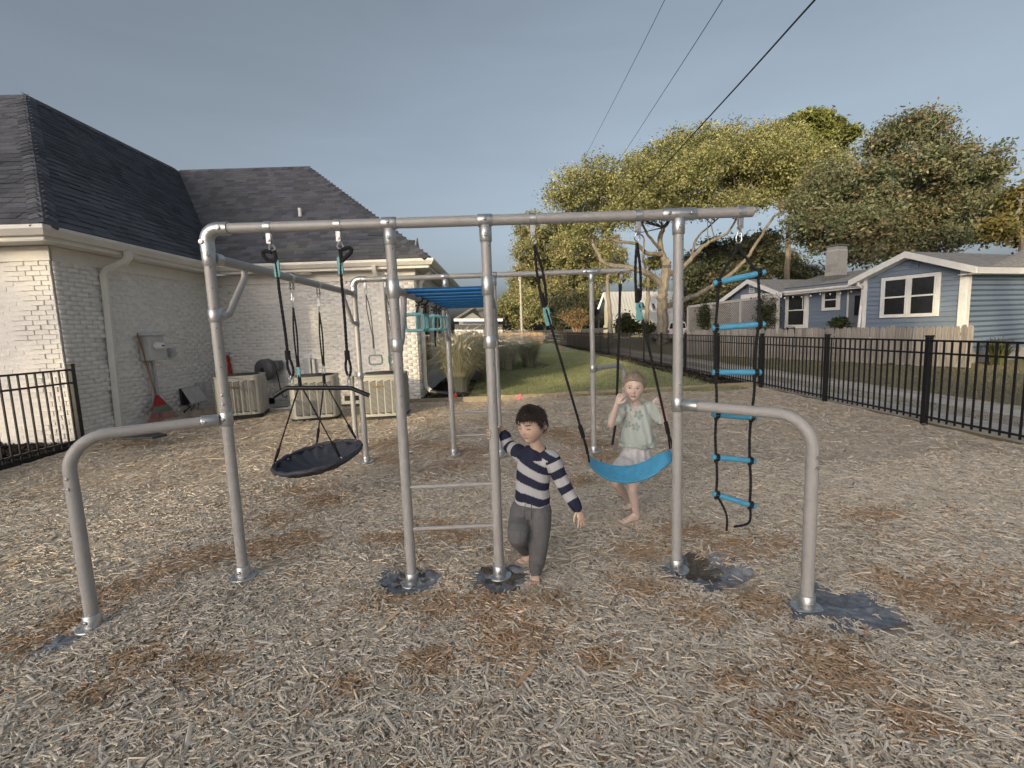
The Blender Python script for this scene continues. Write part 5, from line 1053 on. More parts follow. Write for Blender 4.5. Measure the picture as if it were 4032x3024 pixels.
# ================================================================ far things
def boards_fence(name, label, a, b, h0, h1, m):
    t = thing(name, label, 'fence', a); a, b = V3(*a), V3(*b); L = np.linalg.norm(b-a); d = (b-a)/L; n = int(L/.15); bs = MB().bb(-.066, .066, -.01, .01, 0, 1).build('board', MATS[m], t, local=True, smooth=False); bs.scale = (1, 1, h0)
    for k in range(1, n): piece(bs, 'board', t, a+d*k*.15+V3(0, rng.uniform(-.015, .015), -.05), (0, 0, math.atan2(d[1], d[0])), (1, 1, h0+(h1-h0)*k/n+rng.normal(0, .015)))
    for z in (.3, 1.0): MB().bar(a+V3(0, .05, z), b+V3(0, .05, z), .05, .09).build('rail', MATS[m], t)
fa, fb = AY(1968, 1330, 50), AY(2140, 1340, 50); boards_fence('board_fence', 'tan vertical board fence across the far end of the lawn', (fa[0]-2.5, 50, 0), (fb[0], 50, 0), 1.42, 1.2, 'cedar_wood')
# pale house with metal roof
S_ = lambda x, y, Y: AY(2050+x/3.403, 1150+y/3.403, Y)
ph = thing('metal_roof_house', 'pale cream house with light standing seam metal roof behind the trees', 'house', S_(1500, 550, 62))
rA, rB = S_(1120, 12, 66), S_(2180, 0, 72); eA, eB = S_(1230, 440, 58), S_(2250, 425, 64); gl = S_(1045, 225, 66)
MB().prism([rA, rB, eB, eA], (0, 0, .15)).build('roof', MATS['metal_roof'], ph, smooth=False)
for k in range(1, 26):
    f = k/26; MB().bar(rA+(rB-rA)*f+V3(0, 0, .17), eA+(eB-eA)*f+V3(0, 0, .17), .05, .06).build('seam', MATS['metal_roof'], ph, smooth=False)
MB().prism([V3(eA[0]+.3, eA[1]+.5, 0), V3(eB[0], eB[1]+.5, 0), V3(eB[0], eB[1]+.5, eB[2]), V3(eA[0]+.3, eA[1]+.5, eA[2])], (0, 6, 0)).build('wall', MATS['pale_siding'], ph, smooth=False)
MB().prism([V3(eA[0]+.25, eA[1]+.5, 0), V3(gl[0]+.8, gl[1], 0), V3(gl[0]+.8, gl[1], gl[2]), V3(rA[0]+.2, rA[1], rA[2]-.2), V3(eA[0]+.25, eA[1]+.5, eA[2])], (.4, .4, 0)).build('gable_wall', MATS['pale_siding'], ph, smooth=False)
MB().bar(rA+V3(-.1, -.1, -.05), gl+V3(-.1, 0, -.05), .3, .25).build('rake_board', MATS['white_paint'], ph); MB().bar(rA+V3(-.1, -.1, -.0), eA+V3(-.1, -.1, -.0), .2, .25).build('rake_board', MATS['white_paint'], ph)
for x, y in ((1605, 225), (1745, 235)):
    q = [S_(x-10, y-40, 62), S_(x+25, y-40, 62), S_(x+60, y+45, 60), S_(x+15, y+45, 60)]; n_ = V3(0, -.5, .5); sk = MB().prism([p+n_*.6 for p in q], n_*.25).build('skylight', MATS['flash'], ph, smooth=False); c = sum(q)/4; MB().prism([c+(p-c)*.7+n_*.9 for p in q], n_*.1).build('pane', MATS['glass'], sk, smooth=False)
for x0, x1, y0, y1 in ((1270, 1300, 470, 560), (1085, 1105, 260, 330)):
    q = [S_(x0, y1, 57), S_(x1, y1, 57), S_(x1, y0, 57), S_(x0, y0, 57)]; MB().prism(q, (0, .1, 0)).build('window', MATS['glass'], ph, smooth=False)
# grey house far behind
K_ = lambda x, y, Y=64: AY(1780+x/5.53, 1150+y/5.53, Y)
gh_ = thing('grey_house', 'grey gabled house with white trim seen beyond the pampas grass', 'house', K_(500, 900))
MB().prism([K_(60, 1000), K_(1100, 1000), K_(1100, 715), K_(60, 715)], (0, 8, 0)).build('wall', MATS['white_paint'], gh_, smooth=False); MB().prism([K_(150, 720), K_(1000, 720), K_(1000, 590), K_(150, 590)], (0, 6, 0)).build('upper_wall', MATS['grey_siding'], gh_, smooth=False)
MB().prism([K_(55, 835, 62), K_(1100, 835, 62), K_(1100, 715, 64), K_(60, 715, 64)], (0, .2, .1)).build('porch_roof', MATS['far_roof'], gh_, smooth=False); MB().prism([K_(180, 585, 63.8), K_(650, 585, 63.8), K_(395, 415, 63.8)], (0, 1, 0)).build('gable', MATS['grey_siding'], gh_, smooth=False)
MB().prism([K_(495, 318, 66), K_(1150, 300, 66), K_(1150, 590, 63), K_(650, 590, 63), K_(395, 405, 63)], (0, 1.5, 0)).build('roof', MATS['far_roof'], gh_, smooth=False)
for a, b in (((495, 318), (45, 600)),): MB().bar(K_(*a, 63.2), K_(*b, 63.2), .5, .28).build('rake_board', MATS['far_roof'], gh_)
for y in (608, 850): MB().bar(K_(60 if y > 700 else 40, y, 62), K_(1100, y, 62), .2, .36).build('fascia', MATS['white_paint'], gh_)
for x in (120, 290, 470): MB().bar(K_(x, 1000, 62), K_(x, 850, 62), .3, .3, (0, 1, 0)).build('porch_post', MATS['white_paint'], gh_)
gt = thing('yard_gate', 'dark weathered gate and fence panels beside the far grey house', 'gate', K_(320, 1050, 50)); 
for k, x in enumerate(range(160, 480, 36)): MB().bar(K_(x, 1110, 50), K_(x, (940-(x-160)*.35), 50), .14, .05, (0, 1, 0)).build('board', MATS['far_roof'], gt)
MB().bar(K_(150, 955, 49.9), K_(480, 850, 49.9), .08, .1, (0, 1, 0)).build('rail', MATS['far_roof'], gt)
# parked white car seen end on
cx = AY(2668, 1290, 38)[0]; car = thing('parked_car', 'white boxy vehicle parked beyond the black fence near the big oak', 'car', (cx, 38, 0))
bp_ = [(-.9, .35), (-.93, .75), (-.9, 1.0), (-.78, 1.12), (-.66, 1.62), (-.5, 1.72), (.5, 1.72), (.66, 1.62), (.78, 1.12), (.9, 1.0), (.93, .75), (.9, .35)]
MB().prism([(x, -.0, z) for x, z in bp_], (0, 4.4, 0)).build('body', MATS['white_paint'], car, local=True, bevel=.05)
MB().prism([(-.68, -.012, 1.16), (.68, -.012, 1.16), (.58, -.012, 1.58), (-.58, -.012, 1.58)], (0, .02, 0)).build('rear_window', MATS['glass'], car, local=True)
MB().bb(-.92, .92, -.1, .05, .4, .66).build('bumper', MATS['box_grey'], car, local=True, bevel=.03)
for s in (-1, 1):
    MB().bb(s*.78-.09, s*.78+.09, -.02, .05, .8, 1.05).build('tail_light', MATS['rake_red'], car, local=True, bevel=.02)
    for y in (.8, 3.5): w_ = MB().lathe([(.2, -.11), (.33, -.1), (.35, 0), (.33, .1), (.2, .11)], (s*.8, y, .35), (1, 0, 0), 20).build('wheel', MATS['black_metal'], car, local=True)
# shade sail
a, b, c = S_(985, 535, 46), S_(985, 490, 46), S_(1310, 468, 48); ss_ = thing('shade_sail', 'brown triangular shade sail stretched before the pale house', 'shade sail', a); MB().prism([a, b, c], (0, .4, .02)).build('sail', MATS['far_roof'], ss_, smooth=False); MB().cyl((a[0]-.1, 46.2, 0), (a[0]-.1, 46.2, b[2]+.2), .05).build('post', MATS['lattice_grey'], ss_)
# utility pole and wires
pp0 = AY(2055, 1300, 55); ptop = AY(2053, 1085, 55)[2]
up_ = thing('utility_pole', 'slim pale grey utility pole beyond the board fence', 'pole', (pp0[0], 55, 0)); MB().tube([(pp0[0], 55, -.2), (pp0[0], 55, ptop)], [.16, .12], 12).build('pole', MATS['pole'], up_); MB().cyl((pp0[0]-.14, 55, ptop-.6), (pp0[0]-.14, 54.9, ptop-.2), .1, 8).build('bracket', MATS['pole'], up_)
def wire(px, r, lab, zs):
    ends = [AP(x, y, (0, 0, z), (0, 0, 1)) if k == 0 else V3(0, 0, 0) for k, ((x, y), z) in enumerate(zip(px, zs))]
    P = [ray(x, y)*d+CAMP for (x, y), d in zip(px, zs)]; t = thing('overhead_wire', lab, 'wire', P[0]); MB().tube(ropepts(P, 8), r, 6).build('cable', MATS['wire'], t)
wire([(3600, -420), (3208, 0), (2847, 400), (2446, 834), (2295, 985), (2060, 1130)], .022, 'thick dark overhead cable running down towards the far pole', [6.5, 9.5, 14, 24, 33, 54])
wire([(3010, -300), (2845, 0), (2588, 400), (2422, 653), (2250, 900)], .012, 'thin overhead wire beside the thick dark cable', [9, 12, 20, 32, 60])
wire([(2740, -300), (2617, 0), (2416, 400), (2301, 623), (2180, 860)], .010, 'faint thin overhead wire farther from the thick dark cable', [9, 13, 22, 34, 60])
# survey flags
for (x, y, m, lab) in ((1797, 1565, 'flag_orange', 'orange wire marker flag in the grass beside pampas'), (2050, 1572, 'flag_pink', 'pink wire marker flag at the timber edging'), (2212, 1368, 'flag_orange', 'tiny marker flag far across the lawn by the fence')):
    g_ = AG(x-6, y+8); t = thing('marker_flag', lab, 'marker flag', g_, 'survey marker flags in the lawn'); MB().cyl(g_, g_+V3(.03, 0, .17), .002, 5).build('stake', MATS['screw'], t)
    MB().add([g_+V3(.03, 0, .17), g_+V3(.06, 0, .07), g_+V3(-.03, .01, .03), g_+V3(-.055, .0, .06)], [(0, 1, 2, 3)]).build('flag', MATS[m], t)
# ================================================================ trees and plants
def leaf_cloud(blobs, nclump, per, size, cols, seed, clump_r=.5, flat=.75, droop=0., surf=.6):
    """blobs: (centre, rx, ry, rz). Leaves sit in clumps spread through the blobs, thicker near their skins."""
    r_ = np.random.default_rng(seed); vol = np.array([b[1]*b[2]*b[3] for b in blobs]); pb = vol**.7; pb /= pb.sum()
    B = r_.choice(len(blobs), nclump, p=pb); d = r_.normal(0, 1, (nclump, 3)); d /= np.linalg.norm(d, axis=1)[:, None]
    rad = np.where(r_.random(nclump) < surf, r_.uniform(.78, 1.05, nclump), r_.uniform(0, .85, nclump)**.6)
    C = np.array([blobs[b][0] for b in B]); Rr = np.array([blobs[b][1:4] for b in B]); C = C+d*Rr*rad[:, None]
    k = np.repeat(np.arange(nclump), per); n = len(k); cs = r_.uniform(.55, 1.35, nclump)*clump_r
    g = r_.normal(0, .5, (n, 3))*np.array([1, 1, flat])*cs[k][:, None]; P = C[k]+g
    nr = r_.normal(0, .75, (n, 3))+d[k]*.35+np.array([0, 0, .55]); nr /= np.linalg.norm(nr, axis=1)[:, None]
    a = r_.normal(0, 1, (n, 3)); a -= nr*(a*nr).sum(1)[:, None]; a /= np.linalg.norm(a, axis=1)[:, None]; b = np.cross(nr, a); a[:, 2] -= droop
    L = (size*r_.uniform(.6, 1.45, n))[:, None]; Wd = L*r_.uniform(.35, .6, n)[:, None]
    v = np.stack([P-a*L, P-b*Wd-a*L*.1, P+a*L, P+b*Wd+nr*L*.15], 1).reshape(-1, 3)
    ci = r_.integers(0, len(cols), nclump); c = np.array(cols)[ci][k]*(r_.uniform(.7, 1.3, nclump)[k]*r_.uniform(.65, 1.35, n))[:, None]
    return v, np.arange(4*n).reshape(-1, 4), np.repeat(c, 4, 0), C
def tree(name, label, base, limbs, blobs, nclump, per, size, cols, seed, bark='bark', twigs=60, clump_r=.5, cat='tree', group=None, flat=.75, twig_r=.03, droop=0., surf=.6):
    t = thing(name, label, cat, base, group); mb = MB(); allpts = []
    for pts, r0, r1 in limbs:
        P = ropepts(pts, 5); n = len(P); wob_ = np.random.default_rng(seed+len(allpts)).normal(0, r0*.12, (n, 3)); wob_[0] = 0; P = [p+w for p, w in zip(P, wob_)]; allpts += P
        mb.tube(P, np.linspace(r0, r1, n), 9 if r0 > .1 else 6)
    v, f, c, C = leaf_cloud(blobs, nclump, per, size, cols, seed, clump_r, flat, droop, surf)
    A = np.array(allpts); r_ = np.random.default_rng(seed+5)
    for i in r_.choice(len(C), min(twigs, len(C)), replace=False):
        D = np.linalg.norm(A-C[i], axis=1); p = A[D.argmin()]
        if .4 < D.min() < 9: m_ = (p+C[i])/2+r_.normal(0, .12*D.min(), 3); mb.tube(ropepts([p, m_, C[i]], 4), np.linspace(twig_r*1.5, twig_r*.35, 9), 5, False)
    mb.build('trunk', MATS[bark], t); raw('crown', v, f, MATS['leaf'], t, col=c); return t
Dz = lambda x, y, Y: AY(2000+x/1.659, 400+y/1.659, Y)
Ez = lambda x, y, Y: AY(3000+x/2.1434, 400+y/2.1434, Y)
def blobsat(fn, sc, Y, L, dep, seed, flat=.8):
    r_ = np.random.default_rng(seed); out = []
    for x, y, r in L:
        yy = Y+r_.uniform(-dep, dep); R = r/sc*yy/F_PX; out.append((fn(x, y, yy), R*1.05, R*1.2, R*flat))
    return out
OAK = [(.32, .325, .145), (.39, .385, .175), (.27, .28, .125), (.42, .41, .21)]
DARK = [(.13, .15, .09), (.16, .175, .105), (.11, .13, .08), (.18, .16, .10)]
MIX = [(.34, .345, .16), (.41, .395, .185), (.26, .28, .13), (.38, .34, .19)]
# big live oak
YO = 36.; od = lambda L: [Dz(x, y, YO+dy) for x, y, dy in L]
ob = Dz(1013, 1540, YO); ob[2] = 0
limbs = [([ob]+od([(1015, 1480, 0), (1010, 1350, 0), (1012, 1240, 0), (1030, 1130, 0), (1035, 1050, 0)]), .48, .3),
         (od([(1035, 1060, 0), (1000, 970, .5), (1000, 860, 1), (1060, 760, 1), (1100, 620, 1)]), .27, .08),
         (od([(1012, 1210, 0), (950, 1150, -.5), (880, 1110, -1), (760, 1080, -1), (640, 1060, -1), (580, 980, -1), (540, 890, -1), (480, 815, -1), (430, 700, -1)]), .26, .06),
         (od([(1000, 1000, 0), (900, 985, -.5), (840, 930, -1), (700, 910, -1), (620, 850, -1), (600, 740, -1)]), .17, .05),
         (od([(1040, 1130, 0), (1140, 1085, .5), (1260, 960, 1), (1330, 910, 1), (1440, 855, 1), (1520, 700, 1)]), .22, .06),
         (od([(1050, 1335, 0), (1130, 1300, .5), (1230, 1265, 1), (1330, 1210, 1), (1450, 1130, 1), (1560, 1020, 1), (1640, 900, 1), (1740, 750, 1), (1840, 690, 1)]), .23, .07),
         (od([(990, 960, 0), (920, 880, -1), (870, 780, -2), (820, 640, -2)]), .12, .04), (od([(1200, 1020, 1), (1230, 900, 2), (1330, 800, 2), (1450, 700, 2)]), .11, .04), (od([(900, 1090, 0), (880, 1010, -1), (890, 900, -1), (850, 850, -1)]), .1, .04)]
bl = blobsat(Dz, 1.659, YO, [(420, 560, 130), (560, 470, 130), (680, 620, 160), (520, 690, 140), (800, 520, 160), (900, 450, 140), (1000, 350, 120), (1000, 560, 170), (1130, 310, 130), (1250, 420, 170), (1150, 560, 160), (1280, 260, 130), (1400, 350, 160), (1480, 260, 130), (1400, 520, 150), (1550, 400, 170), (1650, 330, 150), (1700, 450, 160), (1600, 560, 110), (340, 640, 90), (800, 660, 120), (930, 660, 110), (1350, 640, 90), (600, 780, 80), (700, 750, 90), (1820, 560, 110), (1800, 420, 120), (1750, 560, 110), (1500, 640, 80), (900, 730, 70), (1150, 690, 80), (760, 760, 70), (1000, 740, 60), (1260, 700, 70), (500, 800, 70), (420, 780, 60), (1650, 640, 70)], 3.5, 3)
tree('oak_tree', 'huge spreading live oak with sunlit olive crown and pale crooked limbs', ob, limbs, bl+blobsat(Ez, 2.1434, YO, [(60, 320, 150), (180, 420, 160), (320, 500, 150), (120, 560, 150), (300, 640, 120), (480, 470, 130), (60, 700, 90), (420, 620, 90), (600, 540, 100), (220, 300, 110), (680, 480, 80)], 2.5, 77), 2900, 46, .09, OAK, 31, 'bark', 260, .66, twig_r=.035)
# trees behind to the left of the oak
b0 = Dz(235, 1480, 70); b0[2] = 0
tree('tall_tree', 'tall yellow green tree with a pale slim trunk beyond the board fence', b0, [([b0, Dz(240, 1300, 70), Dz(250, 1100, 70), Dz(240, 950, 70), Dz(190, 780, 70)], .28, .07), ([Dz(250, 1150, 70), Dz(320, 1000, 70), Dz(330, 900, 70)], .12, .05), ([Dz(245, 1250, 70), Dz(330, 1150, 70), Dz(400, 1050, 70)], .1, .04)],
     blobsat(Dz, 1.659, 70, [(150, 760, 50), (150, 850, 90), (230, 930, 110), (120, 980, 90), (350, 840, 110), (380, 980, 120), (260, 1080, 110), (120, 1090, 80), (450, 900, 100), (400, 1120, 90), (560, 1000, 80), (640, 930, 90), (700, 1010, 70), (600, 1080, 70), (180, 1180, 90), (300, 1200, 90), (450, 1180, 90), (500, 1080, 90), (520, 1250, 70), (250, 1400, 60), (480, 1400, 60), (380, 1230, 80), (60, 1180, 60)], 3, 4), 1700, 44, .16, MIX, 32, 'bark_pale', 60, .8)
b0 = Dz(80, 1490, 66); b0[2] = 0
tree('broad_tree', 'low broad olive tree around the slim utility pole', b0, [([b0, Dz(75, 1400, 66), Dz(66, 1280, 66)], .2, .08), ([Dz(75, 1420, 66), Dz(150, 1330, 66)], .12, .05)], blobsat(Dz, 1.659, 66, [(90, 1240, 70), (30, 1310, 70), (110, 1330, 90), (190, 1290, 70), (180, 1380, 70), (30, 1390, 66), (80, 1420, 66), (-40, 1350, 66)], 3, 5), 650, 38, .15, MIX, 33, 'bark', 30, .8)
b0 = Dz(350, 1490, 66); b0[2] = 0
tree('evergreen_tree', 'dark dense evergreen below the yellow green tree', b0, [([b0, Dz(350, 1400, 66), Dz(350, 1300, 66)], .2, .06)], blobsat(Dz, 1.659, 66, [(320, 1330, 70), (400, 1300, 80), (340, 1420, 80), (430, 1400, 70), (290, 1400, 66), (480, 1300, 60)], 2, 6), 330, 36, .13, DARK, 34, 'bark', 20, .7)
b0 = Dz(590, 1490, 72); b0[2] = 0
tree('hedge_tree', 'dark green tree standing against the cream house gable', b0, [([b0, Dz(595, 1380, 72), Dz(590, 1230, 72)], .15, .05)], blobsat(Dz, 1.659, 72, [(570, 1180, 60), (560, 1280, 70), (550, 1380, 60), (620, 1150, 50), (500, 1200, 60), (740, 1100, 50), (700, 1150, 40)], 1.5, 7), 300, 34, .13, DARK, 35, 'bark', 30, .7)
sb_ = Dz(450, 1500, 46); sb_[2] = 0; r_ = np.random.default_rng(3)
tree('bare_shrub', 'pale orange twiggy shrub catching sun behind the fence', sb_, [([sb_+V3(r_.normal(0, .15), 0, 0), Dz(450+k*9-60, 1440, 46), Dz(450+k*22-150+r_.normal(0, 8), 1375+abs(k-6)*4, 46)], .05, .012) for k in range(13)], blobsat(Dz, 1.659, 46, [(400, 1400, 45), (470, 1390, 45), (440, 1440, 50), (510, 1430, 35)], 1, 8), 60, 16, .1, [(.3, .19, .09), (.26, .2, .09)], 36, 'cedar_wood', 0, .5, cat='shrub')
for (xb, L, lab, sd_, blb) in ((672, [(665, 1400), (655, 1250), (655, 1130), (690, 1020)], 'slim pale trunked tree in front of the metal roofed house', 41, [(640, 1120, 50), (700, 1070, 55), (740, 1130, 50), (600, 1150, 35)]), (905, [(908, 1400), (915, 1280), (918, 1170), (930, 1050)], 'slim straight trunk between two other trunks before the metal roof', 42, [(930, 1180, 35), (960, 1050, 40)])):
    b0 = Dz(xb, 1530, 42); b0[2] = 0; tree('slim_tree', lab, b0, [([b0]+[Dz(x, y, 42) for x, y in L], .24, .12)], blobsat(Dz, 1.659, 42, blb, 1, sd_), 50, 30, .14, OAK, sd_, 'bark_pale', 12, .6, group='slim trunks by the metal roofed house')
b0 = Dz(765, 1530, 40); b0[2] = 0
tree('round_bush', 'small dark leafy tree in front of the pale metal roof', b0, [([b0, Dz(765, 1470, 40), Dz(765, 1420, 40)], .08, .03)], blobsat(Dz, 1.659, 40, [(765, 1410, 30), (750, 1450, 40), (785, 1450, 40), (770, 1490, 45)], .5, 9), 110, 34, .1, [(.05, .062, .03), (.075, .08, .035)], 43, 'bark', 10, .4)
b0 = Dz(860, 1530, 40); b0[2] = 0
tree('low_shrub', 'loose green shrub at the base of the slim straight trunk', b0, [([b0, Dz(860, 1490, 40)], .05, .03)], blobsat(Dz, 1.659, 40, [(850, 1480, 28), (930, 1470, 30), (900, 1490, 26)], .4, 10), 50, 30, .1, [(.06, .075, .03), (.09, .095, .04)], 44, 'bark', 6, .4, cat='shrub')
# dark tree right of the oak
b0 = Dz(1330, 1500, 47); b0[2] = 0
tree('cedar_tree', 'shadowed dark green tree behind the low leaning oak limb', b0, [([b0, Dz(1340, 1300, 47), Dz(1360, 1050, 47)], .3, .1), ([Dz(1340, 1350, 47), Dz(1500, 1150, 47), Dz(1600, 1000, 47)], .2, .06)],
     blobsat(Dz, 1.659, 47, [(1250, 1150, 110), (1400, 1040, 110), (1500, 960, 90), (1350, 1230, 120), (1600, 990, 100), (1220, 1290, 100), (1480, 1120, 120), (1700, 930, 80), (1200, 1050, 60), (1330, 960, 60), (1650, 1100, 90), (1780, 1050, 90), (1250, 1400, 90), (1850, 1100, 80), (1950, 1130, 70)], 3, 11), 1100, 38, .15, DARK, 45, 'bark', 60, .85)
# pine top behind the oak
b0 = Ez(225, 1420, 44); b0[2] = 0
tree('pine_tree', 'tall pine with feathery bright crown rising behind the oak', b0, [([b0, Ez(215, 1300, 44), Ez(260, 900, 44), Ez(330, 500, 44), Ez(400, 200, 44)], .3, .1), ([Ez(330, 500, 44), Ez(480, 400, 44), Ez(640, 330, 44)], .1, .04), ([Ez(310, 600, 44), Ez(300, 400, 44), Ez(250, 260, 44)], .09, .04)],
     blobsat(Ez, 2.1434, 44, [(350, 170, 110), (250, 210, 90), (450, 170, 100), (560, 210, 80), (400, 250, 120), (650, 280, 90), (740, 280, 60), (520, 310, 90), (640, 350, 80), (560, 420, 80), (300, 300, 90)], 2, 12, .55), 560, 52, .16, [(.25, .27, .09), (.29, .30, .10), (.19, .22, .07)], 46, 'bark', 60, .6, flat=.5)
# big dark magnolia over the cottage
YM = 25.; b0 = Ez(1200, 1480, YM); b0[2] = 0
ml = [([b0, Ez(1190, 1300, YM), Ez(1180, 1100, YM), Ez(1150, 800, YM), Ez(1180, 450, YM)], .34, .08)]+[([Ez(1185, y0, YM), Ez((1185+x)/2, (y0+y)/2+30, YM), Ez(x, y, YM)], .13, .03) for x, y, y0 in ((600, 900, 1150), (800, 600, 1000), (1600, 700, 1050), (1750, 900, 1150), (1500, 450, 850), (900, 420, 800), (1350, 300, 700), (450, 1080, 1250), (1800, 600, 900))]
tree('magnolia_tree', 'large dark glossy tree with bronze tipped crown above the blue cottage', b0, ml,
     blobsat(Ez, 2.1434, YM, [(600, 650, 170), (480, 800, 170), (750, 780, 200), (900, 660, 150), (1300, 500, 160), (1200, 850, 220), (1480, 600, 180), (1620, 520, 150), (1720, 620, 160), (1820, 720, 120), (1500, 850, 170), (1000, 1000, 210), (800, 1050, 190), (1300, 1080, 200), (1600, 1010, 150), (600, 1000, 130), (420, 1040, 110), (1920, 560, 90), (350, 1130, 70), (1050, 300, 120), (1230, 230, 120), (1400, 220, 110), (1470, 330, 120), (950, 400, 80), (1150, 480, 100), (1760, 380, 60), (1990, 430, 60), (1380, 120, 55), (1500, 160, 45), (1000, 850, 160), (1750, 850, 110), (700, 1200, 120), (1000, 1220, 150), (1450, 1180, 120), (1900, 850, 90), (1650, 1150, 100), (500, 1200, 90), (1250, 1250, 110), (850, 1290, 90), (1900, 1000, 90), (1800, 1130, 80), (300, 1000, 80), (280, 880, 80), (1850, 650, 90)], 2.2, 13), 2600, 40, .085, [(.18, .205, .12), (.23, .245, .14), (.16, .185, .11), (.33, .265, .165), (.21, .225, .13)], 47, 'bark', 220, .55, twig_r=.022)
b0 = Ez(2230, 1450, 23); b0[2] = 0
tree('maple_tree', 'sunlit yellow green tree at the cottage roof end', b0, [([b0, Ez(2200, 1200, 23), Ez(2150, 1000, 23), Ez(2180, 850, 23)], .2, .06), ([Ez(2190, 1150, 23), Ez(2020, 1080, 23)], .08, .03)], blobsat(Ez, 2.1434, 23, [(2150, 1030, 130), (2010, 1090, 90), (2230, 900, 110), (2120, 800, 60), (2300, 1100, 120), (1930, 1130, 60), (2200, 740, 50)], 1, 14), 330, 26, .11, [(.22, .21, .075), (.28, .23, .09), (.17, .17, .065)], 48, 'bark', 50, .5)
# vines and porch plant
for (x, y, r1, r2, lab, sd_) in ((2783, 1250, .45, 1.1, 'green vine climbing the lattice beside its end post', 51), (3022, 1240, .55, 1.2, 'dark green vine covering the lattice next to the porch', 52)):
    p = AP(x, y, C0+VV*.9, VV); t = thing('climbing_vine', lab, 'vine', (p[0], p[1], 0), 'vines on the lattice'); v, f, c, _ = leaf_cloud([(p, r1*.9, r1*.9, r2*.8)], 110, 22, .05, [(.06, .075, .035), (.085, .095, .045)], sd_, .25, surf=.3)
    raw('foliage', v, f, MATS['leaf'], t, col=c); MB().tube(ropepts([(p[0], p[1], 0), p+V3(.1, 0, -.3), p+V3(-.1, 0, .6)], 5), .02, 6).build('stem', MATS['bark'], t)
p = AP(3308, 1275, C0+VV*1.2, VV); t = thing('potted_plant', 'small bushy green plant beside the porch door', 'plant', (p[0], p[1], .2)); v, f, c, _ = leaf_cloud([(p, .28, .28, .28)], 45, 18, .05, [(.06, .085, .03), (.08, .1, .04)], 53, .16); raw('foliage', v, f, MATS['leaf'], t, col=c); MB().lathe([(.12, 0), (.16, .25), (.15, .26)], (p[0], p[1], .2)).build('pot', MATS['block'], t)
# strappy grass clumps
def grass_clump(name, label, base, n, h, spread, w, cols, seed, plumes=0, group=None, cat='ornamental grass'):
    r_ = np.random.default_rng(seed); t = thing(name, label, cat, base, group); V_, F_, C_ = [], [], []; o = 0; S = 6
    a = r_.uniform(0, 2*math.pi, n); le = h*r_.uniform(.55, 1.2, n); out = spread*r_.uniform(.05, 1.15, n)**.8; b0 = np.stack([np.cos(a)*r_.uniform(0, .22, n), np.sin(a)*r_.uniform(0, .22, n), 0*a], -1)
    for i in range(n):
        s = np.linspace(0, 1, S); arch = out[i]*(s**1.7); hz = le[i]*(np.sin(s*1.75)/math.sin(1.571))*(1-.32*(out[i]/spread)*s**2); d = V3(math.cos(a[i]), math.sin(a[i]), 0); sd2 = V3(-d[1], d[0], 0); jit = r_.normal(0, .03, (S, 3))*s[:, None]
        c = b0[i]+np.outer(arch, d)+np.outer(hz, (0, 0, 1))+jit; ww = w*(1-.85*s)*r_.uniform(.7, 1.3); V_.append(np.stack([c-np.outer(ww, sd2), c+np.outer(ww, sd2)], 1).reshape(-1, 3))
        F_.append(np.array([[2*k, 2*k+1, 2*k+3, 2*k+2] for k in range(S-1)])+o); o += 2*S; C_.append(np.tile(np.array(cols[r_.integers(len(cols))])*r_.uniform(.6, 1.35), (2*S, 1)))
    raw('blades', np.concatenate(V_)+np.array(base), np.concatenate(F_), MATS['leaf'], t, col=np.concatenate(C_))
    if plumes:
        V_, F_, C_ = [], [], []; o = 0
        for i in range(plumes):
            aa = r_.uniform(0, 6.28); d = V3(math.cos(aa), math.sin(aa), 0); st = spread*r_.uniform(.3, 1.05); hh = h*r_.uniform(.8, 1.15); tip = np.array(base)+d*st+V3(0, 0, hh); m_ = 46; L = r_.uniform(.2, .36)
            s = r_.random(m_); cc = tip+np.outer(s-.5, unit(d*.8+V3(0, 0, .75-.9*st/spread)))*L*1.3; q = r_.normal(0, 1, (m_, 3)); q /= np.linalg.norm(q, axis=1)[:, None]; q[:, 2] -= .4; e = cc+q*(.05*(1.1-s))[:, None]+d*.02; pr_ = np.cross(q, (0, 1, .3))*.0035
            V_.append(np.stack([cc-pr_, cc+pr_, e], 1).reshape(-1, 3)); F_.append(np.arange(3*m_).reshape(-1, 3)+o); o += 3*m_; C_.append(np.tile(V3(.74, .69, .61)*r_.uniform(.75, 1.2), (3*m_, 1)))
        raw('plumes', np.concatenate(V_), np.concatenate(F_), MATS['leaf'], t, col=np.concatenate(C_))
    return t
GC = [(.50, .49, .35), (.58, .55, .42), (.66, .61, .48), (.42, .43, .29)]
grass_clump('pampas_grass', 'large arching pampas grass clump against the house corner downspout', (-1.1, 11.45, 0), 2400, 1.4, 1.25, .007, GC, 61, 90, 'ornamental grass clumps')
grass_clump('pampas_grass', 'feathery buff pampas grass clump behind the house corner clump', (-.5, 14.2, 0), 1700, 1.35, 1.45, .008, GC, 62, 200, 'ornamental grass clumps')
grass_clump('pampas_grass', 'buff pampas grass clump with dry plumes between the lawn clumps', (.15, 17.6, 0), 1100, 1.15, 1.15, .009, [(.62, .57, .46), (.55, .51, .39)], 63, 220, 'ornamental grass clumps')
grass_clump('pampas_grass', 'rounded grey green pampas grass clump standing out on the lawn', (1.05, 18.6, 0), 1400, 1.15, 1.2, .009, [(.46, .47, .33), (.53, .53, .38)], 64, 110, 'ornamental grass clumps')
grass_clump('pampas_grass', 'pampas grass clump half hidden behind the rounded lawn clump', (.3, 21, 0), 700, 1.05, 1.1, .009, GC, 65, 100, 'ornamental grass clumps')
grass_clump('pampas_grass', 'pampas grass clump by the far house wall end', (-.8, 18.5, 0), 700, 1.1, 1.0, .009, GC, 66, 90, 'ornamental grass clumps')
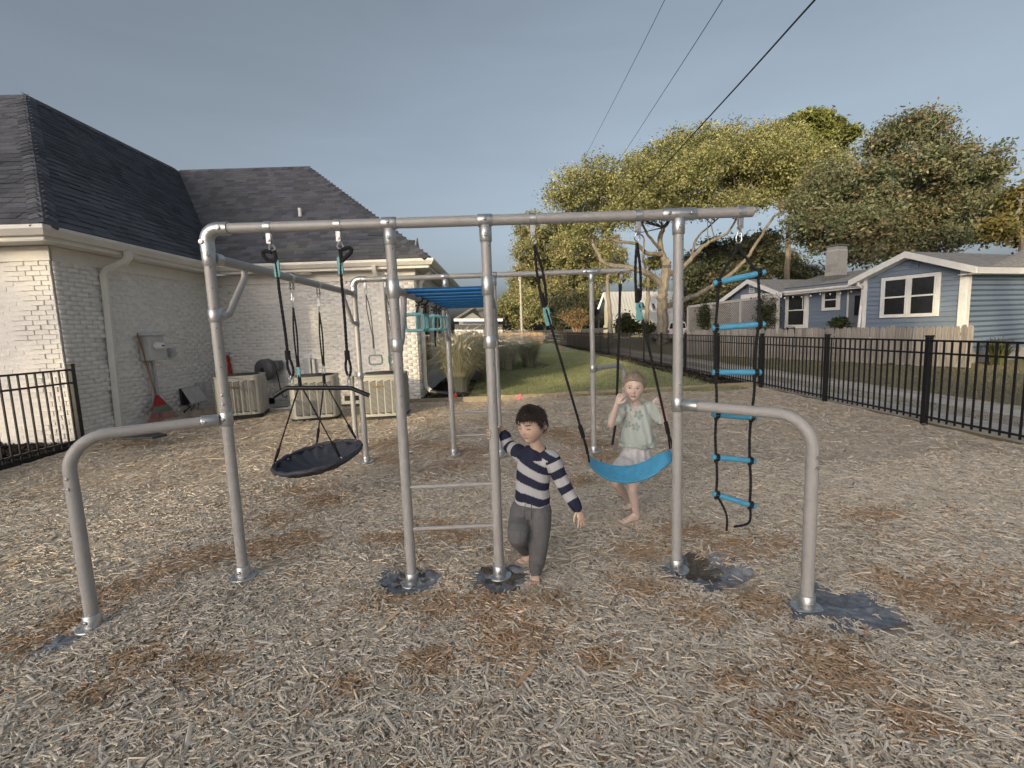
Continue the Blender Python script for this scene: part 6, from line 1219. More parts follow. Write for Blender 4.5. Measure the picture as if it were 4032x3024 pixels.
p = AG(3985, 1440); grass_clump('strap_plant', 'bushy strap leaved plant at the foot of the cottage wall', (p[0], p[1]+.4, 0), 160, .75, .6, .018, [(.07, .09, .03), (.1, .115, .045), (.13, .12, .05)], 67, 0, None, 'plant')
# ================================================================ unseen trees added behind the camera, shaped to shade the yard
def back_tree(name, label, base, limbs, blobs, n, per, size, seed, cat='tree', group='unseen trees added to shade the yard'):
    return tree(name, label, base, limbs, blobs, n, per, size, DARK, seed, 'bark', 20, 1.0, cat, group, surf=.35)
BY, DU, DW = -60., -26.6, 8.2     # the added tree line stands well back; these carry its gaps along the sun's path
def bb_(u, w, r, rz=None): return (V3(u+DU, BY+random.uniform(-1, 1), w+DW), r, r*.9, rz or r*.8)
def bt(label, u, tops, blobs, n, per, size, seed, r0=.45):
    b = (u+DU, BY, 0); return back_tree('added_shade_tree', label, b, [([b, (u+DU+.2, BY, 6), (u+DU-.1, BY, 11), (u+DU, BY, tops+DW)], r0, .12)], blobs, n, per, size, seed)
bt('unseen tall tree added far behind the viewer, crown shaped to leave a gap of light', -17.8, 9, [bb_(u, w, 1.7, 1.25) for u, w in ((-21.5, 9.0), (-19.8, 9.3), (-18.2, 9.2), (-16.6, 9.1), (-15, 9.3), (-20.5, 10.3), (-17.5, 10.3), (-22.8, 9.5))]+[bb_(u, w, .35, .35) for u, w in ((-18.8, 6.5), (-17.7, 5.4), (-16.2, 6.4))], 420, 16, .3, 71)  # the small blobs are added in the gap to dapple the wall
bt('unseen broad tree added far behind the viewer to cast shade beside the gap of light', -9, 9, [bb_(u, w, 2.0) for u, w in ((-9.2, 3), (-8, 3), (-6.8, 3), (-9.2, 6), (-8, 6), (-7, 6), (-10.4, 9), (-9.2, 8.8), (-7, 9), (-10.5, 10.8), (-8, 11), (-12.4, 9.2))], 800, 18, .32, 72)
bt('unseen dense tree added behind the viewer to cast shade', -3, 10, [bb_(u, w, 2.1) for u, w in ((-5, 2.5), (-3, 2.5), (-1.4, 1.8), (-5, 5.5), (-3.8, 5.5), (-3.8, 7.6), (-5, 8.7), (-3.2, 9.2), (-1, 9.2))], 850, 18, .32, 73)
b = (2.6+DU, BY, 0)
back_tree('added_shade_tree', 'unseen tall forked tree added far behind the viewer to cast shade', b, [([b, V3(2.6+DU, BY, 8), V3(2.2+DU, BY, 3+DW), V3(1.2+DU, BY, 6+DW), V3(.8+DU, BY, 10+DW)], .4, .1), ([V3(2.3+DU, BY, 2.4+DW), V3(3.2+DU, BY, 5.5+DW), V3(4+DU, BY, 9+DW)], .22, .08), ([V3(1.9+DU, BY, 4+DW), V3(.2+DU, BY, 7.2+DW)], .12, .05)], [bb_(u, w, 2.0) for u, w in ((1, 1.6), (3, 1.8), (5, 2.5), (7, 3), (5.6, 5.5), (7.3, 6), (1.5, 9.8), (3.3, 9.6), (5.3, 8.8), (7, 9))], 850, 18, .32, 74)
bt('unseen wide tree added farthest along the tree line to cast shade', 11, 9, [bb_(u, w, 2.2) for u, w in ((9, 3), (11, 3), (13, 3), (9, 6), (11, 6.4), (13, 6.2), (9, 9), (11.4, 9.3), (13.3, 9))], 700, 18, .34, 75)
bt('unseen low rounded tree added to cast shade under the gap of light', -17.5, 2, [bb_(u, w, 1.15, 1.1) for u in np.arange(-25, -11.9, 1.4) for w in ((.2, 1.5) if u > -16.2 else (.4, 2.1))], 900, 16, .22, 76)
bt('unseen young tree added with thin foliage to dim the sun on the house walls', -17, 5, [bb_(u, w, 1.35, 1.2) for u in (-20, -18.5) for w in (4.9, 6.7)]+[bb_(-16.0, w, .75, .8) for w in (5, 6.5)], 640, 14, .13, 78, .16)  # sparse leaves added across the gap to weaken direct sun on the brick
# ================================================================ the two children
def remesh(mb, voxel, it=5, name='tmp'):
    me = bpy.data.meshes.new(name); me.from_pydata(np.concatenate(mb.v).tolist(), [], mb.f); o = bpy.data.objects.new(name, me); COL.objects.link(o)
    r = o.modifiers.new('r', 'REMESH'); r.mode = 'VOXEL'; r.voxel_size = voxel; s = o.modifiers.new('s', 'SMOOTH'); s.factor = .5; s.iterations = it
    ev = o.evaluated_get(bpy.context.evaluated_depsgraph_get()); m2 = ev.to_mesh(); nv = len(m2.vertices)
    v = np.empty(nv*3); m2.vertices.foreach_get('co', v); v = v.reshape(-1, 3); f = [tuple(p.vertices) for p in m2.polygons]; ev.to_mesh_clear(); bpy.data.objects.remove(o); bpy.data.meshes.remove(me)
    return v, f
def skinmat(name, col): return pm(name, (1, 1, 1), .55, 0, .05, 30, attr=True, spec=.35, bump=.08, bscale=300)
def limb(mb, pts, r, ry=None, side=(1, 0, 0), n=14, k=5, ends=(1, 1)):
    P = ropepts(pts, k); m = len(P); x = np.linspace(0, len(pts)-1, m); rr = np.interp(x, range(len(pts)), r); rb = rr if ry is None else np.interp(x, range(len(pts)), ry)
    mb.tube(P, rr, n, True, side, rb)
    if ends[0]: mb.ell(P[0], (rr[0]*.97,)*3, 12, 8)
    if ends[1]: mb.ell(P[-1], (rr[-1]*.97,)*3, 12, 8)
def head_geo(c, f, u, hw, hd, hh, nt=72, npi=96):
    """skull and face; returns verts (world), faces, local coords (x subject's left, y forward, z up)"""
    f = unit(f); u = unit(V3(*u)-f*(f@V3(*u))); l = np.cross(u, f); L = []
    for i in range(nt+1):
        th = math.pi*i/nt
        for j in range(npi):
            ph = 2*math.pi*j/npi; sx, sy, sz = math.sin(th)*math.sin(ph), math.sin(th)*math.cos(ph), math.cos(th)
            x, y, z = hw*sx, hd*sy, hh*sz; t = max(0, -sz)
            if sz < 0:
                x *= 1-.30*t**1.5
                y = y*(1-.42*t) if sy < 0 else y*(1-.02*t)+.010*t
            if sy > 0: y *= .94
            if sy > 0:
                g = lambda cx, cz, ax, az: math.exp(-((x-cx)/ax)**2-((z-cz)/az)**2); q = hh/.105; fr = min(1, sy*2.5)
                y += fr*(.0145*g(0, -.019*q, .0095, .011*q)+.0075*g(0, -.002*q, .008, .016*q)+.004*(g(.009, -.026*q, .006, .006)+g(-.009, -.026*q, .006, .006))
                         - .0075*(g(.029, .005*q, .014, .009*q)+g(-.029, .005*q, .014, .009*q)) + .0035*(g(.028, .024*q, .02, .007)+g(-.028, .024*q, .02, .007))
                         + .0055*g(0, -.050*q, .016, .0065*q) - .0025*g(0, -.0515*q, .019, .0022) - .003*g(0, -.063*q, .015, .005) + .007*g(0, -.083*q, .018, .016) + .003*(g(.036, -.028*q, .018, .018)+g(-.036, -.028*q, .018, .018)))
            L.append((x, y, z))
    L = np.array(L); w = V3(*c)+np.outer(L[:, 0], l)+np.outer(L[:, 1], f)+np.outer(L[:, 2], u)
    F = [(i*npi+j, (i+1)*npi+j, (i+1)*npi+(j+1) % npi, i*npi+(j+1) % npi) for i in range(nt) for j in range(npi)]
    return w, F, L, (l, f, u)
def surf_y(L, x, z):
    k = np.argmin(((L[:, 0]-x)**2+(L[:, 2]-z)**2)+(L[:, 1] < 0)*1.); return L[k, 1]
def face_colors(L, skin, lips, hh, mouth_open=False):
    c = np.tile(np.array(skin), (len(L), 1)); q = hh/.105; x, y, z = L[:, 0], L[:, 1], L[:, 2]; fr = (y > 0)
    g = lambda cx, cz, ax, az: np.exp(-((x-cx)/ax)**2-((z-cz)/az)**2)*fr
    for w, t in ((np.clip(g(0, -.051*q, .019, .0065*q)*1.1, 0, 1), lips), ((g(.038, -.028*q, .017, .015)+g(-.038, -.028*q, .017, .015))*.35, (skin[0]*1.02, skin[1]*.78, skin[2]*.74)), (g(0, -.02*q, .009, .009)*.25, (skin[0]*1.02, skin[1]*.8, skin[2]*.75)), ((g(.029, .004*q, .016, .010)+g(-.029, .004*q, .016, .010))*.35, (skin[0]*.72, skin[1]*.62, skin[2]*.6))):
        w = np.clip(w, 0, 1)[:, None]; c = c*(1-w)+np.array(t)*w
    w = np.clip(g(0, -.0515*q, .018, .0016), 0, 1)[:, None]; return c*(1-w*.6)
def hand(mb, wrist, d, n, s, L=.115, curl=(.25, .3, .3), spread=.12, thumb_side=1, thumb_out=.55):
    """palm and five fingers. d along the hand, n out of the palm, s across towards the thumb"""
    d, n = unit(d), unit(n); n = unit(n-d*(n@d)); s = np.cross(d, n)*thumb_side; wrist = V3(*wrist); k = L/.115
    pe = wrist+d*.052*k
    mb.tube([wrist-d*.01, wrist+d*.012*k, wrist+d*.035*k, pe, pe+d*.006], [.016*k, .021*k, .026*k, .027*k, .022*k], 12, True, s, [.012*k, .0125*k, .0115*k, .0095*k, .007*k])
    for i, (off, ln) in enumerate(((.021, .050), (.007, .056), (-.0072, .053), (-.020, .043))):
        b = pe+s*off*k-d*.006; dd = unit(d+s*spread*(1-i/1.5)*.6); P = [b]; nn = n.copy(); ang = 0
        for seg, a in zip((.45, .30, .25), curl):
            ang += a*(1+.12*i); P.append(P[-1]+(dd*math.cos(ang)+nn*math.sin(ang))*ln*k*seg)
        mb.tube(ropepts(P, 4), np.linspace(.0064, .0048, 13)*k, 9, True, s); mb.ell(P[-1], (.0054*k,)*3, 8, 6)
    b = wrist+d*.014*k+s*.020*k; e = b+(d*.6+s*thumb_out+n*.35)*.030*k; e2 = e+unit(d*.85+s*.2+n*.4)*.024*k; mb.tube(ropepts([b-s*.008, b, e, e2], 4), np.linspace(.0105, .006, 13)*k, 9, True, n); mb.ell(e2, (.006*k,)*3, 8, 6)
def foot(mb, ankle, toe, heelz, L=.155, lift=0.):
    """bare foot: ankle joint above, toes towards toe; heel raised by lift"""
    ankle = V3(*ankle); d = unit(V3(toe[0]-ankle[0], toe[1]-ankle[1], 0)); s = V3(-d[1], d[0], 0); T = V3(*toe); k = L/.155
    heel = T-d*L+V3(0, 0, lift); ball = T-d*.05*k+V3(0, 0, .016)
    mid = (heel+ball)/2+V3(0, 0, .022+lift*.12)
    mb.tube(ropepts([heel+V3(0, 0, .02), heel+d*.03*k+V3(0, 0, .025), mid, ball, T-d*.03*k+V3(0, 0, .011)], 4), [.012]+list(np.interp(np.linspace(0, 1, 16), [0, .15, .5, .8, 1], [.02, .025, .027, .034, .033])*k), 14, True, s, [.012]+list(np.interp(np.linspace(0, 1, 16), [0, .15, .5, .8, 1], [.02, .026, .027, .018, .010])*k))
    mb.tube(ropepts([ankle+V3(0, 0, .05), ankle, (ankle+heel)/2+d*.02+V3(0, 0, .012), heel+d*.04*k+V3(0, 0, .02)], 4), np.linspace(.026, .024, 13)*k, 12, True, s)
    mb.tube(ropepts([ankle+V3(0, 0, .01)+d*.01, mid+V3(0, 0, .012), ball], 4), np.linspace(.024, .015, 9)*k, 12, True, s)
    toes = []
    for i, (o, r, ln) in enumerate(((-.022, .0105, .030), (-.008, .0078, .028), (.004, .0074, .025), (.0145, .007, .021), (.024, .0066, .016))): toes.append((T-d*.034*k+s*o*k+V3(0, 0, .010), T-d*(.034-ln)*k+s*o*k*1.1+V3(0, 0, .008), r*k))
    return toes
def finish_body(name, v, f, extra, cols_fn, skin, mat, root, head):
    """body surface + fingers/toes + head into ONE mesh with point colours"""
    mb = MB(); mb.add(v, f, np.tile(np.array(skin), (len(v), 1))); 
    for m in extra: mb.add(np.concatenate(m.v), m.f, np.tile(np.array(skin), (m.n, 1)))
    hv, hf, hc = head; mb.add(hv, hf, hc)
    return mb.build(name, mat, root, ang=180, col=True)
def hair_shell(L, frame, c, mask, off, seed, npi=96, nt=72):
    l, f, u = frame; r_ = np.random.default_rng(seed); Ln = np.linalg.norm(L, axis=1)[:, None]; N = L/Ln
    ph = np.arctan2(L[:, 0], L[:, 1]); bump = .35*np.sin(ph*23+L[:, 2]*60)+.3*np.sin(ph*41+1)+.3*r_.normal(0, 1, len(L)); P = L+N*(off*(1+.28*bump))[:, None]; P[~mask] = L[~mask]*.97
    w = V3(*c)+np.outer(P[:, 0], l)+np.outer(P[:, 1], f)+np.outer(P[:, 2], u)
    F = [q for q in ((i*npi+j, (i+1)*npi+j, (i+1)*npi+(j+1) % npi, i*npi+(j+1) % npi) for i in range(nt) for j in range(npi)) if mask[list(q)].sum() >= 2]
    return w, F
def strands(mb, starts, flow, L, seed, r0=.0022, seg=5, lift=.004):
    r_ = np.random.default_rng(seed)
    for p, n_ in starts:
        P = [p]; d = unit(flow(p, n_)+r_.normal(0, .22, 3)); ln = L*r_.uniform(.6, 1.25)
        for k in range(seg): d = unit(d+r_.normal(0, .08, 3)-n_*.05); q = P[-1]+d*ln/seg+n_*(lift if k == 0 else 0); P.append(q)
        mb.tube(P, np.linspace(r0, r0*.25, seg+1)*r_.uniform(.7, 1.4), 4, False)
def to_local(w, c, fr): d = w-V3(*c); return np.stack([d@fr[0], d@fr[1], d@fr[2]], -1)
SK_B, SK_G = (.58, .42, .335), (.66, .51, .44)
pm('skin_boy', (1, 1, 1), .52, 0, .06, 25, attr=True, spec=.3); pm('skin_girl', (1, 1, 1), .52, 0, .06, 25, attr=True, spec=.3)
pm('hair_boy', (.042, .031, .026), .45, 0, .5, 200, spec=.5); pm('hair_girl', (.27, .215, .155), .45, 0, .5, 120, spec=.5)
pm('knit', (1, 1, 1), .9, 0, .08, 300, attr=True, bump=.5, bscale=700, spec=.1); pm('pants_grey', (.15, .15, .157), .92, 0, .3, 260, bump=.5, bscale=500, spec=.1)
pm('tee', (1, 1, 1), .9, 0, .07, 120, attr=True, bump=.35, bscale=45, spec=.1); pm('shorts', (.60, .58, .60), .85, 0, .08, 60, bump=.6, bscale=40, spec=.15)
pm('eye_white', (.62, .58, .55), .25); pm('iris', (.05, .035, .02), .15); pm('brow', (.06, .04, .03), .7); pm('mouth_red', (.20, .03, .025), .4); pm('teeth', (.7, .66, .6), .3); pm('lash', (.03, .02, .018), .6); pm('brow_fair', (.22, .15, .10), .7)
# ---------------------------------------------------------------- boy
B6 = lambda x, y, Y: AY(1500+x/1.659, 1500+y/1.659, Y)
boy = thing('person', 'barefoot child in navy and grey striped sweater and grey joggers holding the ladder post', 'person', (B6(990, 1300, 2.6)[0], 2.6, 0))
hf = unit(V3(-.60, -.78, -.17)); hc = B6(985, 283, 2.60); W_, F_, L_, FR = head_geo(hc, hf, (.03, .05, 1), .075, .092, .107)
sl_b = unit(V3(.88, -.47, 0))                                # his left
neck = B6(1025, 440, 2.645); chest = B6(1000, 560, 2.64); belly = B6(988, 700, 2.63); pel = B6(982, 830, 2.63)
shL, shR = B6(1108, 500, 2.585), B6(905, 470, 2.71); elL, wrL = B6(1196, 684, 2.55), B6(1288, 840, 2.49); zG = AY(1931, 1702, 2.80)[2]
elR = B6(835, 420, 2.82); wrR = V3(X3+.052, YF+.062, zG+.005)
hpL, hpR = B6(1040, 875, 2.60), B6(920, 870, 2.65); knL, anL = B6(1030, 1065, 2.585), B6(1012, 1262, 2.61); knR, anR = B6(893, 1010, 2.53), B6(945, 1112, 2.83)
gL = AG(1500+1000/1.659, 1500+1340/1.659, .012); gR = AG(1500+905/1.659, 1500+1195/1.659, .012)
b = MB(); limb(b, [pel+V3(0, 0, .06), belly, chest, neck], [.066, .076, .09, .045], [.05, .056, .068, .04], sl_b, 18); limb(b, [neck-V3(0, 0, .02), hc-V3(0, 0, .075)+hf*-.012], [.036, .036])
limb(b, [shL, elL, wrL], [.03, .024, .017]); limb(b, [shR, elR, wrR], [.03, .024, .017]); limb(b, [hpL, knL, anL], [.048, .034, .023]); limb(b, [hpR, knR, anR], [.048, .034, .023]); limb(b, [hpL, pel+V3(0, .01, .03), hpR], [.045, .05, .045])
tL_ = foot(b, anL, gL, 0, .15); tR_ = foot(b, anR, gR, 0, .15, .055)
v, f = remesh(b, .006)
ex = MB(); hand(ex, wrL, unit(B6(1322, 930, 2.46)-wrL), V3(-.5, .8, -.25), None, .115, (.25, .25, .2), .35, -1)
# right hand wrapped round the post
pc = V3(X3, YF, 0)
ex.tube(ropepts([wrR+V3(.012, .004, 0), wrR, V3(X3+.02, YF+.05, zG+.002), V3(X3-.012, YF+.047, zG)], 4), [.016, .018, .021, .024, .026, .027, .027, .027, .027, .026, .025, .024, .022], 12, True, (0, 0, 1), [.013, .012, .012, .011, .011, .010, .010, .010, .010, .010, .009, .009, .008])
for k in range(4):
    th = np.radians(np.linspace(105, 236-6*abs(k-1), 9)); zz0 = zG+.026-.0165*k; ex.tube([V3(X3+.0375*math.cos(t), YF+.0375*math.sin(t), zz0-.004*i/8) for i, t in enumerate(th)], np.linspace(.0075, .0058, 9), 9); t = th[-1]; ex.ell(V3(X3+.0375*math.cos(t), YF+.0375*math.sin(t), zz0-.004), (.006,)*3, 8, 6)
th = np.radians(np.linspace(70, -35, 8)); ex.tube([V3(X3+.039*math.cos(t), YF+.039*math.sin(t), zG+.03+.012*i/7) for i, t in enumerate(th)], np.linspace(.010, .0065, 8), 9)
for a, e, r in tL_+tR_: ex.tube(ropepts([a, (a+e)/2+V3(0, 0, .002), e], 3), [r]*6+[r*.8], 8); ex.ell(e, (r*.85,)*3, 8, 6)
l, fw, u_ = FR
for s in (-1, 1):
    e = hc+l*s*.076-fw*.010-u_*.004; ex.ell(e, (.009, .017, .026), 12, 9, (unit(l*s+fw*-.35), unit(fw+l*s*.4), u_)); ex.torus(e+l*s*.006, .017, .0045, l*s-fw*.4, 16, 6, .75, 1.25, fw)
finish_body('body', v, f, [ex], None, SK_B, MATS['skin_boy'], boy, (W_, F_, face_colors(L_, SK_B, (.42, .20, .165), .107)))
hw_ = lambda x, y, z: hc+l*x+fw*y+u_*z
for s in (-1, 1):
    x = .029*s; y = surf_y(L_, x, .004); MB().ell(hw_(x, y-.0055, .004), (.0115, .008, .0065), 12, 8, (l, fw, u_)).build('eyelid', MATS['skin_boy'], boy, col=True) if False else None
    MB().tube([hw_(x+d_*s, surf_y(L_, x+d_*s, .001)+.0012, .000-.0022*math.cos((d_)/.012*1.3)) for d_ in np.linspace(-.011, .012, 8)], [.0008, .0019, .0025, .0027, .0027, .0025, .002, .001], 5).build('eyelashes', MATS['lash'], boy)
    MB().tube([hw_(x+d_*s, surf_y(L_, x+d_*s, .022)+.0012, .0205+.004*math.cos(d_/.016)) for d_ in np.linspace(-.014, .017, 8)], [.0012, .0026, .0033, .0034, .0031, .0027, .002, .001], 6).build('eyebrow', MATS['brow'], boy)
x, y, z = L_[:, 0], L_[:, 1], L_[:, 2]; ph = np.abs(np.arctan2(x, y)); line = np.interp(ph, [0, .5, .9, 1.15, 1.35, 1.6, 1.9, 2.3, 3.15], [.045, .046, .040, .012, -.018, .012, .0, -.055, -.065])
mask = z > line+.004*np.sin(ph*37)
hv, hfc = hair_shell(L_, FR, hc, mask, .0075, 5); hr = MB().add(hv, hfc).build('hair', MATS['hair_boy'], boy, ang=180)
st = []; idx = np.where(mask & (z > line+.006))[0]; r_ = np.random.default_rng(9); idx = r_.choice(idx, 2600)
for i in idx: n_ = unit(L_[i]); st.append((hw_(*(L_[i]+n_*.006)), unit(l*n_[0]+fw*n_[1]+u_*n_[2])))
crown = np.array([.012, -.035, .09])
def flow_b(p, n_):
    q = to_local(p[None], hc, FR)[0]; d = q-crown; d = d-unit(q)*(d@unit(q)); d = unit(d)+np.array([.25, .25, -.15]); return unit(l*d[0]+fw*d[1]+u_*d[2])
sm_ = MB(); strands(sm_, st, flow_b, .034, 10, .0015, 5, .0015); sm_.build('hair_tufts', MATS['hair_boy'], hr)
# sweater
hemc = B6(988, 800, 2.63); s_ = MB(); limb(s_, [hemc+V3(0, 0, .0), B6(990, 740, 2.632), belly, chest, B6(1005, 480, 2.645), B6(1018, 452, 2.648)], [.108, .107, .102, .105, .085, .056], [.083, .084, .082, .085, .066, .05], sl_b, 20, ends=(0, 0))
limb(s_, [chest*.45+shL*.55, shL, (shL+elL)/2, elL, wrL*.75+elL*.25, wrL+unit(elL-wrL)*.012], [.05, .05, .046, .043, .036, .031]); limb(s_, [chest*.45+shR*.55, shR, (shR+elR)/2, elR, wrR*.7+elR*.3, wrR+unit(elR-wrR)*.03], [.05, .05, .046, .043, .036, .03])
v, f = remesh(s_, .0042, 5)
def segd(P, a, b): ab = b-a; t = np.clip(((P-a)@ab)/(ab@ab), 0, 1); return np.linalg.norm(P-(a+t[:, None]*ab), axis=1), t
navy, grey = np.array((.030, .034, .062)), np.array((.52, .52, .535))
dT = np.minimum(segd(v, hemc, chest)[0], segd(v, chest, neck)[0])-.055; sL = np.zeros(len(v)); best = dT.copy(); arm = np.zeros(len(v), int)
for k, (a_, b_, c_) in enumerate(((shL, elL, wrL), (shR, elR, wrR))):
    L1 = np.linalg.norm(b_-a_); d1, t1 = segd(v, a_, b_); d2, t2 = segd(v, b_, c_); dd = np.minimum(d1, d2); s1 = np.where(d1 < d2, t1*L1, L1+t2*np.linalg.norm(c_-b_)); m_ = (dd < best) & (s1 > .012); best[m_] = dd[m_]; arm[m_] = k+1; sL[m_] = s1[m_]
zr = (v[:, 2]-hemc[2])/(neck[2]-hemc[2]); sl = .12+.55*np.clip(zr, 0, 1); sT = v[:, 2]+sl*(v[:, 0]-hemc[0])+.006*np.sin(v[:, 0]*40)*(1-zr)
s0 = hemc[2]+.018; band = (((sT-s0)/.052).astype(int) % 2 == 0) & (sT > s0)
bandA = ((sL+.02)/.048).astype(int) % 2 == 0
c = np.where(np.where(arm > 0, bandA, band)[:, None], navy, grey); hem = (arm == 0) & (v[:, 2] < hemc[2]+.012); c[hem] = grey*.95
for k, tot in ((1, np.linalg.norm(elL-shL)+np.linalg.norm(wrL-elL)), (2, np.linalg.norm(elR-shR)+np.linalg.norm(wrR-elR))): c[(arm == k) & (sL > tot-.035)] = navy
yoke = (arm == 0) & (v[:, 2] > neck[2]-.055) & (v[:, 0] < neck[0]+.015); c[yoke] = navy
# soft folds
rr_ = np.random.default_rng(4); nfold = .0035*np.sin(v[:, 2]*70+v[:, 0]*55+3*np.sin(v[:, 1]*30))*np.clip(1-zr, 0, 1)
v = v+np.outer(nfold, (0, -1, 0)); swt = MB().add(v, f, c).build('sweater', MATS['knit'], boy, ang=180, col=True)
MB().torus(B6(1022, 447, 2.640), .047, .009, unit(V3(.05, -.42, 1)), 26, 8, 1.08, .95).build('collar', MATS['collar_navy'], swt)
lb = B6(1045, 772, 2.553); MB().box(lb, (.034, .003, .014), (unit(V3(.93, -.1, .06)), V3(.1, .93, 0), V3(0, 0, 1))).build('hem_label', MATS['white_paint'], swt)
# joggers
p_ = MB(); limb(p_, [B6(988, 785, 2.63), pel, (hpL+hpR)/2-V3(0, 0, .01)], [.092, .096, .088], [.068, .072, .072], sl_b, 18, ends=(0, 0)); limb(p_, [hpL+V3(0, 0, .03), hpL*.6+knL*.4, knL, knL*.45+anL*.55, anL+V3(0, 0, .05), anL+V3(0, 0, .012)], [.07, .068, .058, .05, .043, .036]); limb(p_, [hpR+V3(0, 0, .03), hpR*.6+knR*.4, knR, knR*.5+anR*.5, anR+unit(knR-anR)*.02], [.07, .07, .06, .05, .038])
v, f = remesh(p_, .006, 4); v = v+np.outer(.003*np.sin(v[:, 2]*95+v[:, 0]*40)*(np.sin(v[:, 2]*17)+.2), (0, -1, 0)); pt = MB().add(v, f).build('joggers', MATS['pants_grey'], boy, ang=180)
for a_, q in ((anL+V3(0, 0, .022), V3(0, 0, 1)), (anR+unit(knR-anR)*.03, unit(knR-anR))): MB().torus(a_, .033, .007, q, 20, 7).build('cuff', MATS['pants_grey'], pt)
for dx in (-12, 12): P = [B6(962+dx*1.6, 800, 2.545), B6(960+dx*1.9, 850, 2.538), B6(958+dx*2, 905, 2.535)]; MB().tube(ropepts(P, 4), .0022, 5).build('drawstring', MATS['plastic_dark'], pt)
P = [B6(1100, 815, 2.56), B6(1092, 860, 2.552), B6(1084, 905, 2.55)]; MB().tube(ropepts(P, 4), .0028, 5).build('pocket_zip', MATS['plastic_dark'], pt)
# ---------------------------------------------------------------- girl
G8 = lambda x, y, Y: AY(2300+x/1.843, 1300+y/1.843, Y)
girl = thing('person', 'barefoot child in pale green flowered shirt and white shorts standing behind the blue swing', 'person', (G8(370, 1400, 3.4)[0], 3.4, 0))
hf = unit(V3(-.30, -.95, -.06)); hc = G8(362, 414, 3.40); W_, F_, L_, FR = head_geo(hc, hf, (.06, 0, 1), .073, .090, .109); l, fw, u_ = FR
sl_g = unit(V3(.985, -.17, 0))
neck = G8(375, 540, 3.44); chest = G8(385, 650, 3.44); belly = G8(380, 790, 3.43); pel = G8(375, 930, 3.42)
shL, shR = G8(495, 555, 3.42), G8(282, 558, 3.46); elL, wrL = G8(598, 690, 3.36), G8(568, 548, 3.28); elR, wrR = G8(190, 690, 3.38), G8(238, 535, 3.33)
hpL, hpR = G8(420, 960, 3.40), G8(325, 960, 3.43); knL, anL = G8(348, 1140, 3.30), G8(380, 1355, 3.38); knR, anR = G8(225, 1095, 3.30), G8(318, 1235, 3.62)
gL = AG(2300+262/1.843, 1300+1405/1.843, .012); gR = AG(2300+285/1.843, 1300+1300/1.843, .012); 
b = MB(); limb(b, [pel, belly, chest, neck], [.085, .08, .09, .042], [.06, .06, .066, .038], sl_g, 18); limb(b, [neck-V3(0, 0, .02), hc-V3(0, 0, .075)-hf*.012], [.034, .034])
limb(b, [shL, (shL+elL)/2, elL, (elL+wrL)/2, wrL], [.034, .031, .026, .025, .0175]); limb(b, [shR, (shR+elR)/2, elR, (elR+wrR)/2, wrR], [.034, .031, .026, .025, .0175])
limb(b, [hpL, hpL*.5+knL*.5, knL, knL*.65+anL*.35, anL], [.058, .05, .037, .036, .0225]); limb(b, [hpR, hpR*.5+knR*.5, knR, knR*.65+anR*.35, anR], [.058, .05, .038, .036, .0225])
tL_ = foot(b, anL, gL, 0, .155); tR_ = foot(b, anR, gR, 0, .15, .06)
v, f = remesh(b, .006)
ex = MB(); hand(ex, wrL, unit(G8(528, 465, 3.22)-wrL), V3(-.75, .35, -.2), None, .12, (.5, .6, .5), .2, 1); hand(ex, wrR, unit(G8(268, 458, 3.32)-wrR), V3(.7, .5, .1), None, .12, (.35, .5, .4), .25, -1)
for a, e, r in tL_+tR_: ex.tube(ropepts([a, (a+e)/2+V3(0, 0, .002), e], 3), [r]*6+[r*.8], 8); ex.ell(e, (r*.85,)*3, 8, 6)
for s in (-1, 1):
    e = hc+l*s*.0745-fw*.010-u_*.004; ex.ell(e, (.008, .016, .024), 12, 9, (unit(l*s+fw*-.35), unit(fw+l*s*.4), u_)); ex.torus(e+l*s*.006, .016, .004, l*s-fw*.4, 16, 6, .75, 1.25, fw)
finish_body('body', v, f, [ex], None, SK_G, MATS['skin_girl'], girl, (W_, F_, face_colors(L_, SK_G, (.55, .28, .245), .109)))
hw_ = lambda x, y, z: hc+l*x+fw*y+u_*z
for s in (-1, 1):
    x = .029*s; y = surf_y(L_, x, .005); MB().ell(hw_(x, y-.0037, .004), (.0115, .0065, .0048), 14, 9, (l, fw, u_)).build('eye', MATS['eye_white'], girl)
    MB().ell(hw_(x-.001, y+.0019, .0042), (.0058, .0022, .0050), 12, 8, (l, fw, u_)).build('iris', MATS['iris'], girl)
    MB().tube([hw_(x+d_*s, surf_y(L_, x+d_*s, .010)+.0028, .0062+.003*math.cos(d_/.0095)) for d_ in np.linspace(-.012, .013, 8)], [.0006, .0011, .0014, .0015, .0015, .0014, .0012, .0006], 5).build('eyelashes', MATS['lash'], girl)
    MB().tube([hw_(x+d_*s, surf_y(L_, x+d_*s, .024)+.001, .0225+.004*math.cos(d_/.016)) for d_ in np.linspace(-.014, .017, 8)], [.0008, .0014, .0017, .0018, .0017, .0015, .0011, .0006], 6).build('eyebrow', MATS['brow_fair'], girl)
ym = surf_y(L_, 0, -.051); mo = MB().ell(hw_(0, ym-.001, -.0525), (.0165, .005, .0068), 16, 8, (l, fw, u_)).build('mouth', MATS['mouth_red'], girl); MB().ell(hw_(0, ym+.0018, -.0495), (.011, .003, .0022), 12, 6, (l, fw, u_)).build('teeth', MATS['teeth'], mo)
x, y, z = L_[:, 0], L_[:, 1], L_[:, 2]; ph = np.abs(np.arctan2(x, y)); line = np.interp(ph, [0, .35, .7, 1.0, 1.25, 1.5, 1.8, 2.3, 3.15], [.060, .058, .048, .028, .008, -.002, -.02, -.06, -.07]); mask = z > line
hv, hfc = hair_shell(L_, FR, hc, mask, .009, 6); hr = MB().add(hv, hfc).build('hair', MATS['hair_girl'], girl, ang=180)
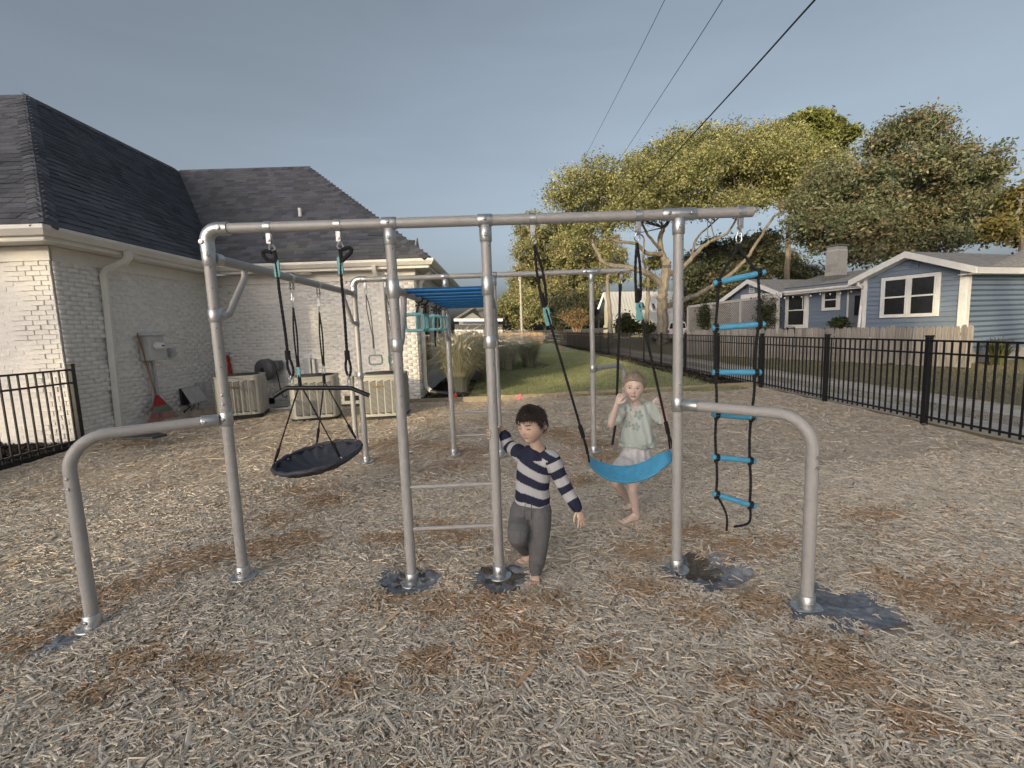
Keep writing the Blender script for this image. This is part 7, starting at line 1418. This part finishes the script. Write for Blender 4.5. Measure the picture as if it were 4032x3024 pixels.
idx = np.random.default_rng(19).choice(np.where(mask)[0], 900); st = []
for i in idx: n_ = unit(L_[i]); st.append((hw_(*(L_[i]+n_*.008)), unit(l*n_[0]+fw*n_[1]+u_*n_[2])))
bun = np.array([0, -.095, .01])
def flow_g(p, n_):
    q = to_local(p[None], hc, FR)[0]; d = bun-q; nq = unit(q); d = d-nq*(d@nq); d = unit(d); return unit(l*d[0]+fw*d[1]+u_*d[2])
sm_ = MB(); strands(sm_, st, flow_g, .06, 20, .0016, 6, .0008); sm_.build('hair_strands', MATS['hair_girl'], hr); tl_ = MB(); bp0 = hw_(0, -.09, .01); 
for k in range(26): r_ = np.random.default_rng(k); e = hw_(r_.normal(0, .018), -.115+r_.normal(0, .01), -.03-r_.random()*.05); tl_.tube(ropepts([bp0, (bp0+e)/2-fw*.02, e], 4), np.linspace(.007, .002, 9), 5)
tl_.build('ponytail', MATS['hair_girl'], hr)
# tee shirt
hemc = G8(385, 845, 3.43); s_ = MB(); limb(s_, [hemc, G8(385, 800, 3.435), belly, chest, G8(385, 575, 3.44), G8(378, 545, 3.44)], [.142, .138, .13, .115, .088, .055], [.098, .097, .093, .086, .064, .048], sl_g, 22, ends=(0, 0))
for sh, el in ((shL, elL), (shR, elR)): limb(s_, [chest*.4+sh*.6, sh, sh*.6+el*.4, sh*.38+el*.62], [.055, .056, .056, .058])
v, f = remesh(s_, .0042, 5); r_ = np.random.default_rng(8); zr = np.clip((v[:, 2]-hemc[2])/(neck[2]-hemc[2]), 0, 1)
lx = (v-V3(*hemc))@sl_g; v = v+np.outer((1-zr)**1.2*.009*np.sin(lx*62+4*zr)+.003*np.sin(lx*130+9*zr), (-.2, -.97, 0)); c = np.tile(np.array((.47, .53, .50)), (len(v), 1))
front = v[:, 1] < hemc[1]-.01
def pxl(v): 
    d = v-CAMP; zz_ = d@fwd; X_ = 2016+F_PX*(d@rt2)/zz_; Y_ = 1512-F_PX*(d@up2)/zz_; return (X_-2300)*1.843, (Y_-1300)*1.843
# flower print laid out on the chest in shirt coordinates (metres across and up from the hem)
gx_, gz_ = lx, v[:, 2]-hemc[2]
def fl(cx, cy, r, col, rot, hollow=False):
    p = G8(cx, cy, 3.36); ox, oz = (p-V3(*hemc))@sl_g, p[2]-hemc[2]; dx, dz_ = gx_-ox, gz_-oz; R_ = np.hypot(dx, dz_); A = np.arctan2(dz_, dx)+rot; pet = r*(.62+.38*np.abs(np.cos(2.5*A))); m_ = front & (R_ < pet) & (np.abs(np.sin(2.5*A)) < .97) & (R_ > r*.12)
    if hollow: m_ &= (R_ > pet*.55) | (R_ < r*.2)
    c[m_] = col
dk, pk = np.array((.29, .36, .345)), np.array((.53, .52, .49))
for a in ((392, 600, .046), (300, 640, .05), (340, 690, .045), (330, 600, .03)): fl(a[0], a[1], a[2], pk, .3)
for cx, cy, r, rot, ho in ((395, 615, .036, .2, False), (315, 690, .031, .6, False), (375, 700, .032, 1.1, False), (305, 578, .016, .3, False), (315, 605, .014, .8, False), (295, 628, .02, .4, True), (318, 655, .014, 0, True), (343, 585, .011, .5, False)): fl(cx, cy, r, dk, rot, ho)
tee = MB().add(v, f, c).build('shirt', MATS['tee'], girl, ang=180, col=True); MB().torus(G8(377, 540, 3.432), .045, .006, unit(V3(.03, -.4, 1)), 26, 7, 1.12, .95).build('neckband', MATS['shorts'], tee)
# shorts
p_ = MB(); limb(p_, [G8(380, 850, 3.43), pel, (hpL+hpR)/2], [.1, .112, .105], [.075, .085, .083], sl_g, 18, ends=(0, 0)); limb(p_, [hpL+V3(0, 0, .03), hpL, hpL*.68+knL*.32+V3(.012, 0, 0)], [.08, .085, .092]); limb(p_, [hpR+V3(0, 0, .03), hpR, hpR*.68+knR*.32], [.08, .085, .095])
v, f = remesh(p_, .006, 3); lx = (v-V3(*pel))@sl_g; v = v+np.outer(.005*np.sin(lx*120+v[:, 2]*15), (-.1, -.98, 0)); MB().add(v, f).build('shorts', MATS['shorts'], girl, ang=180)
MB().torus(wrL*.93+elL*.07, .0195, .0022, unit(wrL-elL), 20, 5).build('bracelet', MATS['rake_red'], girl)
